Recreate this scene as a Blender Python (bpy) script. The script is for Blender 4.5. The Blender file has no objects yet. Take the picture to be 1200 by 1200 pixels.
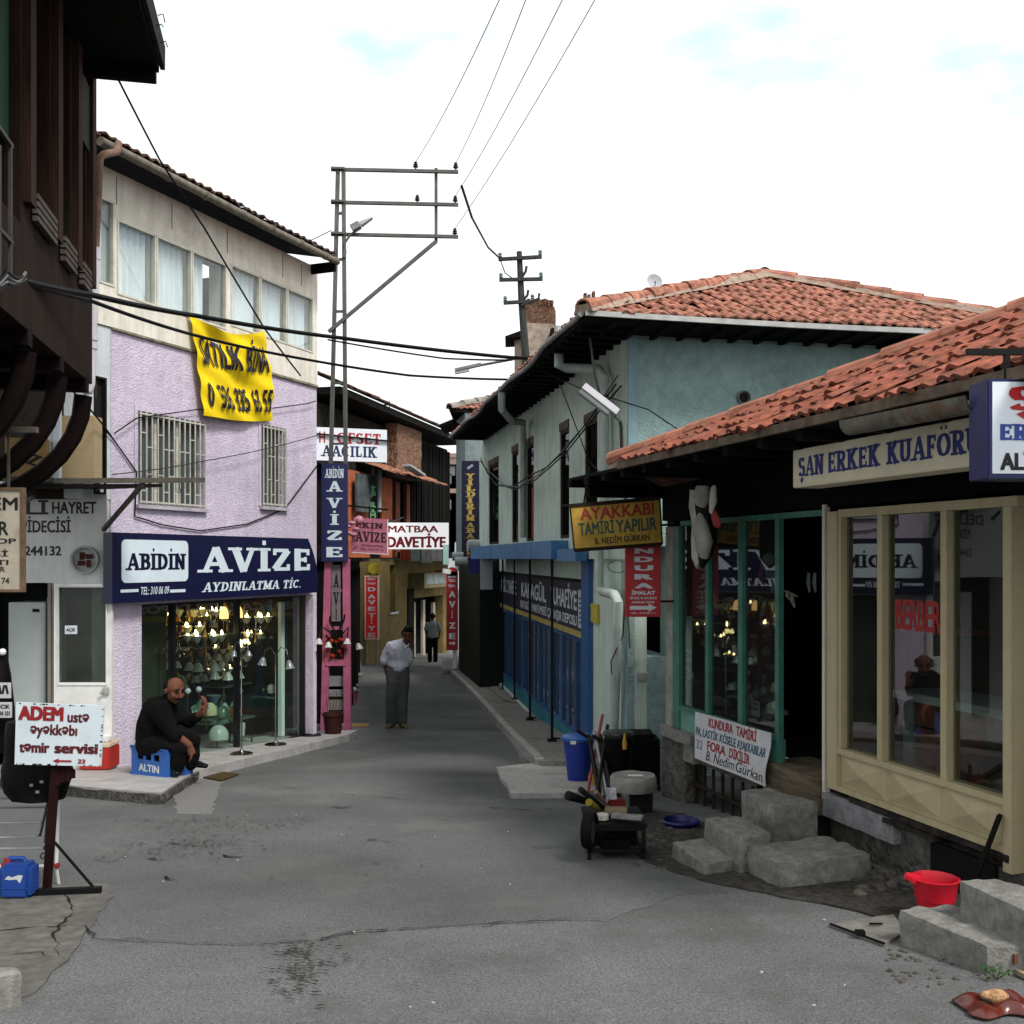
import bpy, bmesh, math, random
from mathutils import Vector, Matrix, noise as mnoise
R = math.radians
rnd = random.Random(7)
S = bpy.context.scene
COL = S.collection

# ---------------------------------------------------------------- camera, sky, sun, exposure
F, CX, HY, EYE = 1200.0, 600.0, 655.0, 1.6      # focal length and principal point in the 1200 px frame
cd = bpy.data.cameras.new('camera'); cam = bpy.data.objects.new('camera', cd); COL.objects.link(cam)
cd.sensor_fit = 'HORIZONTAL'; cd.sensor_width = 36.0; cd.lens = 36.0
cd.shift_y = (HY - 600.0) / 1200.0
cd.clip_start = 0.05; cd.clip_end = 2000.0
cam.location = (0, 0, EYE); cam.rotation_euler = (R(90), 0, 0)
S.camera = cam

SUN_EL, SUN_AZ = R(50), R(137)     # azimuth measured from +Y (view direction) towards +X (right)
W = bpy.data.worlds.new('World'); S.world = W; W.use_nodes = True
nt = W.node_tree; nt.nodes.clear()
wo = nt.nodes.new('ShaderNodeOutputWorld'); bg = nt.nodes.new('ShaderNodeBackground')
sky = nt.nodes.new('ShaderNodeTexSky'); sky.sky_type = 'NISHITA'; sky.sun_disc = False
sky.sun_elevation = SUN_EL; sky.sun_rotation = SUN_AZ
tc = nt.nodes.new('ShaderNodeTexCoord'); mp = nt.nodes.new('ShaderNodeMapping')
mp.inputs['Scale'].default_value = (1.0, 1.0, 2.6); mp.inputs['Location'].default_value = (0.425, 0.133, -0.31)
ns = nt.nodes.new('ShaderNodeTexNoise'); ns.inputs['Scale'].default_value = 3.1; ns.inputs['Detail'].default_value = 7; ns.inputs['Roughness'].default_value = 0.55
cr = nt.nodes.new('ShaderNodeValToRGB')
cr.color_ramp.elements[0].position = 0.29; cr.color_ramp.elements[0].color = (0, 0, 0, 1)
cr.color_ramp.elements[1].position = 0.43; cr.color_ramp.elements[1].color = (1, 1, 1, 1)
mx = nt.nodes.new('ShaderNodeMixRGB'); mx.inputs['Color2'].default_value = (7.3, 7.4, 7.5, 1)
sm = nt.nodes.new('ShaderNodeMixRGB'); sm.blend_type = 'ADD'; sm.inputs['Fac'].default_value = 1.0; sm.inputs['Color2'].default_value = (2.3, 3.9, 3.9, 1)
nt.links.new(tc.outputs['Generated'], mp.inputs['Vector']); nt.links.new(mp.outputs['Vector'], ns.inputs['Vector'])
nt.links.new(ns.outputs['Fac'], cr.inputs['Fac']); nt.links.new(cr.outputs['Color'], mx.inputs['Fac'])
nt.links.new(sky.outputs['Color'], sm.inputs['Color1']); nt.links.new(sm.outputs['Color'], mx.inputs['Color1'])
nt.links.new(mx.outputs['Color'], bg.inputs['Color']); bg.inputs['Strength'].default_value = 0.1
nt.links.new(bg.outputs['Background'], wo.inputs['Surface'])

sl = bpy.data.lights.new('sun', 'SUN'); sun = bpy.data.objects.new('sun', sl); COL.objects.link(sun)
sl.energy = 2.0; sl.angle = R(15); sl.color = (1.0, 0.96, 0.90)
d = Vector((math.sin(SUN_AZ) * math.cos(SUN_EL), math.cos(SUN_AZ) * math.cos(SUN_EL), math.sin(SUN_EL)))
sun.rotation_euler = (-d).to_track_quat('-Z', 'Y').to_euler(); sun.location = (8, -4, 30)

vs = S.view_settings
S.display_settings.display_device = 'sRGB'
vs.view_transform = 'Standard'; vs.look = 'None'; vs.gamma = 1.0; vs.exposure = 0.75; vs.use_curve_mapping = False
S.cycles.use_denoising = True; S.cycles.max_bounces = 8; S.cycles.transparent_max_bounces = 16
S.cycles.diffuse_bounces = 2; S.cycles.glossy_bounces = 4; S.cycles.sample_clamp_indirect = 4.0
S.cycles.caustics_reflective = False; S.cycles.caustics_refractive = False

# ---------------------------------------------------------------- materials
MATS = {}
KEEP = ('asphalt', 'concrete', 'left_pav', 'step_c', 'skin', 'pole', 'far_')
def mat(key, col, rough=0.8, var=0.18, scale=6.0, bump=0.0, bscale=60.0, metal=0.0, streak=0.0, stain=None, stain_amt=0.0,
        stain_scale=1.6, spec=0.12, stretch=None, emit=None, es=0.0, bdist=0.01, stain_pos=0.52, blotch=0.0, blotch_scale=.9):
    if key in MATS: return MATS[key]
    m = bpy.data.materials.new(key); m.use_nodes = True; t = m.node_tree; N = t.nodes; L = t.links
    p = N['Principled BSDF']
    p.inputs['Roughness'].default_value = rough; p.inputs['Metallic'].default_value = metal
    p.inputs['Specular IOR Level'].default_value = spec
    mc_ = max(col[:3])
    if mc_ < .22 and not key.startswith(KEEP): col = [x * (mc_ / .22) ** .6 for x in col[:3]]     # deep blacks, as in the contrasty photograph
    c = Vector(col[:3])
    tcn = N.new('ShaderNodeTexCoord'); mpn = N.new('ShaderNodeMapping'); L.new(tcn.outputs['Object'], mpn.inputs['Vector'])
    if stretch: mpn.inputs['Scale'].default_value = stretch
    n1 = N.new('ShaderNodeTexNoise'); n1.inputs['Scale'].default_value = scale; n1.inputs['Detail'].default_value = 6
    n1.inputs['Roughness'].default_value = 0.65
    L.new(mpn.outputs['Vector'], n1.inputs['Vector'])
    rp = N.new('ShaderNodeValToRGB'); e = rp.color_ramp.elements
    lo = [max(0, x * (1 - var * 1.3)) for x in c]; hi = [min(1, x * (1 + var)) for x in c]
    e[0].position = 0.3; e[0].color = (*lo, 1); e[1].position = 0.7; e[1].color = (*hi, 1)
    L.new(n1.outputs['Fac'], rp.inputs['Fac'])
    out = rp.outputs['Color']
    if streak > 0:
        m2 = N.new('ShaderNodeMapping'); m2.inputs['Scale'].default_value = (9, 9, 0.7); L.new(tcn.outputs['Object'], m2.inputs['Vector'])
        n2 = N.new('ShaderNodeTexNoise'); n2.inputs['Scale'].default_value = 1.3; n2.inputs['Detail'].default_value = 5
        L.new(m2.outputs['Vector'], n2.inputs['Vector'])
        r2 = N.new('ShaderNodeValToRGB'); r2.color_ramp.elements[0].position = 0.42; r2.color_ramp.elements[1].position = 0.75
        r2.color_ramp.elements[0].color = (0, 0, 0, 1); r2.color_ramp.elements[1].color = (streak, streak, streak, 1)
        L.new(n2.outputs['Fac'], r2.inputs['Fac'])
        mm = N.new('ShaderNodeMixRGB'); mm.inputs['Color2'].default_value = (*(stain if stain else [x * 0.35 for x in c]), 1)
        L.new(r2.outputs['Color'], mm.inputs['Fac']); L.new(out, mm.inputs['Color1']); out = mm.outputs['Color']
    if stain_amt > 0:
        n3 = N.new('ShaderNodeTexNoise'); n3.inputs['Scale'].default_value = stain_scale; n3.inputs['Detail'].default_value = 8
        n3.inputs['Roughness'].default_value = 0.7; L.new(tcn.outputs['Object'], n3.inputs['Vector'])
        r3 = N.new('ShaderNodeValToRGB'); r3.color_ramp.elements[0].position = stain_pos; r3.color_ramp.elements[1].position = stain_pos + 0.16
        r3.color_ramp.elements[0].color = (0, 0, 0, 1); r3.color_ramp.elements[1].color = (stain_amt,) * 3 + (1,)
        L.new(n3.outputs['Fac'], r3.inputs['Fac'])
        mm = N.new('ShaderNodeMixRGB'); mm.inputs['Color2'].default_value = (*(stain if stain else [x * 0.35 for x in c]), 1)
        L.new(r3.outputs['Color'], mm.inputs['Fac']); L.new(out, mm.inputs['Color1']); out = mm.outputs['Color']
    if blotch > 0:
        n4 = N.new('ShaderNodeTexNoise'); n4.inputs['Scale'].default_value = blotch_scale; n4.inputs['Detail'].default_value = 5; n4.inputs['Roughness'].default_value = .6; L.new(tcn.outputs['Object'], n4.inputs['Vector'])
        r4 = N.new('ShaderNodeValToRGB'); r4.color_ramp.elements[0].position = .35; r4.color_ramp.elements[1].position = .65
        r4.color_ramp.elements[0].color = (1 - blotch,) * 3 + (1,); r4.color_ramp.elements[1].color = (1 + blotch * .6,) * 3 + (1,); L.new(n4.outputs['Fac'], r4.inputs['Fac'])
        mm = N.new('ShaderNodeMixRGB'); mm.blend_type = 'MULTIPLY'; mm.inputs['Fac'].default_value = 1; L.new(out, mm.inputs['Color1']); L.new(r4.outputs['Color'], mm.inputs['Color2']); out = mm.outputs['Color']
    L.new(out, p.inputs['Base Color'])
    if bump > 0:
        nb = N.new('ShaderNodeTexNoise'); nb.inputs['Scale'].default_value = bscale; nb.inputs['Detail'].default_value = 4
        L.new(mpn.outputs['Vector'], nb.inputs['Vector'])
        b = N.new('ShaderNodeBump'); b.inputs['Strength'].default_value = bump; b.inputs['Distance'].default_value = bdist
        L.new(nb.outputs['Fac'], b.inputs['Height']); L.new(b.outputs['Normal'], p.inputs['Normal'])
    if emit:
        p.inputs['Emission Color'].default_value = (*emit, 1); p.inputs['Emission Strength'].default_value = es
    MATS[key] = m
    return m

def glass_mat(key, tint=(0.75, 0.8, 0.78), refl=1.0, dirt=0.06):
    if key in MATS: return MATS[key]
    m = bpy.data.materials.new(key); m.use_nodes = True; t = m.node_tree; N = t.nodes; L = t.links
    N.clear(); o = N.new('ShaderNodeOutputMaterial')
    tr = N.new('ShaderNodeBsdfTransparent'); tr.inputs['Color'].default_value = (*tint, 1)
    gl = N.new('ShaderNodeBsdfGlossy'); gl.inputs['Roughness'].default_value = 0.015; gl.inputs['Color'].default_value = (refl, refl, refl, 1)
    df = N.new('ShaderNodeBsdfDiffuse'); df.inputs['Color'].default_value = (0.25, 0.26, 0.25, 1)
    fr = N.new('ShaderNodeFresnel'); fr.inputs['IOR'].default_value = 1.5
    mul = N.new('ShaderNodeMath'); mul.operation = 'MULTIPLY_ADD'; mul.inputs[1].default_value = 1.5; mul.inputs[2].default_value = 0.02
    L.new(fr.outputs['Fac'], mul.inputs[0])
    ge = N.new('ShaderNodeNewGeometry'); inv = N.new('ShaderNodeMath'); inv.operation = 'SUBTRACT'; inv.inputs[0].default_value = 1.0; L.new(ge.outputs['Backfacing'], inv.inputs[1])
    m3 = N.new('ShaderNodeMath'); m3.operation = 'MULTIPLY'; L.new(mul.outputs[0], m3.inputs[0]); L.new(inv.outputs[0], m3.inputs[1])
    a = N.new('ShaderNodeMixShader'); L.new(m3.outputs[0], a.inputs['Fac']); L.new(tr.outputs[0], a.inputs[1]); L.new(gl.outputs[0], a.inputs[2])
    nz = N.new('ShaderNodeTexNoise'); nz.inputs['Scale'].default_value = 3.0; nz.inputs['Detail'].default_value = 6
    tcn = N.new('ShaderNodeTexCoord'); L.new(tcn.outputs['Object'], nz.inputs['Vector'])
    mr = N.new('ShaderNodeMath'); mr.operation = 'MULTIPLY'; mr.inputs[1].default_value = dirt; L.new(nz.outputs['Fac'], mr.inputs[0])
    b = N.new('ShaderNodeMixShader'); L.new(mr.outputs[0], b.inputs['Fac']); L.new(a.outputs[0], b.inputs[1]); L.new(df.outputs[0], b.inputs[2])
    L.new(b.outputs[0], o.inputs['Surface'])
    MATS[key] = m
    return m

def paint(key, col, rough=0.45, **k): 
    k.setdefault('var', 0.1); k.setdefault('spec', 0.4)
    return mat(key, col, rough, **k)

# ---------------------------------------------------------------- ground profile
PROF = [(-30, 0.5), (0, .12), (3.5, 0), (8, -.40), (11, -.67), (12.5, -.80), (16, -1.03), (21, -1.12), (26, -1.18), (30, -1.38), (36, -1.65), (60, -2.4), (300, -4), (900, -6)]
def gz(y):
    if y <= PROF[0][0]: return PROF[0][1]
    for (a, za), (b, zb) in zip(PROF, PROF[1:]):
        if y <= b:
            return za + (zb - za) * (y - a) / (b - a)
    return PROF[-1][1]

def pt(px, py, Y): return Vector(((px - CX) * Y / F, Y, EYE - (py - HY) * Y / F))
def gp(px, py, h=0.0):
    "point where the line of sight through a pixel meets the ground raised by h"
    lo, hi = 1.5, 80.0
    f = lambda Y: (EYE - (py - HY) * Y / F) - (gz(Y) + h)
    Y = lo; step = 0.05
    while Y < hi and f(Y) > 0: Y += step
    lo, hi = Y - step, Y
    for _ in range(30):
        mid = (lo + hi) / 2
        if f(mid) > 0: lo = mid
        else: hi = mid
    return pt(px, py, (lo + hi) / 2)
def zp(px, py, z):
    "point where the line of sight meets a level plane"
    Y = (EYE - z) * F / (py - HY)
    return pt(px, py, Y)

class Wall:
    def __init__(s, A, u, n):
        s.A = Vector((A[0], A[1])); s.u = Vector(u).normalized(); s.n = Vector(n).normalized()
    def t(s, px, n=0.0):
        k = (px - CX) / F; A = s.A + s.n * n
        return (k * A.y - A.x) / (s.u.x - k * s.u.y)
    def z(s, px, py, n=0.0):
        t = s.t(px, n); Y = s.A.y + s.n.y * n + s.u.y * t
        return EYE - (py - HY) * Y / F
    def w(s, t, n, z):
        p = s.A + s.u * t + s.n * n
        return Vector((p.x, p.y, z))
    def p(s, px, py, n=0.0): return s.w(s.t(px, n), n, s.z(px, py, n))

# ---------------------------------------------------------------- mesh builder
class MB:
    def __init__(s): s.v = []; s.f = []; s.mi = []; s.cur = 0; s.st = []; s.brk = []
    def add(s, vs, fs):
        s.st.append((len(s.v), len(s.f)))
        o = len(s.v); s.v += [Vector(x) for x in vs]; s.f += [tuple(i + o for i in f) for f in fs]; s.mi += [s.cur] * len(fs)
        return s
    def hexa(s, p):   # p: 4 bottom corners (ccw) then 4 top
        return s.add(p, [(0, 3, 2, 1), (4, 5, 6, 7), (0, 1, 5, 4), (1, 2, 6, 5), (2, 3, 7, 6), (3, 0, 4, 7)])
    def wbox(s, w, t0, t1, n0, n1, z0, z1):
        if t0 > t1: t0, t1 = t1, t0
        if n0 > n1: n0, n1 = n1, n0
        P = [w.w(t0, n1, z0), w.w(t1, n1, z0), w.w(t1, n0, z0), w.w(t0, n0, z0), w.w(t0, n1, z1), w.w(t1, n1, z1), w.w(t1, n0, z1), w.w(t0, n0, z1)]
        return s.hexa(P)
    def box(s, c, size, rz=0.0, rot=None):
        m = rot if rot else Matrix.Rotation(rz, 3, 'Z'); h = [x / 2 for x in size]; c = Vector(c)
        P = [c + m @ Vector((x * h[0], y * h[1], z * h[2])) for z in (-1, 1) for x, y in ((-1, -1), (1, -1), (1, 1), (-1, 1))]
        return s.hexa(P)
    def bar(s, a, b, w, d=None, up=(0, 0, 1)):
        a, b = Vector(a), Vector(b); d = d or w; ax = (b - a).normalized(); up = Vector(up)
        if abs(ax.dot(up)) > .98: up = Vector((0, 1, 0))
        x = ax.cross(up).normalized() * w / 2; y = x.cross(ax).normalized() * d / 2
        return s.hexa([a - x - y, a + x - y, b + x - y, b - x - y, a - x + y, a + x + y, b + x + y, b - x + y])
    def tube(s, pts, r, seg=8, cap=True):
        pts = [Vector(p) for p in pts]; n = len(pts); rs = r if isinstance(r, (list, tuple)) else [r] * n
        vs = []; fs = []; prev = None
        for i, p in enumerate(pts):
            a = pts[max(0, i - 1)]; b = pts[min(n - 1, i + 1)]; ax = (b - a)
            if ax.length < 1e-9: ax = Vector((0, 0, 1))
            ax.normalize()
            if prev is None:
                up = Vector((0, 0, 1)) if abs(ax.z) < .9 else Vector((0, 1, 0))
                x = ax.cross(up).normalized()
            else:
                x = (prev - ax * prev.dot(ax))
                x = x.normalized() if x.length > 1e-6 else ax.orthogonal().normalized()
            prev = x; y = ax.cross(x)
            for k in range(seg):
                th = 2 * math.pi * k / seg; q = rs[i]
                rx, ry = q if isinstance(q, tuple) else (q, q)
                vs.append(p + x * math.cos(th) * rx + y * math.sin(th) * ry)
        for i in range(n - 1):
            for k in range(seg):
                k2 = (k + 1) % seg
                fs.append((i * seg + k, i * seg + k2, (i + 1) * seg + k2, (i + 1) * seg + k))
        if cap:
            fs.append(tuple(range(seg - 1, -1, -1))); fs.append(tuple((n - 1) * seg + k for k in range(seg)))
        return s.add(vs, fs)
    def lathe(s, prof, c=(0, 0, 0), seg=20, axis=(0, 0, 1), wav=0.0, nw=6, cap=True):
        c = Vector(c); ax = Vector(axis).normalized(); x = ax.orthogonal().normalized(); y = ax.cross(x); vs = []; fs = []; n = len(prof)
        for i, (r, z) in enumerate(prof):
            for k in range(seg):
                th = 2 * math.pi * k / seg; rr = r * (1 + wav * (i / max(1, n - 1)) * math.cos(nw * th))
                vs.append(c + x * rr * math.cos(th) + y * rr * math.sin(th) + ax * z)
        for i in range(n - 1):
            for k in range(seg):
                k2 = (k + 1) % seg
                fs.append((i * seg + k, i * seg + k2, (i + 1) * seg + k2, (i + 1) * seg + k))
        if cap: fs.append(tuple(range(seg - 1, -1, -1))); fs.append(tuple((n - 1) * seg + k for k in range(seg)))
        return s.add(vs, fs)
    def ball(s, c, r, seg=14, rings=9, sq=(1, 1, 1)):
        c = Vector(c); vs = []; fs = []
        for i in range(1, rings):
            ph = math.pi * i / rings
            for k in range(seg):
                th = 2 * math.pi * k / seg
                vs.append(c + Vector((r * sq[0] * math.sin(ph) * math.cos(th), r * sq[1] * math.sin(ph) * math.sin(th), -r * sq[2] * math.cos(ph))))
        b = len(vs); vs.append(c + Vector((0, 0, -r * sq[2]))); vs.append(c + Vector((0, 0, r * sq[2])))
        for i in range(rings - 2):
            for k in range(seg):
                k2 = (k + 1) % seg
                fs.append((i * seg + k, i * seg + k2, (i + 1) * seg + k2, (i + 1) * seg + k))
        for k in range(seg):
            k2 = (k + 1) % seg
            fs.append((b, k2, k)); fs.append((b + 1, (rings - 2) * seg + k, (rings - 2) * seg + k2))
        return s.add(vs, fs)
    def prism(s, poly, z0, z1):     # poly: list of (x,y); z0/z1 numbers or functions of (x,y)
        f0 = z0 if callable(z0) else (lambda x, y: z0); f1 = z1 if callable(z1) else (lambda x, y: z1)
        n = len(poly); area = sum(poly[i][0] * poly[(i + 1) % n][1] - poly[(i + 1) % n][0] * poly[i][1] for i in range(n))
        if area < 0: poly = poly[::-1]
        vs = [(x, y, f0(x, y)) for x, y in poly] + [(x, y, f1(x, y)) for x, y in poly]
        return s.add(vs, [tuple(range(n - 1, -1, -1)), tuple(range(n, 2 * n))] + [(i, (i + 1) % n, n + (i + 1) % n, n + i) for i in range(n)])
    def grid(s, fn, nu, nv):
        vs = [fn(i / nu, j / nv) for j in range(nv + 1) for i in range(nu + 1)]
        fs = [(j * (nu + 1) + i, j * (nu + 1) + i + 1, (j + 1) * (nu + 1) + i + 1, (j + 1) * (nu + 1) + i) for j in range(nv) for i in range(nu)]
        return s.add(vs, fs)
    def sheet(s, fn, nu, nv, th, nrm):
        "closed thin solid following fn(u,v), thickness th along nrm"
        nrm = Vector(nrm).normalized() * th
        a = len(s.v); s.grid(fn, nu, nv); b = len(s.v); s.grid(lambda u, v: Vector(fn(1 - u, v)) - nrm, nu, nv)
        W1 = nu + 1
        idx = [i for i in range(W1)] + [j * W1 + nu for j in range(1, nv + 1)] + [nv * W1 + i for i in range(nu - 1, -1, -1)] + [j * W1 for j in range(nv - 1, 0, -1)]
        opp = lambda q: (q // W1) * W1 + (nu - q % W1)
        m = len(idx)
        for q in range(m):
            i, k = idx[q], idx[(q + 1) % m]
            s.f.append((a + k, a + i, b + opp(i), b + opp(k))); s.mi.append(s.cur)
        return s
    def holed(s, w, t0, t1, z0, z1, holes, depth, n=0.0):
        "upright wall slab of given depth with rectangular openings"
        ts = sorted({t0, t1, *[x for h in holes for x in h[:2] if t0 < x < t1]}); zs = sorted({z0, z1, *[x for h in holes for x in h[2:] if z0 < x < z1]})
        inh = lambda t, z: any(h[0] < t < h[1] and h[2] < z < h[3] for h in holes)
        solid = {}
        for i in range(len(ts) - 1):
            for j in range(len(zs) - 1):
                solid[i, j] = not inh((ts[i] + ts[i + 1]) / 2, (zs[j] + zs[j + 1]) / 2)
        n0, n1 = n - depth, n
        for (i, j), ok in solid.items():
            if not ok: continue
            a, b, c, e = ts[i], ts[i + 1], zs[j], zs[j + 1]
            s.add([w.w(a, n1, c), w.w(b, n1, c), w.w(b, n1, e), w.w(a, n1, e)], [(0, 1, 2, 3)])
            s.add([w.w(b, n0, c), w.w(a, n0, c), w.w(a, n0, e), w.w(b, n0, e)], [(0, 1, 2, 3)])
            if not solid.get((i - 1, j)): s.add([w.w(a, n0, c), w.w(a, n1, c), w.w(a, n1, e), w.w(a, n0, e)], [(0, 1, 2, 3)])
            if not solid.get((i + 1, j)): s.add([w.w(b, n1, c), w.w(b, n0, c), w.w(b, n0, e), w.w(b, n1, e)], [(0, 1, 2, 3)])
            if not solid.get((i, j - 1)): s.add([w.w(a, n0, c), w.w(b, n0, c), w.w(b, n1, c), w.w(a, n1, c)], [(0, 1, 2, 3)])
            if not solid.get((i, j + 1)): s.add([w.w(a, n1, e), w.w(b, n1, e), w.w(b, n0, e), w.w(a, n0, e)], [(0, 1, 2, 3)])
        return s
    def frame(s, w, t0, t1, z0, z1, n0, n1, b, bb=None):
        bb = bb or b
        s.wbox(w, t0, t0 + b, n0, n1, z0, z1); s.wbox(w, t1 - b, t1, n0, n1, z0, z1)
        s.wbox(w, t0 + b, t1 - b, n0, n1 - .001, z1 - b, z1); s.wbox(w, t0 + b, t1 - b, n0, n1 - .001, z0, z0 + bb)
        return s
    def build(s, name, m, parent=None, split=False, **k):
        cuts = s.st if split else s.brk if name == 'lettering' else []
        if len(cuts) < 2: return s.build1(name, m, parent, **k)
        cuts = [(0, 0)] + cuts[1:] + [(len(s.v), len(s.f))]
        for (v0, f0), (v1, f1) in zip(cuts, cuts[1:]):
            b = MB(); b.v = s.v[v0:v1]; b.f = [tuple(i - v0 for i in f) for f in s.f[f0:f1]]; b.mi = [0] * (f1 - f0); o = b.build1(name, m, parent, **k)
        return o
    def build1(s, name, m, parent=None, smooth=False, bevel=0.0, rough=0.0, rscale=6.0, sub=0, origin=None, soft=0):
        if not s.v: raise ValueError(name)
        lo = Vector((min(v.x for v in s.v), min(v.y for v in s.v), min(v.z for v in s.v))); hi = Vector((max(v.x for v in s.v), max(v.y for v in s.v), max(v.z for v in s.v)))
        if parent is not None:
            org = parent['_o']
        else:
            org = origin if origin is not None else Vector(((lo.x + hi.x) / 2, (lo.y + hi.y) / 2, lo.z))
        org = Vector(org)
        me = bpy.data.meshes.new(name); me.from_pydata([v - org for v in s.v], [], s.f)
        ms = m if isinstance(m, (list, tuple)) else [m]
        for x in ms: me.materials.append(x)
        if len(ms) > 1: me.polygons.foreach_set('material_index', s.mi)
        if bevel or sub or rough:
            bm = bmesh.new(); bm.from_mesh(me)
            bmesh.ops.remove_doubles(bm, verts=bm.verts, dist=1e-5)
            if bevel: bmesh.ops.bevel(bm, geom=bm.edges[:], offset=bevel, segments=2, affect='EDGES', clamp_overlap=True)
            if sub: bmesh.ops.subdivide_edges(bm, edges=bm.edges[:], cuts=sub, use_grid_fill=True)
            for _ in range(soft): bmesh.ops.smooth_vert(bm, verts=bm.verts[:], factor=.5, use_axis_x=True, use_axis_y=True, use_axis_z=True)
            if rough:
                bm.normal_update()
                for v in bm.verts:
                    q = (v.co + org) * rscale
                    v.co += v.normal * (mnoise.noise(q) * .65 + mnoise.noise(q * 2.7) * .35) * rough
            bmesh.ops.recalc_face_normals(bm, faces=bm.faces[:])
            bm.to_mesh(me); bm.free()
        if smooth:
            me.polygons.foreach_set('use_smooth', [True] * len(me.polygons))
            try: me.set_sharp_from_angle(angle=R(42))
            except Exception: pass
        me.update(); me.validate()
        o = bpy.data.objects.new(name, me); COL.objects.link(o)
        if parent is not None: o.parent = parent; o['_o'] = org
        else: o.location = org; o['_o'] = org
        return o

def tag(o, label=None, cat=None, group=None, kind=None):
    if label: o['label'] = label
    if cat: o['category'] = cat
    if group: o['group'] = group
    if kind: o['kind'] = kind
    return o
def thing(name, label, cat, loc, group=None):
    o = bpy.data.objects.new(name, None); COL.objects.link(o); o.location = Vector(loc); o['_o'] = Vector(loc); o.empty_display_size = .1
    return tag(o, label, cat, group)
def copy_tree(o, parent=None, loc=None, rz=None):
    c = o.copy(); COL.objects.link(c); c.parent = parent
    if loc is not None: c.location = loc; c['_o'] = Vector(loc)
    if rz is not None: c.rotation_euler = (0, 0, rz)
    for ch in list(o.children): copy_tree(ch, c)
    return c

# ---------------------------------------------------------------- lettering
_tc = {}
def text_raw(s, bold=0.0, shear=0.0):
    key = (s, bold, shear)
    if key in _tc: return _tc[key]
    cu = bpy.data.curves.new('t', 'FONT'); cu.body = s; cu.size = 1.0; cu.shear = shear; cu.resolution_u = 3; cu.fill_mode = 'FRONT'
    ob = bpy.data.objects.new('t', cu); COL.objects.link(ob)
    dg = bpy.context.evaluated_depsgraph_get(); dg.update()
    me = bpy.data.meshes.new_from_object(ob.evaluated_get(dg))
    v0 = [(v.co.x, v.co.y) for v in me.vertices]; f0 = [tuple(p.vertices) for p in me.polygons]; vs = []; fs = []
    b_ = max(0, bold)
    for k, (dx, dy) in enumerate(((0, 0), (-b_, -b_ * .6), (b_, b_ * .6), (-b_, b_ * .6), (b_, -b_ * .6)) if b_ else ((0, 0),)):
        o = len(vs); vs += [(x + dx, y + dy, k * .00015) for x, y in v0]; fs += [tuple(i + o for i in f) for f in f0]
    bpy.data.objects.remove(ob); bpy.data.curves.remove(cu); bpy.data.meshes.remove(me)
    _tc[key] = (vs, fs); return vs, fs

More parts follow.
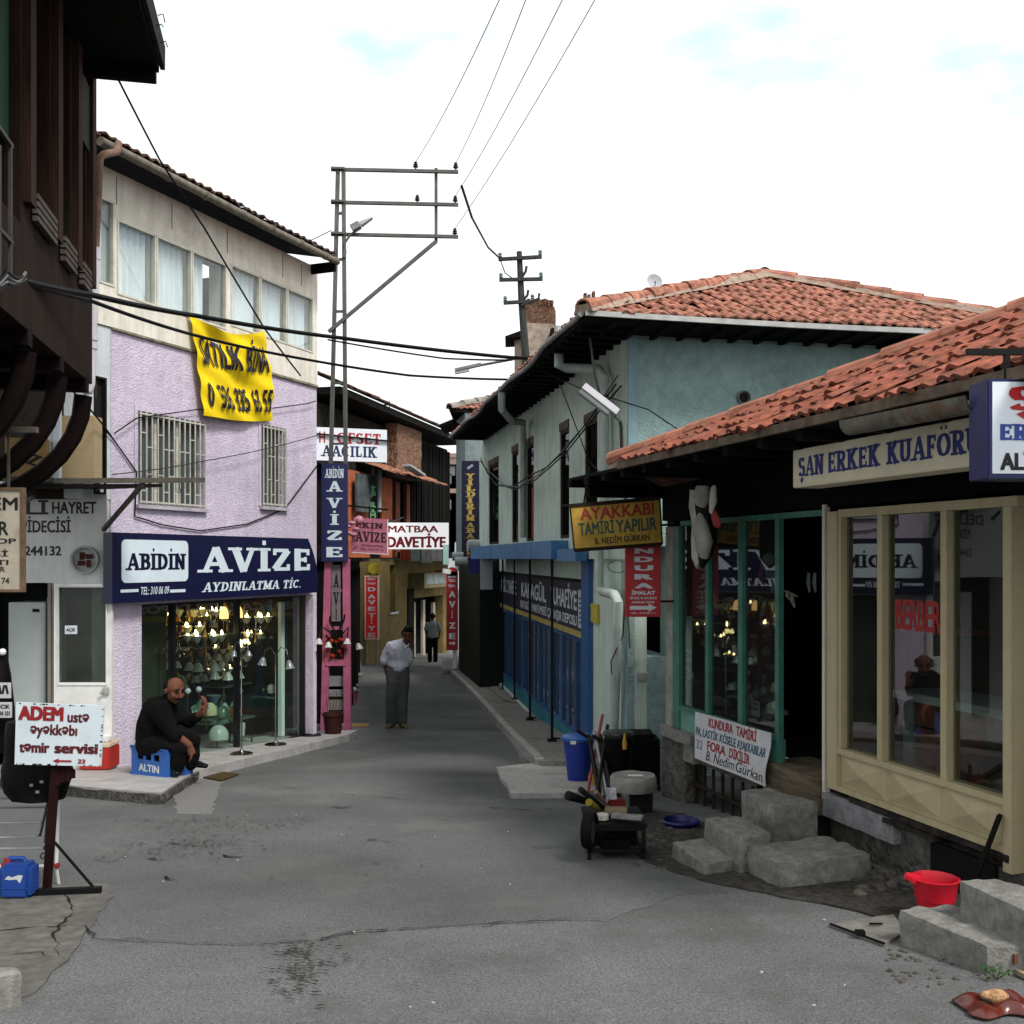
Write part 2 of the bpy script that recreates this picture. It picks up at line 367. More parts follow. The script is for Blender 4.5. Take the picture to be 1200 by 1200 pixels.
# slab-serif letters drawn as strokes; (polylines, serif feet)
def _arc(cx, cy, rx, ry, a0, a1, n=9): return [(cx + rx * math.cos(R(a0 + (a1 - a0) * i / n)), cy + ry * math.sin(R(a0 + (a1 - a0) * i / n))) for i in range(n + 1)]
def glyph(ch):
    base = {'İ': 'I', 'Ş': 'S', 'Ö': 'O', 'Ü': 'U', 'Ç': 'C'}.get(ch, ch)
    e = .09; T = 1 - e; B = e
    G = {
     'A': (.86, [[(.12, 0), (.43, 1)], [(.43, 1), (.74, 0)], [(.22, .33), (.64, .33)]], [(.12, 0), (.74, 0)]),
     'B': (.72, [[(.2, 0), (.2, 1)], [(.2, T)] + _arc(.38, .74, .2, .18, 90, -90) + [(.2, .54)], [(.2, .53)] + _arc(.4, .3, .23, .22, 90, -90) + [(.2, B)]], [(.14, 0), (.14, 1)]),
     'C': (.78, [_arc(.42, .5, .3, .42, 45, 315, 14)], []),
     'D': (.8, [[(.2, 0), (.2, 1)], [(.2, T)] + _arc(.34, .5, .34, .41, 90, -90, 12) + [(.2, B)]], [(.14, 0), (.14, 1)]),
     'E': (.7, [[(.2, 0), (.2, 1)], [(.1, T), (.62, T)], [(.2, .5), (.5, .5)], [(.1, B), (.64, B)], [(.6, .98), (.6, .7)], [(.62, .02), (.62, .3)], [(.5, .38), (.5, .62)]], []),
     'F': (.66, [[(.2, 0), (.2, 1)], [(.1, T), (.6, T)], [(.2, .5), (.48, .5)], [(.58, .98), (.58, .7)], [(.48, .38), (.48, .62)]], [(.2, 0)]),
     'I': (.42, [[(.21, 0), (.21, 1)]], [(.21, 0), (.21, 1)]),
     'J': (.56, [[(.36, 1), (.36, .3)] + _arc(.22, .26, .14, .18, 0, -170, 6)], [(.36, 1)]),
     'K': (.84, [[(.2, 0), (.2, 1)], [(.68, 1), (.24, .45)], [(.36, .58), (.7, 0)]], [(.2, 0), (.2, 1), (.7, 0), (.68, 1)]),
     'L': (.68, [[(.2, 0), (.2, 1)], [(.1, B), (.6, B)], [(.58, .02), (.58, .34)]], [(.2, 1)]),
     'M': (1.0, [[(.18, 0), (.18, 1)], [(.18, 1), (.5, .1)], [(.5, .1), (.82, 1)], [(.82, 1), (.82, 0)]], [(.18, 0), (.82, 0), (.13, 1), (.87, 1)]),
     'N': (.86, [[(.18, 0), (.18, 1)], [(.18, 1), (.68, 0)], [(.68, 0), (.68, 1)]], [(.18, 0), (.13, 1), (.68, 1)]),
     'O': (.84, [_arc(.42, .5, .31, .42, 90, 450, 18)], []),
     'R': (.8, [[(.2, 0), (.2, 1)], [(.2, T)] + _arc(.4, .72, .22, .2, 90, -90) + [(.2, .52)], [(.38, .5), (.68, 0)]], [(.2, 0), (.14, 1), (.68, 0)]),
     'S': (.66, [_arc(.34, .715, .21, .21, 20, 260, 10) + _arc(.34, .285, .23, .21, 80, -160, 10)], []),
     'T': (.74, [[(.37, 0), (.37, 1)], [(.06, T), (.68, T)], [(.09, .98), (.09, .68)], [(.65, .98), (.65, .68)]], [(.37, 0)]),
     'U': (.84, [[(.19, 1), (.19, .36)] + _arc(.42, .34, .23, .26, 180, 360, 10) + [(.65, 1)]], [(.19, 1), (.65, 1)]),
     'V': (.84, [[(.13, 1), (.42, 0)], [(.42, 0), (.71, 1)]], [(.13, 1), (.71, 1)]),
     'Y': (.82, [[(.13, 1), (.41, .46)], [(.69, 1), (.41, .46)], [(.41, .5), (.41, 0)]], [(.13, 1), (.69, 1), (.41, 0)]),
     'Z': (.72, [[(.1, T), (.62, T)], [(.6, T), (.12, B)], [(.1, B), (.64, B)], [(.12, .98), (.12, .7)], [(.61, .02), (.61, .3)]], []),
     '.': (.3, [[(.15, 0), (.15, .16)]], []), ' ': (.36, [], []),
    }
    wd, st, sf = G[base]; st = [list(x) for x in st]
    if ch in 'İ': st.append([(wd / 2, 1.13), (wd / 2, 1.32)])
    if ch in 'ÖÜ': st += [[(wd / 2 - .14, 1.13), (wd / 2 - .14, 1.28)], [(wd / 2 + .14, 1.13), (wd / 2 + .14, 1.28)]]
    if ch in 'ŞÇ': st.append([(wd / 2, -.05), (wd / 2 + .06, -.15), (wd / 2 - .06, -.27)])
    return wd, st, sf
def slab_raw(s, weight=.2, thin=.13, shear=0.0):
    "list of convex quads, each slightly staggered in depth"
    vs = []; fs = []; x0 = 0.0; lay = 0
    def quad(a, b, c, d_, z):
        o = len(vs); vs.extend([(p[0] + shear * p[1], p[1], z) for p in (a, b, c, d_)]); fs.append((o, o + 1, o + 2, o + 3))
    for ch in s:
        wd, st, sf = glyph(ch)
        for k, pl in enumerate(st):
            P = [Vector((x + x0, y)) for x, y in pl]; n = len(P); z = 0.00025 * (k % 6)
            L_, R_ = [], []
            for i in range(n):
                a = P[max(0, i - 1)]; b = P[min(n - 1, i + 1)]
                dv = (b - a)
                if dv.length < 1e-9: dv = Vector((1, 0))
                dv.normalize(); nn = Vector((-dv.y, dv.x))
                seg = (P[i] - a) if i else (b - P[i])
                wv = weight if abs(dv.y) > .45 else thin
                if len(pl) == 2 and abs(dv.x) > .2 and abs(dv.y) > .3 and ((ch in 'AVY' and dv.x * dv.y > 0) or (ch in 'NMK' and False)): wv = thin
                if len(pl) == 2 and abs(dv.y) > .9 and abs(P[0].y - P[1].y) < .4: wv = thin * .8
                L_.append(P[i] + nn * wv / 2); R_.append(P[i] - nn * wv / 2)
            for i in range(n - 1): quad(R_[i], R_[i + 1], L_[i + 1], L_[i], z)
        for k, (sx, sy) in enumerate(sf):
            w2 = weight * .5 + .1; h = .11; y0 = 0 if sy == 0 else 1 - h
            quad((sx + x0 - w2, y0), (sx + x0 + w2, y0), (sx + x0 + w2, y0 + h), (sx + x0 - w2, y0 + h), 0.0016 + .0002 * k)
        x0 += wd + .04
    return vs, fs

def lettering(mb, s, fn, u0, u1, v0, v1, bold=0.0, slab=None, shear=0.0, cuts=0, cap=True, th=None):
    """fn(u,v,h) -> world point on the sign face raised by h; the word fills u0..u1 x v0..v1 (cap height without dots when cap)"""
    if len(s) > 1: mb.brk.append((len(mb.v), len(mb.f)))
    if slab:
        vs, fs = slab_raw(s, *slab, shear=shear); V = [(a, b, c) for a, b, c in vs]
    else:
        v2, fs = text_raw(s, bold, shear); V = list(v2)
    x0, x1 = min(v[0] for v in V), max(v[0] for v in V)
    if slab: y0, y1 = (0.0, 1.0)
    elif cap:
        cv = text_raw('H' if any(c.isupper() or c.isdigit() for c in s) else 'x', bold)[0]
        y0, y1 = min(v[1] for v in cv), max(v[1] for v in cv)
    else: y0, y1 = min(v[1] for v in V), max(v[1] for v in V)
    if cuts:
        bm = bmesh.new(); bv = [bm.verts.new(v) for v in V]
        for f in fs:
            try: bm.faces.new([bv[i] for i in f])
            except ValueError: pass
        for i in range(1, cuts):
            x = x0 + (x1 - x0) * i / cuts
            bmesh.ops.bisect_plane(bm, geom=bm.verts[:] + bm.edges[:] + bm.faces[:], plane_co=(x, 0, 0), plane_no=(1, 0, 0))
        for i in range(-1, 9):
            y = y0 + (y1 - y0) * i / 8
            bmesh.ops.bisect_plane(bm, geom=bm.verts[:] + bm.edges[:] + bm.faces[:], plane_co=(0, y, 0), plane_no=(0, 1, 0))
        bm.verts.index_update(); V = [tuple(v.co) for v in bm.verts]; fs = [tuple(v.index for v in f.verts) for f in bm.faces]; bm.free()
    o = [fn(u0 + (u1 - u0) * (a - x0) / (x1 - x0), v0 + (v1 - v0) * (b - y0) / (y1 - y0), 0.002 + c) for a, b, c in V]
    mb.add(o, fs)
    return mb
def face_of(w, n=0.0):
    return lambda u, v, h: w.w(u, n + h, v)
# ================================================================ ground
ASPH = mat('asphalt_light', (.15, .154, .155), .92, var=.5, scale=110, bump=.8, bscale=240, bdist=.006, stain=(.085, .085, .08), stain_amt=.6, stain_scale=1.1, stain_pos=.48, blotch=.16, blotch_scale=.7)
ASPH2 = mat('asphalt_dark', (.12, .124, .124), .9, var=.42, scale=100, bump=.7, bscale=230, bdist=.006, stain=(.16, .158, .15), stain_amt=.6, stain_scale=.9, stain_pos=.5, blotch=.26, blotch_scale=.55)
CONC = mat('concrete', (.21, .207, .19), .9, var=.25, scale=18, bump=.5, bscale=90, stain=(.08, .075, .065), stain_amt=.6, stain_scale=2.2, stain_pos=.5)
CONC2 = mat('concrete_pale', (.36, .35, .33), .9, var=.2, scale=20, bump=.4, bscale=90, stain=(.14, .13, .11), stain_amt=.5, stain_scale=2.0)

def ground_sheet(poly, h, name, m, kind='structure', th=0.02):
    bm = bmesh.new(); f = bm.faces.new([bm.verts.new((x, y, 0)) for x, y in poly])
    bmesh.ops.triangulate(bm, faces=bm.faces[:])
    for y, _ in PROF:
        bmesh.ops.bisect_plane(bm, geom=bm.verts[:] + bm.edges[:] + bm.faces[:], plane_co=(0, y, 0), plane_no=(0, 1, 0))
    bmesh.ops.triangulate(bm, faces=bm.faces[:])
    bm.normal_update()
    if sum(f.normal.z for f in bm.faces) < 0: bmesh.ops.reverse_faces(bm, faces=bm.faces[:])
    if th:
        r = bmesh.ops.extrude_face_region(bm, geom=bm.faces[:])
        top = {v for v in r['geom'] if isinstance(v, bmesh.types.BMVert)}
        for v in bm.verts: v.co.z = gz(v.co.y) + (h if v in top else h - th)
        bmesh.ops.recalc_face_normals(bm, faces=bm.faces[:])
    else:
        for v in bm.verts: v.co.z = gz(v.co.y) + h
    me = bpy.data.meshes.new(name); bm.to_mesh(me); bm.free(); me.materials.append(m)
    o = bpy.data.objects.new(name, me); COL.objects.link(o); o['_o'] = Vector((0, 0, 0))
    return tag(o, kind=kind) if kind else o
def pxpoly(pts, h=0.0): return [tuple(gp(x, y, h)[:2]) for x, y in pts]
def jag(poly, amt, step, seed=1, closed=True):
    r = random.Random(seed); out = []
    for i in range(len(poly) - (0 if closed else 1)):
        a = Vector(poly[i]); b = Vector(poly[(i + 1) % len(poly)]); n = max(1, int((b - a).length / step))
        for k in range(n):
            q = a + (b - a) * k / n
            out.append((q.x + r.uniform(-amt, amt), q.y + r.uniform(-amt, amt)))
    return out

ys = [p[0] for p in PROF]
g = MB(); xs = [-600, -60, -12, -4, 0, 4, 12, 60, 600]
for i in range(len(xs) - 1):
    for j in range(len(ys) - 1):
        g.add([(xs[i], ys[j], gz(ys[j])), (xs[i + 1], ys[j], gz(ys[j])), (xs[i + 1], ys[j + 1], gz(ys[j + 1])), (xs[i], ys[j + 1], gz(ys[j + 1]))], [(0, 1, 2, 3)])
tag(g.build('ground', ASPH, origin=Vector((0, 0, 0))), kind='structure')
edge = [(60, 1098), (98, 1086), (112, 1101), (160, 1104), (230, 1107), (300, 1108), (372, 1103), (410, 1093), (470, 1090), (540, 1086), (600, 1082), (650, 1079), (710, 1080), (745, 1066), (800, 1048), (870, 1046)]
rp = jag(pxpoly(edge), .012, .07, 3, False) + [tuple(gp(760, 950)[:2]), tuple(gp(700, 920)[:2]), (1.4, 12), (.6, 16), (0, 22), (-.5, 27), (-1, 31), (-4.4, 31), (-4.4, 12), (-4.6, 9.0), (-4.2, 7.0)]
ground_sheet(rp, .004, 'road', ASPH2)
# paler strip of older asphalt in front of the lamp shop
ground_sheet(jag(pxpoly([(205, 955), (205, 912), (240, 902), (262, 912), (248, 955)]), .02, .12, 5), .008, 'road_patch', mat('asphalt_patch', (.17, .168, .16), .9, var=.25, scale=140, bump=.4, bscale=220, bdist=.005))
ground_sheet(jag(pxpoly([(-90, 1062), (0, 1046), (126, 1036), (132, 1052), (102, 1092), (76, 1128), (42, 1164), (-20, 1185), (-120, 1200)]), .015, .1, 6), .009, 'pavement', mat('left_pavement', (.125, .12, .11), .92, var=.3, scale=14, bump=.6, bscale=70, stain=(.07, .07, .06), stain_amt=.6, stain_scale=3.0, stain_pos=.5))
# right side: gutter strip, raised pavement with kerb, pale slab
ground_sheet(jag(pxpoly([(612, 893), (600, 868), (585, 845), (570, 826), (552, 808), (534, 790), (520, 782), (440, 776), (430, 771), (520, 772), (545, 780), (600, 830), (660, 894)]), .012, .25, 8), .009, 'pavement', CONC)
pv = pxpoly([(633, 892), (622, 880), (606, 865), (590, 849), (572, 829), (556, 812), (543, 799), (532, 789), (528, 783), (526, 778)], .1) + [(-.35, 29), (2.5, 29), (2.5, 10.6)] + [tuple(gp(700, 893, .1)[:2])]
ground_sheet(jag(pv, .006, .4, 9), .1, 'pavement', CONC, th=.35)
kb = MB(); kpts = [gp(x, y, .1) for x, y in [(633, 891), (622, 879), (606, 864), (590, 848), (572, 828), (556, 811), (543, 798), (532, 788), (527, 782)]]
for a, b in zip(kpts, kpts[1:]):
    dv = (b - a); s_ = Vector((dv.y, -dv.x, 0)).normalized() * .05; up = Vector((0, 0, .012)); dn = Vector((0, 0, -.2)); e_ = dv * .004
    kb.hexa([a - s_ + dn + e_, a + s_ + dn + e_, b + s_ + dn - e_, b - s_ + dn - e_, a - s_ + up + e_, a + s_ + up + e_, b + s_ + up - e_, b - s_ + up - e_])
tag(kb.build('kerb', CONC2), kind='structure')
sl_ = pxpoly([(581, 899), (612, 895), (690, 891), (716, 900), (712, 926), (660, 929), (600, 930)], .05)
ground_sheet(jag(sl_, .012, .3, 12), .05, 'pavement', CONC2, th=.3)

# cracks: thin dark lines along the patch edge and across the road
CRK = mat('crack_fill', (.045, .045, .042), .95, bump=.3)
ck = MB()
def crack(pts, w, seed):
    r = random.Random(seed); P = [Vector(gp(x, y)) for x, y in pts]; Q = []
    for a, b in zip(P, P[1:]):
        n = max(2, int((b - a).length / .05))
        for k in range(n): q = a + (b - a) * k / n; Q.append(Vector((q.x + r.uniform(-.012, .012), q.y + r.uniform(-.024, .024), 0)))
    for i in range(len(Q) - 1):
        a, b = Q[i], Q[i + 1]; dv = (b - a); s_ = Vector((-dv.y, dv.x, 0)).normalized(); w0, w1 = [w * max(.04, 2.2 * abs(mnoise.noise(p_ * 5))) for p_ in (a, b)]
        vv = [a - s_ * w0, a + s_ * w0, b + s_ * w1, b - s_ * w1]
        ck.add([(v.x, v.y, gz(v.y) + .013) for v in vv], [(0, 3, 2, 1)])
crack([(100, 1088), (112, 1102), (200, 1106), (300, 1109), (372, 1104)], .0035, 1)
crack([(372, 1104), (410, 1094), (440, 1092), (470, 1091)], .013, 2)
crack([(470, 1091), (540, 1087), (600, 1083), (650, 1080), (720, 1081)], .006, 3)
crack([(0, 1092), (60, 1088), (98, 1086)], .006, 4); crack([(2, 1124), (45, 1120), (75, 1128)], .006, 5)
crack([(75, 1047), (86, 1070), (60, 1100), (75, 1130)], .006, 6)
for k, (x, y, l) in enumerate([(170, 1008, 34), (200, 990, 60), (255, 1003, 40), (190, 1030, 26), (110, 1010, 40), (330, 960, 60), (430, 985, 50), (380, 945, 40), (520, 962, 40)]):
    crack([(x, y), (x + l * .5, y + 3), (x + l, y + 1)], .012, 20 + k)
crack([(290, 918), (380, 930), (480, 938), (570, 946)], .006, 40); crack([(575, 948), (620, 951), (655, 949)], .012, 41)
tag(ck.build('road_cracks', CRK), kind='structure')
# dried dirt streaks in the foreground
dr = MB(); r = random.Random(4)
def dirt(cx, cy, w, h, n, seed):
    r = random.Random(seed)
    for k in range(n):
        x, y = cx + r.gauss(0, w), cy + r.gauss(0, h); c = gp(x, y); a = r.uniform(.004, .022); b = a * r.uniform(.2, .5); th = r.gauss(0, .35); m_ = r.randint(5, 7)
        vs_ = []
        for i in range(m_):
            q = 2 * math.pi * i / m_; rr = r.uniform(.6, 1.1); u_, v_ = a * rr * math.cos(q), b * rr * math.sin(q)
            X, Y = c.x + u_ * math.cos(th) - v_ * math.sin(th), c.y + u_ * math.sin(th) + v_ * math.cos(th)
            vs_.append((X, Y, gz(Y) + .0145 + k * 2e-6))
        dr.add(vs_, [tuple(range(m_))])
dirt(352, 1140, 17, 18, 190, 1); dirt(350, 1116, 18, 5, 60, 2); dirt(392, 1128, 22, 3, 25, 3)
dirt(240, 990, 40, 5, 220, 4); dirt(285, 968, 50, 6, 220, 5); dirt(190, 1002, 40, 6, 160, 6); dirt(180, 965, 30, 5, 90, 7); dirt(700, 985, 18, 6, 120, 8); dirt(430, 1000, 60, 20, 60, 9); dirt(450, 880, 30, 8, 60, 11)
tag(dr.build('dirt_streaks', mat('dried_dirt', (.075, .062, .042), .98, var=.5, scale=30)), kind='stuff')
# scraps of litter
lt = MB()
for k in range(24):
    x, y = r.uniform(130, 1050), r.uniform(930, 1195); c = gp(x, y); a = r.uniform(.002, .007)
    lt.box((c.x, c.y, gz(c.y) + .016), (a * 2, a, .004), r.uniform(0, 3))
tag(lt.build('litter', mat('litter_scraps', (.45, .43, .4), .8, var=.5, scale=5)), kind='stuff')

# ================================================================ wall planes
WL = Wall((-4.08, 10.3), (1.43, 3.54), (3.54, -1.43))        # lilac lamp-shop house
WW = Wall((-6.2, 10.3), (1, 0), (0, -1))                     # white pide shop
WT = Wall((-2.838, 5.0), (-.208, 1), (1, .208))              # upper floor of the timber house
LEAVE = (WL.z(150, 178, .4) + WL.z(372, 297, .4)) / 2 + .03

# ================================================================ lilac house with the lamp shop
LILAC = mat('lilac_stucco', (.64, .56, .69), .95, var=.1, scale=14, bump=.8, bscale=50, bdist=.022, streak=.2, stain=(.3, .26, .32), stain_amt=.3, stain_scale=1.2, blotch=.1, blotch_scale=.8)
CREAM = mat('cream_panel', (.74, .71, .63), .8, var=.1, scale=4, bump=.15, bscale=30, streak=.28, stain=(.24, .19, .12), stain_amt=.35, stain_scale=1.7)
PALEB = mat('pale_plaster', (.55, .58, .6), .9, var=.1, scale=6, streak=.2)
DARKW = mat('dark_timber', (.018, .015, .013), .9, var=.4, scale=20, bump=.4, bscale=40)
GUT = mat('gutter_zinc', (.2, .19, .16), .6, var=.3, scale=12, streak=.5, stain=(.1, .05, .02), metal=.3)
FRAME = mat('window_alu', (.6, .58, .5), .55, var=.15, scale=10)
GLS = glass_mat('window_glass', (.93, .97, .97), .9, .05)
CURT = mat('net_curtain', (.84, .86, .88), .95, var=.12, scale=3, stretch=(6, 6, .4))
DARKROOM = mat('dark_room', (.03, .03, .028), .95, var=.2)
WHITEP = paint('white_paint', (.7, .7, .68), .5, stain=(.35, .3, .22), stain_amt=.3, stain_scale=5)

lh = thing('lilac_house', 'lilac stucco house with cream upper storey and a lamp shop behind glass at street level', 'house', (-3.3, 12.2, gz(12.2)))
tL0, tL1 = WL.t(98), WL.t(371)
def lw(px0, px1, pyt, pyb, ref=None, n=0.0):
    r_ = px0 if ref is None else ref
    return [WL.t(px0, n), WL.t(px1, n), WL.z(r_, pyb, n), WL.z(r_, pyt, n)]
up = [lw(114, 132.5, 229, 331), lw(135.5, 181.3, 256, 345), lw(181.6, 223.3, 275, 359), lw(223.6, 264, 289, 374), lw(269, 303.3, 309, 382), lw(303.6, 335, 322, 395), lw(335.3, 365.5, 332, 405)]
for a_, b_, n_ in ((1, 4, 1), (4, 7, 4)):
    for q_ in up[a_:b_]: q_[2:] = up[n_][2:]
zu0 = WL.z(130, 384); zshop = 1.12; zst = -.8
low = [lw(161, 238, 481, 591), lw(305.5, 333, 497, 593)]
sh0, sh1 = WL.t(166), WL.t(367)
m_ = MB(); m_.holed(WL, WL.t(130), tL1, -.95, zu0, low + [[sh0, sh1, zst, zshop]], .25)
m_.build('wall', LILAC, lh)
m_ = MB(); m_.holed(WL, tL0, WL.t(129.9), 2.2, zu0 - .005, [[WL.t(110), WL.t(125.5), 2.2, WL.z(112, 440)]], .25, -.004); m_.build('side_strip', PALEB, lh)
m_ = MB(); m_.holed(WL, tL0, tL1, zu0 + .004, LEAVE - .05, up, .25, .015); m_.build('upper_wall', CREAM, lh)
# upright joints and the dirty ledge between storeys
m_ = MB()
for px in (135, 200, 265, 330, 352): m_.wbox(WL, WL.t(px) - .006, WL.t(px) + .006, .015, .019, WL.z(px, 100 + .54 * (px - 130) + 110) if False else 5.2, LEAVE - .1)
m_.build('panel_joint', mat('joint', (.25, .22, .18), .9), lh)
m_ = MB(); m_.wbox(WL, WL.t(130), tL1, 0, .03, zu0 - .02, zu0 + .004); m_.build('ledge', mat('mossy_ledge', (.22, .21, .15), .95, var=.5, scale=9, bump=.6), lh, rough=.01, sub=0)
# side and rear walls, roof
m_ = MB(); m_.wbox(WL, tL1 - .2, tL1 - .004, -5, -.26, -.95, LEAVE - .06); m_.wbox(WL, tL0, tL0 + .2, -5, -.26, 2.2, LEAVE - .06); m_.wbox(WL, tL0, tL1, -5.2, -5.01, -.95, LEAVE - .06)
m_.build('side_wall', mat('old_brown_wall', (.06, .045, .035), .95, var=.3, scale=8), lh)
RZ = math.radians(12)
def roof_solid(w, t0, t1, n0, z0, depth, pitch, th):
    b = MB(); dz = depth * math.tan(pitch)
    b.hexa([w.w(t0, n0, z0), w.w(t1, n0, z0), w.w(t1, n0 - depth, z0 + dz), w.w(t0, n0 - depth, z0 + dz), w.w(t0, n0, z0 + th), w.w(t1, n0, z0 + th), w.w(t1, n0 - depth, z0 + dz + th), w.w(t0, n0 - depth, z0 + dz + th)])
    return b
roof_solid(WL, tL0 - .3, tL1 - .12, .36, LEAVE, 3.0, RZ, .05).build('roof_deck', DARKW, lh)

TILE = mat('roof_tile', (.34, .145, .1), .85, var=.6, scale=9, bump=.4, bscale=60, stain=(.16, .1, .075), stain_amt=.6, stain_scale=3.0, stain_pos=.5)
TILE_OLD = mat('roof_tile_old', (.13, .075, .055), .9, var=.45, scale=7, bump=.4, bscale=60, stain=(.05, .045, .04), stain_amt=.6, stain_scale=3.0, stain_pos=.48)
MORTAR = mat('roof_mortar', (.33, .25, .2), .95, var=.3, scale=14, bump=.6, bscale=50)
def tiles(org, u, v, nrm, nu, nv, w, l, inside, seed=1, amp=.02, jit=.012, raise_=0.012):
    "courses of curved tiles: each tile its own little curved shell"
    r = random.Random(seed); b = MB(); org, u, v, nrm = Vector(org), Vector(u), Vector(v), Vector(nrm)
    for j in range(nv):
        off = (j % 2) * w * .5
        for i in range(-1, nu + 1):
            uu, vv = i * w + off, j * l
            if not inside(uu + w / 2, vv + l / 2): continue
            du, dv, dz = r.gauss(0, jit * .5), r.gauss(0, jit), r.gauss(0, jit * .35); sk = r.gauss(0, .02)
            K = 7; vs_ = []
            for (q, lift) in ((0, raise_ + .017), (1, raise_)):
                for k in range(K):
                    s_ = k / (K - 1); prof = amp * (math.sin(math.pi * min(1, s_ / .62)) if s_ < .62 else -.15 * math.sin(math.pi * (s_ - .62) / .38))
                    vs_.append(org + u * (uu + s_ * w * 1.04 + du + sk * q) + v * (vv + q * l * 1.12 + dv) + nrm * (prof + lift + dz))
            lowr = [x - nrm * .022 for x in vs_[:K]]
            fs_ = [(k, k + 1, K + k + 1, K + k) for k in range(K - 1)] + [(2 * K + k, 2 * K + k + 1, k + 1, k) for k in range(K - 1)]
            b.add(vs_ + lowr, fs_)
    return b
def ridge(b, mb, a, c, step, rad, seed=2, nrm=(0, 0, 1)):
    r = random.Random(seed); a, c = Vector(a), Vector(c); n = max(1, int((c - a).length / step)); ax = (c - a).normalized(); nrm = Vector(nrm); side = ax.cross(nrm).normalized(); upv = side.cross(ax).normalized()
    for i in range(n):
        p0 = a + (c - a) * i / n - ax * step * .08; p1 = a + (c - a) * (i + 1) / n + ax * step * .06
        jx = side * r.gauss(0, .008) + upv * r.gauss(0, .006); K = 7; vs_ = []
        for p, rr in ((p0, rad * 1.16), (p1, rad * .92)):
            for k in range(K):
                th = math.pi * k / (K - 1); vs_.append(p + jx + side * math.cos(th) * rr + upv * (math.sin(th) * rr - rad * .25))
        for p, rr in ((p0, rad * .92),):
            for k in range(K):
                th = math.pi * k / (K - 1); vs_.append(p + jx + side * math.cos(th) * rr + upv * (math.sin(th) * rr - rad * .25))
        b.add(vs_, [(k, k + 1, K + k + 1, K + k) for k in range(K - 1)] + [(2 * K + k, 2 * K + k + 1, k + 1, k) for k in range(K - 1)])
        if mb is not None:
            mb.hexa([p0 - side * rad * 1.35 - upv * .05, p0 + side * rad * 1.35 - upv * .05, p1 + side * rad * 1.3 - upv * .05, p1 - side * rad * 1.3 - upv * .05,
                     p0 - side * rad * .8 + upv * rad * .35, p0 + side * rad * .8 + upv * rad * .35, p1 + side * rad * .7 + upv * rad * .3, p1 - side * rad * .7 + upv * rad * .3])
o3 = WL.w(tL0 - .3, .38, LEAVE + .045); u3 = Vector((WL.u.x, WL.u.y, 0)); v3 = (Vector((-WL.n.x, -WL.n.y, 0)) * math.cos(RZ) + Vector((0, 0, math.sin(RZ)))); n3 = u3.cross(v3)
tiles(o3, u3, v3, n3, int((tL1 - tL0 + .42) / .14), 9, .14, .3, lambda a, b_: 0 <= a <= tL1 - tL0 + .2, 3, amp=.02, raise_=.005).build('roof_tiles', TILE_OLD, lh)
# gutter along the eave
m_ = MB(); m_.tube([WL.w(tL0 - .2, .40, LEAVE - .03), WL.w(WL.t(200), .40, LEAVE - .035), WL.w(WL.t(290), .40, LEAVE - .05), WL.w(tL1 - .12, .40, LEAVE - .04)], .045, 10)
for px in (160, 205, 250, 285, 320, 350):
    m_.tube([WL.w(WL.t(px), .40, LEAVE - .04), WL.w(WL.t(px) + .03, .40, LEAVE - .04)], .052, 10)
m_.build('gutter', GUT, lh, smooth=True)
m_ = MB(); m_.wbox(WL, tL1 - .16, tL1 - .12, .0, .38, LEAVE - .17, LEAVE - .04); m_.build('eave_end', DARKW, lh)
# upper windows
for i, q in enumerate(up):
    t0, t1, z0, z1 = q
    w_ = MB().frame(WL, t0 + .002, t1 - .002, z0 + .002, z1 - .002, -.03, .024, .022).build('window', FRAME, lh)
    MB().wbox(WL, t0 + .022, t1 - .022, -.012, -.007, z0 + .022, z1 - .022).build('pane', GLS, w_)
    cw = t1 - t0; k0, k1 = (0.0, 1.0) if i not in (3, 0) else ((0, .5) if i == 3 else (0, 1))
    def cf(u, v, t0=t0, cw=cw, k0=k0, k1=k1, z0=z0, z1=z1): 
        t = t0 + .02 + (cw - .04) * (k0 + (k1 - k0) * u); return WL.w(t, -.09 + .02 * math.sin(u * cw * (k1 - k0) * 62 + i), z0 + .02 + (z1 - z0 - .04) * v)
    MB().sheet(cf, 40, 2, .003, (WL.n.x, WL.n.y, 0)).build('curtain', CURT if i else PALEB, w_, smooth=True)
m_ = MB(); m_.wbox(WL, up[1][0] - .1, up[6][1] + .05, -1.2, -1.15, zu0 + .1, LEAVE - .3); m_.wbox(WL, up[0][0] - .1, up[6][1] + .1, -1.2, -.27, zu0 + .05, zu0 + .1)
m_.build('room', mat('upper_room', (.35, .36, .36), .95), lh)
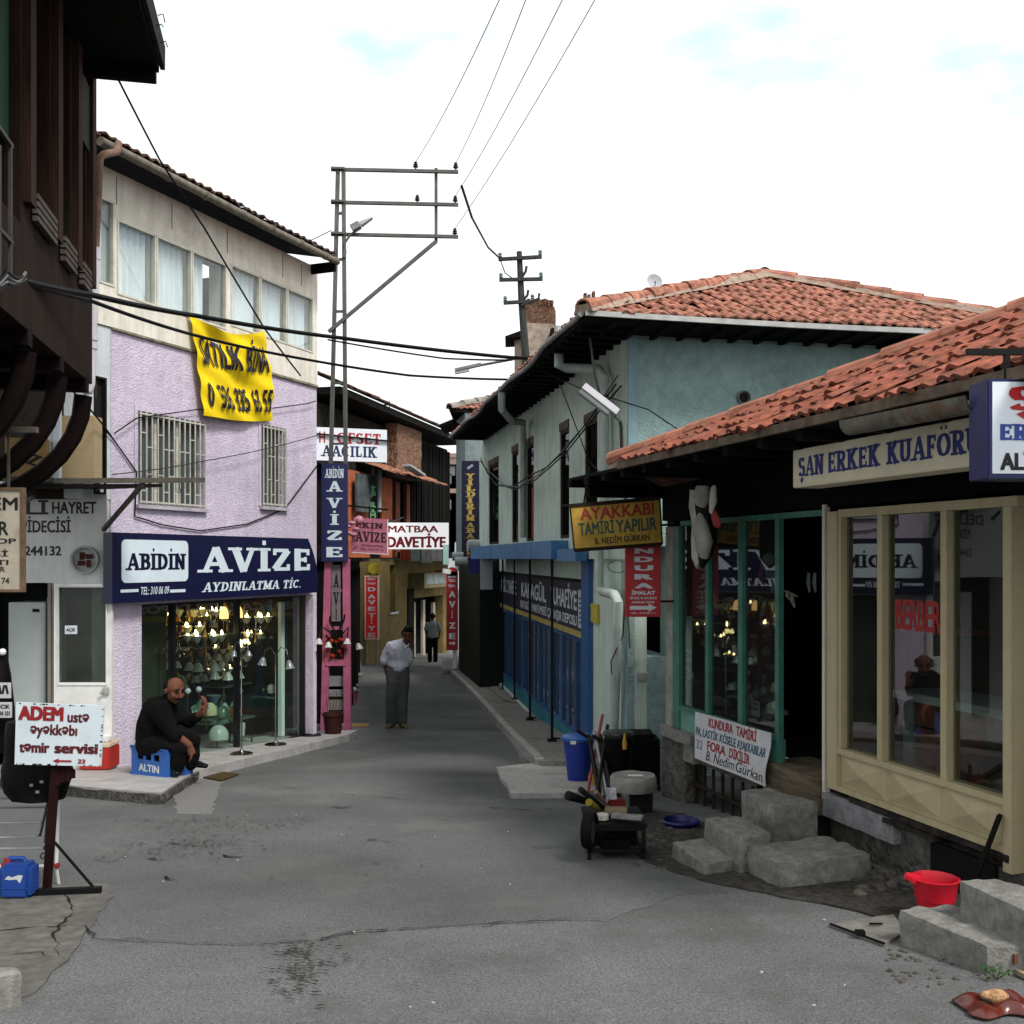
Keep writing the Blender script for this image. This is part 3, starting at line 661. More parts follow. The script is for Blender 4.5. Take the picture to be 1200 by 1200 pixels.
# barred lower windows
for i, (t0, t1, z0, z1) in enumerate(low):
    w_ = MB().frame(WL, t0 + .002, t1 - .002, z0 + .002, z1 - .002, -.14, -.06, .04).build('window', mat('window_grey', (.2, .2, .18), .7, var=.2), lh)
    m_ = MB(); nm = 3 if i == 0 else 1
    for k in range(1, nm): tt = t0 + (t1 - t0) * k / nm; m_.wbox(WL, tt - .018, tt + .018, -.13, -.07, z0 + .04, z1 - .04)
    if nm > 1: m_.build('mullion', FRAME, w_)
    MB().wbox(WL, t0 + .04, t1 - .04, -.105, -.1, z0 + .04, z1 - .04).build('pane', glass_mat('dusty_glass', (.7, .76, .76), .9, .25), w_)
    MB().sheet(lambda u, v, t0=t0, t1=t1, z0=z0, z1=z1: WL.w(t0 + .03 + (t1 - t0 - .06) * u, -.17 + .015 * math.sin(u * (t1 - t0) * 45), z0 + .03 + (z1 - z0 - .06) * v), 44, 2, .003, (WL.n.x, WL.n.y, 0)).build('curtain', mat('grey_curtain', (.3, .32, .32), .95, var=.3, scale=4, stretch=(8, 8, .3)), w_, smooth=True)
    gr = MB(); nb = 13 if i == 0 else 7
    for k in range(nb):
        tt = t0 + .01 + (t1 - t0 - .02) * k / (nb - 1); gr.wbox(WL, tt - .007, tt + .007, .03, .042, z0 + .01, z1 - .005)
    for zz in (z0 + .03, z1 - .03): gr.wbox(WL, t0 - .005, t1 + .005, .0285, .0435, zz - .009, zz + .009)
    r = random.Random(i)
    for k in range(nb - 1):
        a = t0 + .01 + (t1 - t0 - .02) * k / (nb - 1); b_ = t0 + .01 + (t1 - t0 - .02) * (k + 1) / (nb - 1)
        for zz in ((z0 + (z1 - z0) * (.15 + .18 * (k % 2))), (z0 + (z1 - z0) * (.62 + .15 * (k % 3 == 0)))): gr.wbox(WL, a + .007, b_ - .007, .031, .041, zz - .006, zz + .006)
    gr.build('window_grille', paint('grille_white', (.5, .49, .44), .6, stain=(.2, .14, .08), stain_amt=.5, stain_scale=12), lh)
    MB().wbox(WL, t0 - .03, t1 + .04, -.05, .05, z0 - .04, z0 - .001).build('sill', mat('sill_plaster', (.42, .38, .44), .9, var=.2), lh)
    m_ = MB(); m_.wbox(WL, t0 - .05, t0 - .001, 0, .012, z0, z1 + .05); m_.wbox(WL, t0 - .001, t1 + .02, 0, .011, z1 + .001, z1 + .05); m_.build('window_surround', LILAC, lh)
# narrow dark window in the pale strip
t0, t1 = WL.t(110), WL.t(125.5); zt = WL.z(112, 440)
w_ = MB().frame(WL, t0 + .002, t1 - .002, 2.25, zt - .002, -.08, .0, .018).build('window', mat('dark_frame', (.03, .035, .03), .6), lh)
MB().wbox(WL, t0 + .02, t1 - .02, -.06, -.055, 2.27, zt - .02).build('pane', glass_mat('dark_glass', (.25, .3, .28), .8, .1), w_)
# shop front: frame, panes, room
fr = MB(); fr.frame(WL, sh0 + .003, sh1 - .003, zst + .002, zshop - .003, -.2, -.12, .03)
tm = [WL.t(215), WL.t(290)]
for tt in tm: fr.wbox(WL, tt - .02, tt + .02, -.198, -.122, zst + .03, zshop - .03)
fr.build('shop_window_frame', mat('shop_frame_dark', (.02, .022, .025), .4, spec=.5), lh)
SHOPG = glass_mat('shop_glass', (.86, .94, .9), .8, .03)
for a, b_ in ((sh0 + .03, tm[0] - .02), (tm[0] + .02, tm[1] - .02), (tm[1] + .02, sh1 - .03)):
    MB().wbox(WL, a + .002, b_ - .002, -.165, -.159, zst + .032, zshop - .032).build('shop_pane', SHOPG, lh)
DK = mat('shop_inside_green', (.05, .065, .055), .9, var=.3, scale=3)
m_ = MB(); m_.wbox(WL, sh0 - .1, sh1 + .08, -2.3, -2.25, zst - .1, zshop + .3); m_.wbox(WL, sh0 - .1, sh0 - .05, -2.25, -.26, zst - .1, zshop + .3); m_.wbox(WL, sh1 + .03, sh1 + .08, -2.25, -.26, zst - .1, zshop + .3)
m_.wbox(WL, sh0 - .05, sh1 + .03, -2.25, -.26, zshop + .2, zshop + .3); m_.build('shop_room', DK, lh)
MB().wbox(WL, sh0 - .05, sh1 + .03, -2.25, -.26, zst - .1, zst - .02).build('shop_floor', mat('shop_floor_tile', (.2, .2, .18), .4), lh)
# thick old cables stapled to the wall
def cable(pts, r_, label, name='cable', m=None, group=None, sag=0.0, n=14, seg=6):
    out = []
    P = [Vector(p) for p in pts]
    for a, b in zip(P, P[1:]):
        for k in range(n):
            q = k / n; p = a.lerp(b, q); p = p - Vector((0, 0, sag * (b - a).length * 4 * q * (1 - q))); out.append(p)
    out.append(P[-1])
    o = MB().tube(out, r_, seg).build(name, m or mat('cable_black', (.012, .012, .013), .6), smooth=True)
    return tag(o, label, 'cable', group)
cable([WL.p(x, y, .02) for x, y in [(113, 492), (133, 515), (160, 553), (158, 605), (190, 615), (235, 622), (290, 614), (334, 596), (372, 545)]], .008, 'thin black cable stapled in a curve under both barred windows', sag=0, n=4)
cable([WL.p(x, y, .06) for x, y in [(134, 508), (160, 490), (230, 480), (300, 481), (360, 473), (370, 470)]], .007, 'thin cable running along just under the yellow banner', sag=.0, n=4)
cable([WL.p(132, 556, .07), WL.p(240, 540, .1), WL.p(372, 510, .1)], .006, 'thin grey cable crossing the lilac wall in front of the barred windows', m=mat('cable_grey', (.08, .08, .085), .6), sag=.01)

# downpipe between the timber house and the lilac house
dp = thing('downpipe', 'white plastic downpipe, rusty at the top, at the corner of the lilac house', 'pipe', WL.w(tL0 + .1, .1, 3.2))
a_, b_ = pt(117, 185, 9.05), pt(112, 290, 9.05); c_ = pt(106, 450, 9.05)
MB().tube([pt(139, 168, 9.7), pt(137, 178, 9.5), pt(122, 181, 9.1), a_, b_], .034, 10).build('rusty_pipe', mat('rusty_pipe', (.2, .12, .085), .8, var=.3, scale=9), dp, smooth=True)
m_ = MB(); m_.tube([b_, c_, pt(104, 458, 9.05), pt(99, 458, 9.02)], .04, 12); 
for py in (300, 395, 405): m_.tube([pt(111.5 - (py - 300) * .033, py, 9.05), pt(111.5 - (py + 4 - 300) * .033, py + 4, 9.05)], .046, 12)
m_.build('pipe', paint('pipe_white', (.6, .58, .62), .5), dp, smooth=True)

# ================================================================ lamp shop sign over the window
NAVY = paint('navy_sign', (.012, .012, .075), .35, spec=.5)
LETW = paint('letter_white', (.62, .72, .78), .4, var=.05)
LETN = paint('letter_navy', (.01, .012, .06), .4, var=.05)
sg = thing('shop_sign', 'long navy blue sign reading ABİDİN AVİZE over the lamp shop window', 'sign', WL.w(WL.t(240), .1, 1.15))
s0, s1 = WL.t(131.5, .15), WL.t(372, .15); zb, zt = 1.155, 1.865
def sface(u, v, h): return WL.w(u, .15 + h, v)
b = MB(); K = 10
for k in range(K):      # right end bowed outwards
    z0, z1 = zb + (zt - zb) * k / K, zb + (zt - zb) * (k + 1) / K
    e0, e1 = [s1 - .22 * ((z - zb) / (zt - zb)) ** 1.6 + .05 * math.sin(math.pi * (z - zb) / (zt - zb)) for z in (z0, z1)]
    b.hexa([WL.w(s0, .15, z0), WL.w(e0, .15, z0), WL.w(e0, .035, z0), WL.w(s0, .035, z0), WL.w(s0, .15, z1), WL.w(e1, .15, z1), WL.w(e1, .035, z1), WL.w(s0, .035, z1)])
b.build('board', NAVY, sg)
def sxy(px, py): return WL.t(px, .15), WL.z(px, py, .15)
# white rounded plate with the name
pa, pb = sxy(142, 632), sxy(220, 681); L_ = MB(); u0, u1, v0, v1 = pa[0], pb[0], pb[1], pa[1]; rr = .06; poly = []
for cx_, cy_, a0 in ((u1 - rr, v1 - rr, 0), (u0 + rr, v1 - rr, 90), (u0 + rr, v0 + rr, 180), (u1 - rr, v0 + rr, 270)):
    for k in range(6): poly.append((cx_ + rr * math.cos(R(a0 + 18 * k)), cy_ + rr * math.sin(R(a0 + 18 * k))))
n_ = len(poly); L_.add([WL.w(u, .1515, v) for u, v in poly] + [WL.w(u, .157, v) for u, v in poly], [tuple(range(n_, 2 * n_))] + [(i, (i + 1) % n_, n_ + (i + 1) % n_, n_ + i) for i in range(n_)])
L_.build('name_plate', LETW, sg)
lettering(MB(), 'ABİDİN', lambda u, v, h: WL.w(u, .157 + h, v), u0 + .05, u1 - .04, v0 + .13, v1 - .14, slab=(.24, .15)).build('lettering', LETN, sg)
x0, x1, yb, yt = WL.t(231, .15), WL.t(363, .15), sxy(231, 671)[1], sxy(231, 641)[1]
L_ = MB(); lettering(L_, 'AVİZE', sface, x0, x1, yb, yt, slab=(.24, .15))
lettering(L_, 'AYDINLATMA TİC.', sface, WL.t(236, .15), WL.t(352, .15), sxy(236, 694)[1], sxy(236, 683)[1], slab=(.2, .13), shear=.18)
lettering(L_, 'TEL: 310 06 09', sface, WL.t(165, .15), WL.t(198, .15), sxy(165, 697)[1], sxy(165, 688)[1], bold=.01, shear=.25)
for p0, p1 in ((141, 162), (199, 217)):
    L_.wbox(WL, WL.t(p0, .15), WL.t(p1, .15), .152, .154, sxy(p0, 694.5)[1], sxy(p0, 691)[1])
L_.build('lettering', LETW, sg)

# ================================================================ yellow banner
bn = thing('banner', 'yellow cloth banner reading SATILIK BİNA with a phone number, nailed over the lilac wall', 'banner', WL.w(WL.t(270), .1, 2.9))
C00, C10, C01, C11 = [(WL.t(x, .09), WL.z(x, y, .09)) for x, y in ((238, 487), (321, 493), (223.5, 367), (312, 387))]
def bfn(u, v, h):
    t = (C00[0] * (1 - u) + C10[0] * u) * (1 - v) + (C01[0] * (1 - u) + C11[0] * u) * v
    z = (C00[1] * (1 - u) + C10[1] * u) * (1 - v) + (C01[1] * (1 - u) + C11[1] * u) * v
    z -= .13 * math.sin(math.pi * u) * v ** 3 + .03 * math.sin(math.pi * u) * (1 - v)
    f1 = max(0, 1 - abs(u - .33 - .5 * (1 - v) * .5) * 5); n = .085 + (.02 if h > 0 else 0) + .035 * math.sin(5 * (u * 1.1 + v * .9)) + .03 * math.sin(9 * (u - v * .8) + 1) * (.3 + .7 * v) + .014 * math.sin(22 * (u * .6 + v) + .5) + .02 * math.sin(math.pi * u) * math.sin(13 * v)
    return WL.w(t, n + h, z)
YEL = mat('banner_yellow', (.86, .62, .012), .7, var=.06, scale=5, bump=.25, bscale=18)
MB().sheet(lambda u, v: bfn(u, v, 0), 44, 36, .003, (WL.n.x, WL.n.y, 0)).build('cloth', YEL, bn, smooth=True)
L_ = MB(); lettering(L_, 'SATILIK', bfn, .07, .58, .53, .82, bold=.03, cuts=26); lettering(L_, 'BİNA', bfn, .64, .955, .53, .82, bold=.03, cuts=16)
for s_, a, b_ in (('0', .06, .12), ('536', .2, .4), ('335', .47, .67), ('63', .73, .82), ('55', .86, .97)): lettering(L_, s_, bfn, a, b_, .1, .34, bold=.03, cuts=9)
L_.build('lettering', paint('banner_ink', (.012, .014, .05), .6), bn)

# ================================================================ white pide shop
wh = thing('pide_shop', 'white painted pide shop front with open glazed door beside the lilac house', 'shop', (-5.0, 10.3, gz(10.3)))
def ww(px, n=0): return WW.t(px, n)
def wz(py, n=0): return WW.z(60, py, n)
WHW = mat('white_wall', (.62, .64, .62), .85, var=.08, scale=5, bump=.12, bscale=40, streak=.2, stain=(.3, .3, .27), stain_amt=.2)
dL, dR = ww(-14), ww(124.2)
MB().holed(WW, ww(-190), ww(125.0), -.75, 2.38, [[ww(-60), ww(59.5), -.75, wz(683)], [ww(62), ww(132) - .1, -.75, wz(684)]], .2).build('wall', WHW, wh)
L_ = MB(); fw = face_of(WW, 0)
BLKR = paint('sign_black_red', (.035, .012, .012), .5)
lettering(L_, 'DELİ', fw, ww(-8), ww(57), wz(603), wz(587), bold=.03); lettering(L_, 'HAYRET', fw, ww(61), ww(113), wz(602), wz(588), bold=.03)
lettering(L_, 'PİDECİSİ', fw, ww(25), ww(83), wz(624), wz(610), bold=.03); L_.build('lettering', BLKR, wh)
L_ = MB(); lettering(L_, '3244132', fw, ww(22), ww(72), wz(651), wz(640), bold=.03); L_.build('lettering', paint('sign_black', (.015, .015, .015), .5), wh)
vn = MB(); c = WW.p(101, 656, .0); vn.lathe([(.125, 0), (.14, .0), (.14, .05), (.12, .05), (.12, .012), (.0, .012)], c, 28, (0, -1, 0), cap=False); vo = vn.build('vent', mat('vent_rim', (.3, .31, .3), .5), wh, smooth=True)
vb = MB(); 
for k in range(4): vb.box(c + Vector((.05 * math.cos(k * math.pi / 2 + .7), -.02, .05 * math.sin(k * math.pi / 2 + .7))), (.075, .008, .05), rot=Matrix.Rotation(-(k * math.pi / 2), 3, 'Y') @ Matrix.Rotation(.4, 3, 'X'))
vb.build('fan', mat('rust_fan', (.09, .03, .02), .8, var=.3), vo)
# fixed white fridge side, door post, open door
MB().wbox(WW, ww(4), ww(48), -.5, -.1, -.55, wz(706, -.1)).build('cold_cabinet', mat('cabinet_grey', (.4, .44, .43), .6, var=.05), wh, bevel=.006)
MB().wbox(WW, ww(49), ww(55), -.45, -.12, -.55, wz(700, -.1)).build('cabinet_edge', mat('cabinet_edge', (.3, .34, .33), .6), wh)
MB().wbox(WW, ww(57.5), ww(61), -.2, .03, -.6, wz(683)).build('door_post', paint('post_brown', (.2, .17, .14), .6), wh)
DZ0, DZ1 = -.5, wz(684)
door = MB(); d0, d1 = ww(63, .06), ww(131, .06); 
door.holed(WW, d0, d1, DZ0, DZ1, [[d0 + .045, d1 - .05, wz(800, .06), wz(688.5, .06)]], .045, .06); dro = door.build('door', WHITEP, wh)
MB().wbox(WW, d0 + .045, d1 - .05, .03, .036, wz(800, .06), wz(688.5, .06)).build('pane', glass_mat('door_glass', (.6, .68, .6), .9, .15), dro)
MB().frame(WW, d0 + .04, d1 - .045, wz(803, .06), wz(686, .06), .061, .07, .012).build('glazing_bead', WHITEP, dro)
MB().wbox(WW, ww(121, .06), ww(128, .06), .061, .085, wz(814, .06), wz(805, .06)).build('lock', mat('lock_grey', (.42, .42, .4), .4, metal=.3), dro, bevel=.004)
MB().tube([WW.p(122, 811, .1), WW.p(117, 812, .1)], .009, 8).build('handle', mat('lock_grey2', (.35, .35, .33), .4, metal=.4), dro)
pn = MB().wbox(WW, ww(76, .037), ww(90.5, .037), .0375, .0385, wz(743, .037), wz(733, .037)).build('notice', paint('notice_white', (.62, .68, .72), .7), dro)
lettering(MB(), 'AÇIK', face_of(WW, .0385), ww(78, .037), ww(88.5, .037), wz(740, .037), wz(736, .037), bold=.03).build('lettering', LETN, pn)
m_ = MB(); m_.wbox(WW, ww(-60), ww(128), -1.6, -1.55, -.75, 2.3); m_.wbox(WW, ww(128), ww(128) + .05, -1.55, -.21, -.75, 2.3); m_.wbox(WW, ww(-61), ww(-60), -1.55, -.21, -.75, 2.3); m_.wbox(WW, ww(-60), ww(128), -1.55, -.21, 1.6, 2.3)
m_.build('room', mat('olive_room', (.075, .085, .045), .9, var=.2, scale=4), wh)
m_ = MB(); m_.bar(WW.p(118, 766, -.3), WW.p(124, 802, -.3), .03, .02); m_.build('leaning_rail', paint('rail_red', (.09, .01, .015), .5), wh)
MB().wbox(WW, ww(33), ww(41), -.095, -.09, wz(717, -.09), wz(713.5, -.09)).build('cabinet_plate', mat('plate_black', (.02, .02, .02), .5), wh)

# awning frame over the white shop
af = thing('awning', 'dark metal awning frame with diagonal stay over the pide shop', 'awning', (-5, 10, 2.35))
AWN = mat('awning_metal', (.13, .12, .1), .6, var=.3, scale=10, metal=.3)
m_ = MB(); ya = 9.3
m_.bar(pt(3, 562, ya), pt(62, 562, ya), .035); m_.bar(pt(62, 563.5, ya), pt(240, 562.5, ya + .5), .045); m_.build('front_bar', AWN, af)
m_ = MB(); m_.bar(pt(121, 621, 10.25), pt(167, 568, 9.6), .035); m_.build('stay', AWN, af)
m_ = MB(); m_.bar(pt(19, 594, 9.9), pt(40, 582, 9.6), .03); m_.build('stay', AWN, af)
m_ = MB(); m_.hexa([pt(0, 566, ya), pt(190, 566, ya + .4), pt(128, 570, 10.28), pt(-30, 570, 10.28)] and [pt(-20, 567, ya) - Vector((0, 0, .03)), pt(190, 567, ya + .45) - Vector((0, 0, .03)), pt(128, 571, 10.26) - Vector((0, 0, .02)), pt(-30, 571, 10.26) - Vector((0, 0, .02)), pt(-20, 567, ya), pt(190, 567, ya + .45), pt(128, 571, 10.26), pt(-30, 571, 10.26)])
m_.build('canopy', mat('canopy_dark', (.03, .028, .025), .9), af)
m_ = MB(); q = pt(210, 572, 9.75); m_.tube([q + Vector((0, 0, .05)), q, q + Vector((.015, 0, -.03)), q + Vector((0, 0, -.05)), q + Vector((-.015, 0, -.035))], .006, 6); m_.build('hook', AWN, af)

# rolled shutter box, white post and crates above the canopy
MB_ = MB(); MB_.box(pt(87, 525, 9.9), (.46, .2, .60)); o = MB_.build('shutter', mat('shutter_beige', (.38, .29, .17), .8, var=.12, scale=3, stretch=(.3, .3, 40)), None)
tag(o, 'beige roller shutter standing on the awning below the timber house', 'shutter')
m_ = MB(); m_.box(pt(61, 522, 9.7), (.05, .06, .68)); m_.box(pt(67, 520, 9.68), (.065, .06, .68)); tag(m_.build('post', paint('post_pale', (.5, .56, .62), .5), None, bevel=.004), 'pale blue white metal post beside the beige shutter above the awning', 'post')
cb = thing('cardboard_box', 'brown cardboard box with a black word on the awning', 'box', pt(30, 562, 9.6))
rot_ = Matrix.Rotation(R(20), 3, 'Z')
MB().box(pt(33, 538, 9.6) , (.36, .3, .36), rot=rot_).build('carton', mat('cardboard', (.28, .18, .08), .9, var=.15), cb)
cc_ = pt(33, 538, 9.6); fu = rot_ @ Vector((1, 0, 0)); fn_ = rot_ @ Vector((0, -1, 0))
lettering(MB(), 'PIZ', lambda u, v, h: cc_ + fn_ * (.15 + h) + fu * (u * .96 + v * .3) + Vector((0, 0, v - u * .3)), -.13, .13, -.05, .05, bold=.03).build('lettering', paint('sign_black', (.015, .015, .015)), cb)

# ================================================================ dark timber house overhanging at the upper left
th = thing('timber_house', 'dark brown weathered timber house with overhanging upper floor and deep eaves', 'house', (-4.6, 7, gz(7)))
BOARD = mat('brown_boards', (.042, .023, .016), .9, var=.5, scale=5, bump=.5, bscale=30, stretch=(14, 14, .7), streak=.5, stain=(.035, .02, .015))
BLACKB = mat('black_boards', (.02, .016, .013), .95, var=.4, scale=8, stretch=(10, 10, .6))
tT0, tT1 = -2.2, WT.t(108); zbot = 3.12; ztop = 5.75
def tz(px, py): return WT.z(px, py)
def tw(px): return WT.t(px)
wins = [[tw(-60), tw(24), tz(24, 262), 6.2], [tw(37), tw(58), tz(37, 225), 6.2], [tw(70), tw(82), tz(70, 275), 6.2], [tw(92), tw(100), tz(92, 305), 6.2]]
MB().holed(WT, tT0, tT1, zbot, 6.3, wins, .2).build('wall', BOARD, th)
for i, (a, b_, c0, c1) in enumerate(wins):
    w_ = MB().wbox(WT, a + .002, b_ - .002, -.16, -.1, c0 + .002, c1 - .002).build('window', BLACKB, th)
    # slatted sill under each opening
    m_ = MB()
    if i:
        for k in range(4): m_.wbox(WT, a - .03, b_ + .03, .01 + .035 * (k % 2) * 0, .05, c0 - .2 + k * .05, c0 - .165 + k * .05)
        m_.build('sill', mat('grey_slats', (.12, .10, .09), .9, var=.3, scale=9), th)
m_ = MB()
for px in (30, 63, 87, 104): m_.wbox(WT, tw(px) - .07, tw(px) + .07, .001, .05, tz(px, 240 + (px - 30) * 1.3), 6.2)
m_.build('cover_board', mat('red_brown_boards', (.06, .028, .019), .85, var=.5, scale=6, stretch=(12, 12, .6), streak=.3, stain=(.05, .03, .02)), th)
gp_ = MB(); gp_.wbox(WT, tw(-30), tw(22), -.09, -.06, tz(10, 150), 6.15); gp_.build('shutter', mat('green_shutter', (.012, .07, .035), .7, var=.3, scale=6, stretch=(20, 20, .5)), th)
m_ = MB()
for k in range(5):
    px = -40 + k * 13; m_.bar(WT.p(px, 330, .12), WT.p(px, 150, .12) if False else WT.w(WT.t(px, .12), .12, WT.z(px, 170, .12)), .018)
m_.bar(WT.w(WT.t(-60, .12), .12, WT.z(14, 172, .12)), WT.w(WT.t(14, .12), .12, WT.z(14, 172, .12)), .022); m_.bar(WT.w(WT.t(-60, .12), .12, WT.z(14, 285, .12)), WT.w(WT.t(14, .12), .12, WT.z(14, 285, .12)), .022)
m_.build('balcony_rail', mat('rail_grey', (.1, .09, .08), .7), th)
# eaves and roof
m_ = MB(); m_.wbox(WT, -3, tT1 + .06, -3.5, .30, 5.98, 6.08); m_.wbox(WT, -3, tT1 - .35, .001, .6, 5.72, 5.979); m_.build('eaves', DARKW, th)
m_ = MB(); m_.wbox(WT, tT1 - .42, tT1 - .351, .02, .58, 5.62, 5.719); m_.build('bargeboard', DARKW, th)
a = WT.p(180, 30, 0); m_ = MB(); m_.bar(WT.w(-3, .63, 5.93), WT.w(tT1 - .36, .63, 5.84), .04, .2); m_.build('fascia', mat('fascia_grey', (.05, .045, .045), .9, var=.5, scale=9), th, rough=.01)
m_ = MB()
for k, (px, py) in enumerate([(183, 30), (188, 50), (185, 18)]): q = pt(px, py, 7.2); m_.tube([q, q + Vector((.03, .02, .02)), q + Vector((.05, 0, -.01 - .02 * k))], .004, 5)
m_.build('broken_lath', DARKW, th)
m_ = MB(); m_.wbox(WT, tT1 - .5, tT1 - .0, -.1, .02, 5.05, 5.6); 
m_.build('corner_block', mat('corner_grey', (.07, .075, .075), .9), th)
# underside, beams and curved brackets
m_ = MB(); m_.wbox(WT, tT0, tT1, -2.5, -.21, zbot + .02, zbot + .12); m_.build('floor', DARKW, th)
m_ = MB()
for k in range(7): t = tT0 + .3 + k * (tT1 - tT0 - .5) / 6; m_.wbox(WT, t - .06, t + .06, -2.2, -.0, zbot - .1, zbot + .019)
m_.build('beam', mat('dark_red_beam', (.02, .006, .005), .85, var=.4, scale=8), th)
for k in range(4):
    t = tT1 - .12 - k * .95; P = []
    for i in range(9):
        th_ = math.pi / 2 * i / 8; P.append(WT.w(t, -1.15 + 1.1 * math.sin(th_), zbot - 1.05 + .93 * (1 - math.cos(th_))))
    MB().tube(P, [(.05, .075)] * 9, 8).build('bracket', mat('bracket_red', (.018, .003, .003), .75, var=.5, scale=7), th, smooth=True)
m_ = MB(); m_.wbox(WT, tT0, WT.t(66), -.5, -.4, 2.38, zbot + .01); m_.build('lower_wall', DARKW, th)  # dark filler sheet added behind the brackets so the shaded gap reads black
m_ = MB(); m_.wbox(WT, tT0, tT1 - .3, -2.4, -1.36, -.8, 2.42) ; 
tk = MB(); tk.tube([WT.p(2, 345, .06) , WT.p(14, 425, .0), WT.p(4, 470, -.02)], .1, 8)
# tangle of cables on the timber wall
r = random.Random(12)
for k in range(5):
    P = [WT.p(-10 - 6 * k, 330 + 5 * k, .1), WT.p(8, 325 + r.uniform(-8, 12), .14), WT.p(30, 322 + r.uniform(-4, 6), .12)]
    cable(P, .010, 'loop of cable in the tangle on the timber house wall', group='cable tangle on the timber house', sag=.06, n=8, m=mat('cable_white', (.16, .16, .16), .8) if k in (1, 3) else None)
cable([pt(14, 322, 6.6), pt(60, 440, 8.2), pt(96, 470, 9.3), pt(133, 515, 10.2)], .009, 'black cable dropping from the timber house to the lilac wall', sag=-.02)

# hanging signboard at the far left edge
hs = thing('signboard', 'beige framed signboard with black lettering hanging at the left edge', 'sign', pt(-10, 695, 7.2))
sx0, sx1 = pt(-75, 600, 7.2).x, pt(24, 600, 7.2).x; z0_, z1_ = pt(0, 692, 7.2).z, pt(0, 573, 7.2).z
HB = Wall((sx0, 7.2), (1, .04), (.04, -1)); wid = sx1 - sx0
m_ = MB(); m_.wbox(HB, 0, wid, -.03, 0, z0_, z1_); m_.build('board', mat('board_beige', (.42, .38, .3), .8, var=.15, scale=5, stain=(.2, .13, .07), stain_amt=.5, stain_scale=6), hs)
MB().frame(HB, -.012, wid + .012, z0_ - .012, z1_ + .012, -.04, .012, .02).build('frame', mat('board_frame', (.17, .11, .07), .8, var=.3, scale=9), hs)
L_ = MB(); fh = face_of(HB, 0); hx = lambda px: HB.t(px); hz = lambda py: HB.z(0, py)
for s_, a, b_, y0, y1 in (('SİSTEM', -62, 21, 598, 583), ('SEKTÖR', -62, 10, 627, 611), ('HER TOP', -55, 19, 637, 631), ('TABİ', -40, 10, 652, 646), ('SANATI', -50, 10, 662, 656), ('İR', -4, 6, 670, 664), ('74', 2, 11, 684, 677)):
    lettering(L_, s_, fh, hx(a), hx(b_), hz(y0), hz(y1), bold=.02)
L_.build('lettering', paint('sign_black', (.015, .015, .015)), hs)
m_ = MB(); m_.bar(HB.w(.1, -.015, z1_ + .01), HB.w(.1, -.015, z1_ + .4), .015); m_.bar(HB.w(wid - .1, -.015, z1_ + .01), HB.w(wid - .1, -.015, z1_ + .4), .015); m_.build('hanger', AWN, hs, split=True)
MB().wbox(HB, -.6, wid + .1, -.04, .02, z1_ + .4, z1_ + .44).build('hanger_bar', AWN, hs)

# tiled platform in front of the shops
TILEW = mat('platform_tile', (.36, .35, .345), .5, var=.2, scale=6, stain=(.3, .27, .25), stain_amt=.35, stain_scale=3)
pl_ = pxpoly([(-60, 905), (60, 917), (79, 920), (135, 925), (189, 929), (212, 914), (231, 903), (300, 886), (360, 872), (408, 861)], .1)
pp = pl_ + [(-2.2, 14.6), (-3.2, 14.3), (-4.3, 11.2), (-4.3, 10.7), (-6.4, 10.7)]
ground_sheet(pp, .1, 'platform', TILEW, th=.3)
m_ = MB()
for a, b in zip(pl_[:7], pl_[1:7]):
    A_, B_ = Vector((*a, gz(a[1]) + .085)), Vector((*b, gz(b[1]) + .085)); dv = (B_ - A_).normalized(); s_ = Vector((dv.y, -dv.x, 0)) * .02
    m_.hexa([A_ - s_ * .2 - Vector((0, 0, .25)), A_ + s_ - Vector((0, 0, .25)), B_ + s_ - Vector((0, 0, .25)), B_ - s_ * .2 - Vector((0, 0, .25)), A_ - s_ * .2, A_ + s_, B_ + s_, B_ - s_ * .2])
tag(m_.build('kerb', mat('platform_edge', (.13, .125, .11), .95, var=.5, scale=16, bump=1.0, bscale=40, bdist=.03, stain=(.04, .038, .034), stain_amt=.7, stain_scale=7, stain_pos=.47), rough=.03, rscale=11, sub=4), kind='structure')
m_ = MB()      # joints between the tiles
for k in range(9):
    q = WL.w(-.2 + k * .42, .02, 0); e = WL.w(-.2 + k * .42, .42 if k > 2 else 1.3, 0)
    A_ = Vector((q.x, q.y, gz(q.y) + .102)); B_ = Vector((e.x, e.y, gz(e.y) + .102)); s_ = Vector((WL.u.x, WL.u.y, 0)) * .004
    m_.add([A_ - s_, A_ + s_, B_ + s_, B_ - s_], [(0, 1, 2, 3)])
A_ = WL.w(-1.0, .7, 0); B_ = WL.w(.9, .7, 0); s_ = Vector((WL.n.x, WL.n.y, 0)) * .004
m_.add([Vector((p.x, p.y, gz(p.y) + .1022)) for p in (A_ - s_, A_ + s_, B_ + s_, B_ - s_)], [(0, 1, 2, 3)])
tag(m_.build('platform_joints', mat('tile_joint', (.2, .19, .18), .9)), kind='structure')
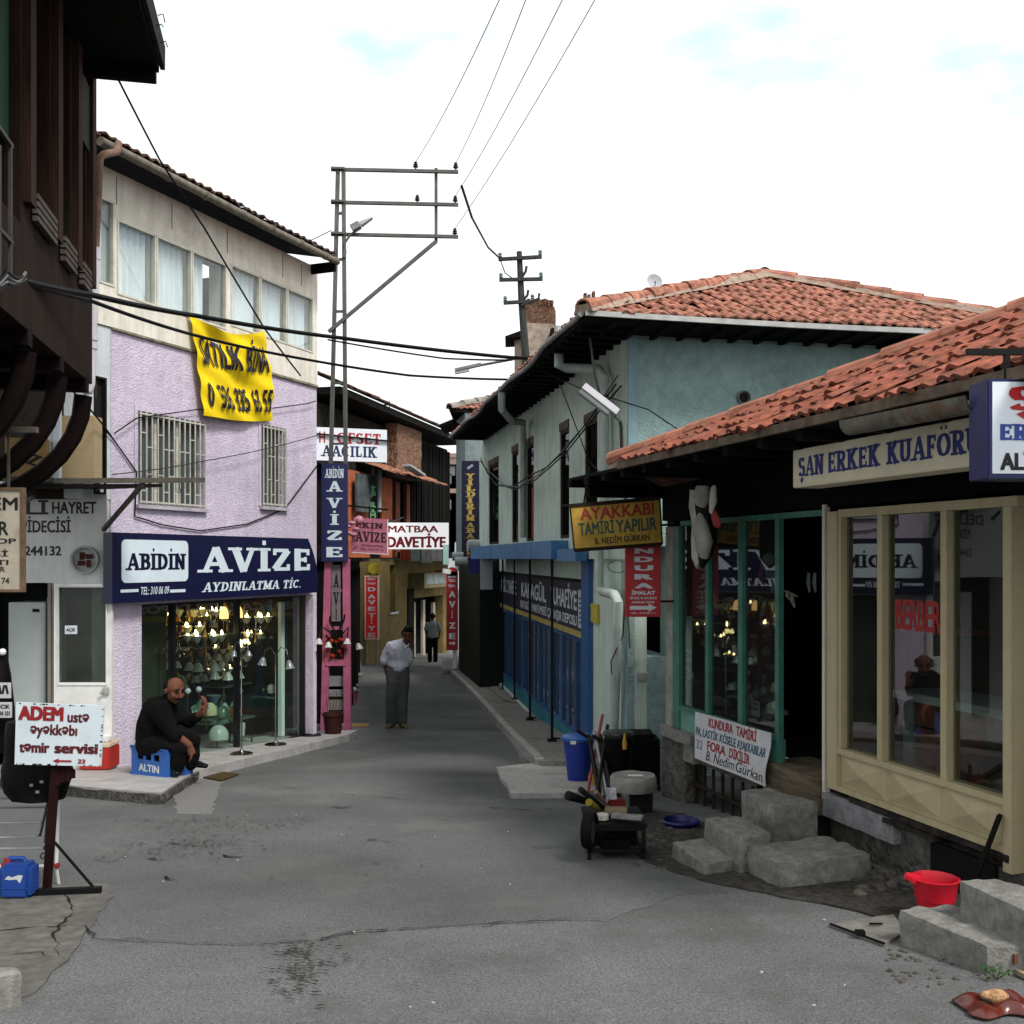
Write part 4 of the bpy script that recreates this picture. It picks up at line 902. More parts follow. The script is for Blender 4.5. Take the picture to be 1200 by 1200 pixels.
# ================================================================ lamp shop goods (behind the glass)
BRASS = mat('brass', (.32, .2, .06), .3, metal=.9, var=.15)
CHROME = mat('chrome', (.3, .3, .3), .15, metal=1.0, var=.05)
BLKM = mat('black_metal', (.01, .01, .011), .4, spec=.25)
OPAL = mat('opal_glass', (.5, .52, .5), .25, var=.06, spec=.5)
GREENG = mat('green_glass', (.10, .2, .14), .2, spec=.6); AMBERG = mat('amber_glass', (.26, .085, .02), .25, spec=.6); YELG = mat('cream_glass', (.5, .46, .28), .3)
BLUEG = mat('blue_glass', (.2, .26, .36), .25)
BULB = mat('lit_bulb', (.9, .7, .4), .4, emit=(1, .72, .34), es=14.0)
LITSH = mat('lit_shade', (.8, .45, .2), .5, emit=(1, .52, .2), es=1.6)
def sp(px, py, n): return WL.p(px, py, n)
def tulip(mb, c, axis, r, h, seg=18, wav=.12): mb.lathe([(r * .18, 0), (r * .4, h * .12), (r * .62, h * .4), (r * .8, h * .75), (r, h), (r * .96, h * 1.01), (r * .76, h * .76), (r * .55, h * .4), (r * .3, h * .15)], c, seg, axis, wav, 6, cap=False)
def chandelier(px, py, n, r, arms, label, lit=True, shade=OPAL, up=True, body=BRASS, size=1.0):
    c = sp(px, py, n); t = thing('chandelier', label, 'chandelier', c, 'chandeliers hanging in the lamp shop window')
    b = MB(); b.tube([c + Vector((0, 0, .16)), Vector((c.x, c.y, zshop + .2))], .004, 6); b.build('chain', body, t)
    b = MB(); b.lathe([(.012, -.1), (.03, -.06), (.02, 0), (.035, .05), (.015, .1), (.01, .16)], c, 14); b.build('stem', body, t, smooth=True)
    for k in range(arms):
        a = 2 * math.pi * k / arms + .35; dv = Vector((math.cos(a), math.sin(a), 0)); e = c + dv * r
        b = MB(); b.tube([c + Vector((0, 0, -.05)), c + dv * r * .5 + Vector((0, 0, -.09)), c + dv * r * .9 + Vector((0, 0, -.05)), e], .007, 6); ar = b.build('arm', body, t, smooth=True)
        b = MB(); tulip(b, e, (0, 0, 1 if up else -1), .062 * size, .085 * size); b.build('lamp_shade', shade, ar, smooth=True)
        if lit:
            b = MB(); q = e + Vector((0, 0, .045 if up else -.05)); b.lathe([(.004, 0), (.013, .014), (.017, .034), (.012, .06), (.004, .084)], q + Vector((0, 0, .01)), 10); b.build('bulb', BULB, ar, smooth=True)
    return t
chandelier(240, 752, -.55, .2, 6, 'chandelier with five lit candle bulbs and brown arms near the shop window middle', True)
chandelier(219, 742, -.8, .15, 4, 'small chandelier with lit candle bulbs at the left of the shop window', True, shade=YELG)
chandelier(241, 775, -.95, .2, 6, 'chandelier with a skirt of white scalloped shades low in the shop window', False, up=False, size=1.25)
chandelier(266, 786, -.6, .15, 4, 'chandelier with white petal shades left of the chrome floor lamp', False, up=False, size=1.15)
chandelier(300, 730, -.7, .16, 5, 'chandelier of frosted shades at the upper right of the shop window', True, body=CHROME)
chandelier(275, 722, -.75, .12, 5, 'small chandelier with clear glass flowers below the lit sconces', False, body=CHROME, size=.9)
chandelier(222, 722, -1.0, .16, 5, 'chandelier with dim yellow shades beneath the navy sign', False, shade=YELG)
chandelier(262, 822, -.8, .13, 4, 'low chandelier with pale green petal shades', False, shade=mat('pale_green_glass', (.32, .42, .38), .3), up=False, size=1.2)
chandelier(200, 742, -.9, .13, 4, 'chandelier with small amber shades behind the seated man', False, shade=AMBERG, body=BLKM)
for i, (px, py, r_) in enumerate([(262.5, 719, .055), (279.5, 718, .052)]):
    c = sp(px, py + 4, -.5); t = thing('wall_light', ['lit orange dome light, left one above the chandeliers', 'lit orange dome light, right one above the chandeliers'][i], 'wall light', c, 'lit orange dome lights')
    MB().lathe([(r_, -.02), (r_ * 1.02, .03), (r_ * .85, .085), (r_ * .5, .12), (.006, .13)], c, 18).build('lamp_shade', LITSH, t, smooth=True)
    MB().lathe([(.03, -.05), (r_ * .8, -.03), (r_ * .8, -.021)], c, 14).build('base', BRASS, t)
    MB().tube([c + Vector((0, 0, -.04)), c + Vector((-.1, .4, -.04)), c + Vector((-.1, .4, .35))], .008, 6).build('arm', BRASS, t)
cl = sp(286, 752, -.5); t = thing('crystal_lamp', 'bright cluster of small lit crystals on a hanging lamp', 'lamp', cl)
b = MB(); 
for k in range(12): a = k * .8; b.ball(cl + Vector((.045 * math.cos(a) * (1 + .2 * (k % 3)), .045 * math.sin(a), .02 * math.sin(k * 2.1))), .018, 8, 6)
b.build('crystals', mat('lit_crystal', (.9, .8, .5), .2, emit=(1, .78, .35), es=3.0), t); MB().lathe([(.004, .025), (.013, .045), (.017, .06), (.012, .085), (.004, .11)], cl + Vector((.05, 0, .04)), 10).build('bulb', BULB, t, smooth=True)
MB().tube([cl, Vector((cl.x, cl.y, zshop + .2))], .004, 6).build('chain', BRASS, t)
src = [o for o in COL.objects if o.name.startswith('chandelier')]
for k, (px, py, n) in enumerate([(180, 735, -1.0), (200, 752, -1.1), (247, 722, -1.0), (268, 765, -1.0), (283, 775, -.8), (300, 748, -.8), (330, 758, -.7), (343, 725, -.8), (312, 740, -.7), (195, 775, -1.0), (228, 770, -1.1), (257, 790, -1.0), (190, 728, -1.3), (210, 765, -1.5), (232, 728, -1.6), (252, 745, -1.7), (272, 742, -1.4), (292, 752, -1.2), (318, 728, -1.1), (336, 735, -1.3), (350, 750, -.9), (305, 770, -1.0), (325, 778, -.9), (345, 785, -.8), (285, 790, -1.3), (225, 790, -1.4), (208, 800, -1.2), (255, 765, -1.1)]):
    s_ = src[(k * 5 + 3) % len(src)]; c = copy_tree(s_, None, sp(px, py, n), k * .7); c['label'] = 'dim chandelier crowded deep among the others inside the lamp shop'
    c.scale = (.85, .85, .85)
# table with vases and shades
def tabl(px, py, n, w, d_, label):
    c = sp(px, py, n); t = thing('display_table', label, 'table', (c.x, c.y, zst - .02)); f = Matrix(((WL.u.x, WL.n.x, 0), (WL.u.y, WL.n.y, 0), (0, 0, 1)))
    MB().box((c.x, c.y, c.z - .012), (w, d_, .02), rot=f).build('table_top', mat('table_glass', (.12, .17, .14), .15, spec=.6), t)
    for sx in (-1, 1):
        for sy in (-1, 1):
            q = Vector((c.x, c.y, 0)) + f @ Vector((sx * (w / 2 - .03), sy * (d_ / 2 - .03), 0)); MB().bar((q.x, q.y, zst - .02), (q.x, q.y, c.z - .022), .02).build('leg', BLKM, t)
    return t
tabl(262, 842, -.5, .75, .4, 'low glass display table with vases on it inside the lamp shop'); tabl(330, 812, -.6, .9, .35, 'glass display table at the right end of the lamp shop window'); tabl(345, 850, -.35, .5, .25, 'low bench of small lamps by the right end of the shop glass')
def shade_on(px, py, n, prof, m, label, cat='lamp', wav=0.0, name='table_lamp', group=None):
    c = sp(px, py, n); t = thing(name, label, cat, c, group)
    MB().lathe([(r_, z) for r_, z in prof], c, 20, wav=wav).build('lamp_shade', m, t, smooth=True)
    MB().lathe([(.05, 0), (.05, .012), (.012, .02), (.012, prof[0][1] + .03)], c, 14).build('base', BLKM, t)
    return t
DOME = [(.10, .0), (.105, .02), (.1, .07), (.075, .12), (.03, .15), (.004, .155)]
shade_on(261, 840, -.45, [(r_ * .9, z * .9) for r_, z in DOME], GREENG, 'dark green glass dome lamp on the display table')
shade_on(276, 839, -.45, [(r_ * .8, z * .95) for r_, z in DOME], AMBERG, 'amber glass dome lamp on the display table beside the green one')
shade_on(246, 838, -.45, [(r_ * .85, z * 1.0) for r_, z in DOME], YELG, 'pale cream glass dome lamp at the left of the display table')
shade_on(251, 826, -.62, [(.03, 0), (.05, .06), (.08, .1), (.09, .12)], BLUEG, 'pale blue glass shade standing behind the cream dome lamp')
shade_on(256, 866, -.3, [(.12, 0), (.125, .05), (.11, .1), (.07, .15), (.02, .17)], OPAL, 'large white shell shaped lamp on the shop floor behind the glass', wav=.1)
shade_on(281, 862, -.35, [(.06, 0), (.07, .14), (.065, .16), (.02, .17)], OPAL, 'white cylindrical lamp shade on the shop floor')
for i, (px, py, m) in enumerate([(318, 812, OPAL), (331, 810, YELG), (345, 808, BLUEG), (308, 815, BLKM), (322, 836, BLKM)]):
    shade_on(px, py, -.55, [(r_ * (.6 + .08 * (i % 3)), z * .8) for r_, z in DOME], m, ['white dome shade on the right display table', 'cream dome shade on the right display table', 'bluish dome shade on the right display table', 'black dome lamp at the left of the right display table', 'black dome lamp under the right display table'][i])
for i, (px, py) in enumerate([(220, 810), (233, 808), (242, 828)]):
    c = sp(px, py, -.28 if i < 2 else .0 - .25); t = thing('globe_lamp', ['small white globe lamp beside the seated man head', 'small white globe lamp, right of the pair beside the seated man', 'small white globe lamp below the pair, by the raised hand of the seated man'][i], 'lamp', c, 'white globe lamps')
    MB().ball(c, .036, 16, 10).build('globe', mat('white_globe', (.6, .55, .66), .3), t, smooth=True); MB().tube([c - Vector((0, 0, .03)), c - Vector((0, 0, .2)), c - Vector((0, .0, .28))], .006, 6).build('stem', BRASS, t)
for i, (px, py, rx) in enumerate([(227, 833, 1), (234, 827, 1), (311, 715, 1.1), (277, 810, 1)]):
    c = sp(px, py, -.4); t = thing('petal_lamp', ['pale ring shaped shade beside the seated man hand', 'pale flower shade above the ring shaped shade', 'frosted flower shade at the upper right of the shop window', 'pale green leaf shaped shade at the right of the low chandelier'][i], 'lamp', c)
    b = MB(); tulip(b, c, (.5, -.6, .3), .055 * rx, .07, 18, .25); b.build('lamp_shade', mat('pale_green_glass', (.32, .42, .38), .3), t, smooth=True); MB().tube([c, c + Vector((0, .3, .1)), c + Vector((0, .5, .1))], .006, 6).build('arm', CHROME, t)
for i, (px, py, m) in enumerate([(327, 745, OPAL), (340, 752, BLUEG), (352, 738, OPAL), (348, 770, YELG), (356, 795, OPAL), (205, 728, AMBERG), (236, 735, AMBERG), (250, 735, OPAL), (290, 770, YELG), (270, 768, YELG), (195, 760, YELG), (188, 775, YELG), (262, 760, BLKM), (300, 790, OPAL), (330, 785, BLKM), (310, 765, BLKM)]):
    c = sp(px, py, -.9 - .1 * (i % 4)); t = thing('pendant_lamp', ['frosted pendant', 'blue pendant', 'white pendant', 'cream pendant', 'small white pendant', 'amber pendant', 'orange pendant', 'pale pendant', 'cream bell pendant', 'cream drop pendant', 'dim cream pendant', 'dim yellow pendant', 'black pendant', 'small opal pendant', 'small black pendant', 'black bell pendant'][i] + ' lamp hanging ' + ['at the right of the window', 'beside the frosted one', 'near the right frame', 'over the right table', 'close to the right frame', 'at the far left', 'left of the lit domes', 'below the navy sign', 'behind the window post', 'beside the lit crystals', 'behind the seated man', 'at the left edge behind the man', 'in the window middle', 'over the window post', 'above the right table', 'right of the lit crystals'][i], 'pendant lamp', c, 'pendant lamps in the lamp shop')
    b = MB(); b.lathe([(.012, .1), (.03, .08), (.05, .05), (.062, .0), (.058, .0), (.045, .05)], c, 16, wav=.08, cap=False); b.build('lamp_shade', m, t, smooth=True)
    MB().tube([c + Vector((0, 0, .08)), Vector((c.x, c.y, zshop + .2))], .003, 5).build('cord', BLKM, t)
m_ = MB(); c = sp(205, 778, -2.1); 
for k in range(3): m_.wbox(WL, WL.t(330) , WL.t(366), -1.4, -.9, -.1 + k * .35, -.085 + k * .35)
sh_ = m_.build('shelf', mat('shelf_glass', (.14, .2, .18), .2), lh)
m_ = MB(); m_.wbox(WL, sh0 + .1, sh1 - .3, -2.2, -1.9, zst, -.1); tag(m_.build('counter', mat('counter_green', (.06, .09, .08), .4)), 'dark green counter along the back of the lamp shop', 'counter')
m_ = MB(); m_.wbox(WL, WL.t(352), WL.t(356), -.35, -.3, zst + .04, zshop - .1); m_.build('white_curtain', CURT, lh)

# three floor lamps standing outside on the platform
def on_platform(px, py): return gp(px, py, .101)
def floor_lamp(px, py, top_py, label, m, base_r, arms):
    c = on_platform(px, py); t = thing('floor_lamp', label, 'floor lamp', c, 'floor lamps outside the lamp shop'); top = EYE - (top_py - HY) * c.y / F
    MB().lathe([(base_r, 0), (base_r, .012), (base_r * .8, .022), (base_r * .25, .034), (.014, .06)], c, 26).build('base', m, t, smooth=True)
    MB().lathe([(.011, .05), (.011, .42), (.017, .43), (.017, .455), (.009, .47), (.009, top - c.z)], c, 12).build('pole', m, t, smooth=True)
    T = Vector((c.x, c.y, top))
    for dx, dz, rr in arms:
        e = T + Vector((dx, .0, dz)); b = MB(); b.tube([T, T + Vector((dx * .4, 0, .1)), T + Vector((dx * .85, 0, .07)), e], .007, 7); ar = b.build('arm', m, t, smooth=True)
        if rr: b = MB(); tulip(b, e, (dx * 1.2, -.1, -1), rr, rr * 1.7, 16, .1); b.build('lamp_shade', mat('clear_shade', (.16, .19, .2), .12, spec=.5), ar, smooth=True)
    return t
floor_lamp(283, 884, 762, 'thin chrome floor lamp with round base nearest to the seated man', CHROME, .13, [(.08, .0, .04), (-.08, .0, .04)])
floor_lamp(323, 873, 768, 'chrome floor lamp with two drooping glass shades in the middle of the three', CHROME, .135, [(.16, -.06, .065), (-.15, -.02, .06)])
floor_lamp(363.5, 862, 770, 'black floor lamp with thick stem beside the pink pole', BLKM, .15, [(.1, -.02, 0)])
c = on_platform(363.5, 862); 

# pink lattice pole ---------------------------------------------------------------
PB = gp(393, 858); YP = PB.y
pole = thing('power_pole', 'tall steel ladder pole with long wire arms, its lower part painted pink', 'utility pole', PB)
STEEL = mat('pole_steel', (.12, .125, .115), .6, var=.25, scale=6, metal=.3, stain=(.1, .05, .03), stain_amt=.4, stain_scale=3)
PINK = paint('pink_paint', (.46, .12, .22), .55, var=.15, scale=6, stain=(.2, .06, .09), stain_amt=.5, stain_scale=5)
def pp_(px, py, dy=0.0): return pt(px, py, YP + dy)
def leg_x(side, py):    # pixel column of each leg centre line
    f_ = (py - 198) / (860 - 198); return (396 - 16 * f_) if side < 0 else (402.5 + 5 * f_)
for sd in (-1, 1):
    m_ = MB(); m_.bar(pp_(leg_x(sd, 655), 655), pp_(leg_x(sd, 198), 198), .05, .09); m_.build('upright', STEEL, pole)
    m_ = MB(); m_.bar(pp_(leg_x(sd, 862), 862), pp_(leg_x(sd, 655), 655), .10, .11); m_.build('pink_upright', PINK, pole)
m_ = MB()
for py in (250, 304, 365, 449, 520): m_.bar(pp_(leg_x(-1, py), py), pp_(leg_x(1, py), py), .05, .03)
m_.build('rung', STEEL, pole, split=True)
m_ = MB(); m_.bar(pp_(leg_x(-1, 776), 776, -.02), pp_(leg_x(1, 776), 776, -.02), .10, .1); m_.bar(pp_(leg_x(-1, 692), 692), pp_(leg_x(1, 692), 692), .04, .04); m_.bar(pp_(leg_x(-1, 836), 836), pp_(leg_x(1, 836), 836), .03, .05); m_.bar(pp_(leg_x(-1, 736), 736), pp_(leg_x(1, 736), 736), .03, .05); m_.build('pink_crossbar', PINK, pole, split=True)
arms_y = (198.5, 237, 274.5)
for k, py in enumerate(arms_y):
    m_ = MB(); m_.bar(pp_(388, py), pp_(537, py + 3), .05, .045); m_.bar(pp_(388, py - 1.5, -.06), pp_(404, py - 1, -.06), .06, .03); m_.build('cross_arm', STEEL, pole)
m_ = MB(); m_.bar(pp_(511, 197, .05), pp_(511, 284, .05), .045, .03); m_.build('hanger', STEEL, pole)
m_ = MB(); m_.bar(pp_(511, 283, .0), pp_(385, 389, -.07), .05, .05); m_.build('brace', STEEL, pole)
INS = mat('insulator', (.05, .07, .085), .25, spec=.6)
insul = []
for px, py in ((487, 197), (534, 198), (489, 236), (533.5, 237), (533, 275)):
    c = pp_(px, py); MB().lathe([(.012, -.06), (.012, .0), (.045, .02), (.02, .035), (.04, .05), (.018, .065), (.03, .08), (.012, .1)], c + Vector((0, 0, .0)), 12).build('insulator', INS, pole, smooth=True); insul.append(c + Vector((0, 0, .09)))
# street light on the pole
sl1 = thing('street_light', 'grey street light head on a short bent arm of the steel pole', 'street light', pp_(410, 275))
m_ = MB(); m_.tube([pp_(404, 300, -.06), pp_(404, 285, -.06), pp_(410, 276, -.06), pp_(417, 270, -.06)], .018, 8); m_.tube([pp_(404, 293, -.06), pp_(403, 302, -.06)], .03, 8); m_.build('arm', STEEL, sl1, smooth=True)
a = pp_(413, 270, -.06); b_ = pp_(437, 256, -.06); ax = (b_ - a).normalized(); side = Vector((0, 1, 0)); up_ = side.cross(ax) * -1
m_ = MB(); m_.hexa([a - side * .07 - up_ * .03, a + side * .07 - up_ * .03, a + ax * .14 + side * .07 - up_ * .03, a + ax * .14 - side * .07 - up_ * .03, a - side * .05 + up_ * .08, a + side * .05 + up_ * .08, a + ax * .14 + side * .06 + up_ * .07, a + ax * .14 - side * .06 + up_ * .07]); m_.build('housing', mat('lamp_grey', (.2, .21, .21), .5), sl1, bevel=.008)
m_ = MB(); m_.hexa([a + ax * .145 - side * .06 - up_ * .02, a + ax * .145 + side * .06 - up_ * .02, b_ + side * .04, b_ - side * .04, a + ax * .145 - side * .06 + up_ * .05, a + ax * .145 + side * .06 + up_ * .05, b_ + side * .03 + up_ * .025, b_ - side * .03 + up_ * .025]); m_.build('diffuser', mat('lamp_clear', (.38, .4, .4), .2, spec=.6), sl1, bevel=.006)

# blue vertical sign on the pole
BP = Wall((pp_(376.5, 600, -.14).x, YP - .14), (1, .06), (.06, -1)); bw = BP.t(407.5); bz = lambda py: BP.z(390, py)
bs = thing('pole_sign', 'vertical navy sign reading ABİDİN AVİZE fixed on the steel pole', 'sign', BP.w(bw / 2, 0, bz(658)))
MB().wbox(BP, 0, bw, -.07, 0, bz(658), bz(543)).build('board', paint('navy_sign2', (.018, .02, .115), .4, spec=.5), bs, bevel=.004)
L_ = MB(); fb = face_of(BP, 0); lettering(L_, 'ABİDİN', fb, BP.t(380.5), BP.t(403), bz(560), bz(549.5), slab=(.2, .12))
for ch, y0, y1 in (('A', 576, 564), ('V', 595, 583.5), ('İ', 615, 602.5), ('Z', 633, 621.5), ('E', 653, 641)): lettering(L_, ch, fb, BP.t(382.5 if ch != 'İ' else 387), BP.t(401.5 if ch != 'İ' else 397), bz(y0), bz(y1), slab=(.24, .15))
L_.build('lettering', LETW, bs)
# grey letter plate in the pink frame
gp2 = thing('letter_plate', 'narrow grey plate with black letters A and V inside the pink pole frame', 'sign', pp_(394, 725, -.02))
PW = Wall((pp_(388.5, 600, -.03).x, YP - .03), (1, 0), (0, -1)); MB().wbox(PW, 0, PW.t(399), -.01, 0, PW.z(394, 728), PW.z(394, 662)).build('plate', mat('plate_grey', (.2, .17, .18), .6), gp2)
L_ = MB(); 
for ch, y0, y1 in (('A', 688, 673), ('V', 708, 694), ('İ', 726, 714)): lettering(L_, ch, face_of(PW, 0), PW.t(390.5 if ch != 'İ' else 393), PW.t(397.5 if ch != 'İ' else 395), PW.z(394, y0), PW.z(394, y1), slab=(.24, .15))
L_.build('lettering', paint('sign_black', (.015, .015, .015)), gp2)
# things standing in the pink frame: spotlight tree, shelf, pot
lt2 = thing('lamp_tree', 'black multi arm lamp with small white tulip shades in the pink frame', 'lamp', pp_(395, 776, -.06))
c0 = pp_(395, 772, -.1); MB().tube([c0, pp_(395, 745, -.1)], .012, 8).build('stem', BLKM, lt2)
for i, (p1, p2, p3) in enumerate([((390, 735), (386, 728), (387, 722)), ((399, 735), (403, 727), (404, 720)), ((388, 742), (378, 735), (374, 748)), ((402, 742), (408, 735), (407, 748)), ((385, 748), (383, 744), (385, 752))]):
    b = MB(); b.tube([pp_(395, 747, -.1), pp_(*p1, -.1), pp_(*p2, -.12), pp_(*p3, -.13)], .013, 7); ar = b.build('arm', BLKM, lt2, smooth=True)
    if i >= 2: b = MB(); tulip(b, pp_(p3[0], p3[1], -.13), (0, -.2, -1), .062, .09, 16, .1); b.build('lamp_shade', OPAL, ar, smooth=True)
t = thing('flowers', 'small bunch of red and orange artificial flowers in the pink frame', 'flowers', pp_(397, 772, -.08)); r = random.Random(5)
m_ = MB(); 
for k in range(14): m_.ball(pp_(r.uniform(384, 406), r.uniform(746, 770), -.06 - r.random() * .05), r.uniform(.02, .035), 8, 6)
m_.build('blooms', mat('red_blooms', (.35, .03, .015), .7, var=.6, scale=9), t)
m_ = MB()
for k in range(12): x = r.uniform(386, 404); m_.tube([pp_(x, 773, -.07), pp_(x + r.uniform(-4, 4), r.uniform(750, 765), -.08)], .006, 5)
m_.build('stems', mat('dark_stems', (.03, .035, .02), .8), t)
pot = thing('flower_pot', 'dark red flower pot with dry stalks at the foot of the pink pole', 'flower pot', gp(392, 858, .101))
c = gp(391, 859, .101) + Vector((0, -.05, 0)); MB().lathe([(.11, 0), (.135, .25), (.15, .255), (.15, .285), (.13, .285), (.12, .2), (.0, .2)], c, 22, cap=False).build('pot', mat('pot_red', (.08, .025, .022), .6, var=.2), pot, smooth=True)
m_ = MB(); 
for k in range(5): m_.tube([c + Vector((.03 * (k - 2), 0, .2)), c + Vector((.05 * (k - 2), .02, .5 + .06 * (k % 2)))], .006, 5)
m_.build('stalk', mat('dry_stalk', (.12, .09, .04), .9), pot)
m_ = MB()
for py in (800, 812, 824): m_.bar(pp_(384, py, .02), pp_(405, py, .02), .012, .2)
tag(m_.build('wire_shelf', mat('shelf_grey', (.25, .25, .25), .5)), 'small grey shelf of lamp parts between the pink uprights', 'shelf')

# overhead wires from the insulators towards and over the camera
def wire(a, px, py, Y, label, r_=.005, sag=.012):
    e = pt(px, py, Y); far = e + (e - a) * .35
    cable([a, e, far], r_, label, name='power_line', m=mat('wire_grey', (.16, .18, .2), .5), group='power lines above the street', sag=sag, n=10, seg=5)
wire(insul[0], 585, 0, 9, 'power line rising from the upper middle insulator'); wire(insul[1], 616, 0, 9.2, 'power line rising from the upper right end insulator')
wire(insul[3], 659, 0, 9.4, 'power line rising from the right end of the middle arm'); wire(insul[4], 697, 0, 9.6, 'outermost right power line rising from the lowest arm'); pass
# cables spanning the street
def span(P, r_, label, sag): cable(P, r_, label, sag=sag, n=18)
span([pt(12, 320, 6.6), pt(30, 330, 6.8), pt(105, 345, 8.0), pt(230, 370, 10.0), pt(400, 396, 12.2), pt(600, 419, 13.2), pt(705, 421, 12.2)], .024, 'thick black cable spanning the street from the timber house', .006)
span([pt(30, 331, 6.8), pt(105, 352, 8.0), pt(225, 392, 10.0), pt(320, 414, 11.2), pt(480, 440, 13.0), pt(610, 445, 13.6), pt(690, 440, 12.4)], .016, 'thinner black cable just below the thick one across the street', .006)
span([pt(131, 78, 9.0), pt(187, 187, 10.2), pt(240, 268, 10.8), pt(310, 385, 11.6), pt(352, 440, 12.6)], .011, 'black cable falling steeply across the cream windows', .004)
span([pt(384, 398, 13.9), pt(520, 420, 13.6), pt(600, 422, 13.3)], .012, 'cable running close under the thick one', .006)
span([pt(360, 284, 13.9), pt(388, 270, 13.95)], .006, 'short wire from the steel pole to the lilac house eave', 0)

# ================================================================ things by the lamp shop
BCR = paint('crate_blue', (.02, .1, .36), .5, var=.12, scale=8)
cc0 = gp(154, 907, .1); cr1 = gp(195, 911, .1)
ct = thing('bottle_crate', 'blue plastic bottle crate lettered ALTIN under the seated man', 'crate', (cc0 + cr1) / 2)
CW = Wall((cc0.x, cc0.y), (cr1.x - cc0.x, cr1.y - cc0.y), ((cr1.y - cc0.y), -(cr1.x - cc0.x))); cw = CW.t(195); z0 = cc0.z + .002; ch = .275; dep = .3
m_ = MB(); hl = [[cw * (.18 + .23 * k), cw * (.34 + .23 * k), z0 + .155, z0 + .215] for k in range(3)]
m_.holed(CW, 0, cw, z0, z0 + ch, hl, .014); m_.holed(CW, 0, cw, z0, z0 + ch, hl, .014, -dep)
for t0, t1 in ((0.0, .014), (cw - .014, cw)): m_.wbox(CW, t0, t1, -dep, -.0141, z0, z0 + ch)
m_.wbox(CW, .0141, cw - .0141, -dep, -.0141, z0 + .005, z0 + .02)
m_.build('shell', BCR, ct)
m_ = MB(); m_.frame(CW, -.008, cw + .008, z0 + ch - .03, z0 + ch + .004, .0005, .009, .012); m_.wbox(CW, -.008, cw + .008, .0005, .009, z0, z0 + .03); m_.build('rim', BCR, ct)
m_ = MB(); m_.wbox(CW, .02, cw - .02, -dep + .01, -.02, z0 + ch - .03, z0 + ch - .012); m_.build('seat_board', BCR, ct)
lettering(MB(), 'ALTIN', face_of(CW, 0), cw * .22, cw * .8, z0 + .045, z0 + .115, bold=.04).build('lettering', paint('crate_letters', (.55, .6, .62), .6), ct)
c = gp(163, 893, .1); bg_ = MB(); bg_.ball(WL.w(WL.t(166), .16, -.30), .2, 14, 10, (.8, .7, 1.25)); o = bg_.build('sack', mat('sack_dark', (.05, .05, .045), .9, var=.5, scale=14, bump=.6, bscale=30), rough=.06, rscale=7, smooth=True)
tag(o, 'dark crumpled sack leaning on the lilac wall behind the blue crate', 'sack')
# red and white cool box behind the ADEM board
c = gp(110, 903, .1); bx = thing('cool_box', 'red and white box on the platform behind the ADEM board', 'cool box', c)
MB().box((c.x, c.y + .15, c.z + .11), (.3, .26, .22)).build('body', paint('box_red', (.38, .02, .012), .5), bx, bevel=.012); MB().box((c.x, c.y + .15, c.z + .245), (.3, .26, .05)).build('lid', paint('box_lid', (.62, .5, .36), .5), bx, bevel=.01); MB().box((c.x, c.y + .15, c.z + .30), (.26, .22, .06)).build('lid_top', WHITEP, bx, bevel=.01)
c = gp(253, 912); dm = MB(); A_, B_, C_, D_ = [gp(x, y, .0) for x, y in ((233, 912), (259, 917), (280, 909), (247, 905))]
dm.hexa([p + Vector((0, 0, .009)) for p in (A_, B_, C_, D_)] + [p + Vector((0, 0, .022)) for p in (A_, B_, C_, D_)]); tag(dm.build('doormat', mat('mat_brown', (.1, .07, .03), .95, var=.3, scale=40, bump=.6, bscale=120)), 'brown doormat on the asphalt beside the platform corner', 'doormat')
c = gp(415, 850); 
# ================================================================ teal two-storey house
WS = Wall((3.086 - .187 * 22.5, 22.5), (.187, -1), (-1, -.187))     # upper street front, far -> near
WLo = Wall((2.53 - .133 * 23.5, 23.5), (.133, -1), (-1, -.133))     # recessed street level front
WG = Wall((1.16, 10.3), (1, .187), (.187, -1))                      # gable end facing the camera
TEAL = mat('teal_stucco', (.28, .41, .395), .95, var=.16, scale=9, bump=.9, bscale=55, bdist=.02, streak=.12, stain=(.14, .2, .18), stain_amt=.3, stain_scale=1.4, blotch=.12)
PALET = mat('pale_teal_plaster', (.5, .61, .54), .92, var=.12, scale=5, bump=.35, bscale=24, stretch=(9, 9, .5), streak=.35, stain=(.22, .24, .21), stain_amt=.3, blotch=.1)
BLUEP = paint('shop_blue', (.04, .15, .32), .5, var=.2, scale=5, streak=.2)
BLUED = paint('shop_deep_blue', (.018, .085, .24), .45, var=.15)
TEALP = paint('shop_teal_blue', (.025, .22, .28), .5, var=.25, scale=5, stain=(.03, .06, .07), stain_amt=.4)
SOFF = mat('soffit_timber', (.022, .022, .018), .9, var=.5, scale=6, stretch=(1, 1, 1), bump=.3)  # timber taken to near black, eave shade is put into the base colour
te = thing('teal_house', 'two storey pale teal house with red tiled hip roof and blue shop front', 'house', (2.5, 14, gz(14)))
tF = WS.t(563); tN = (Vector((1.16, 10.3)) - WS.A).dot(WS.u); zw = 3.86; zl = 1.83
swin = []
for a, b_, yt in ((573, 584.5, 547), (600, 607.5, 531), (617, 625.5, 523), (656, 667, 506), (685, 700, 497)): swin.append([WS.t(a), WS.t(b_), zl + .03, WS.z(a, yt)])
MB().holed(WS, tF, tN - .002, 1.6, zw, swin, .22).build('street_wall', PALET, te)
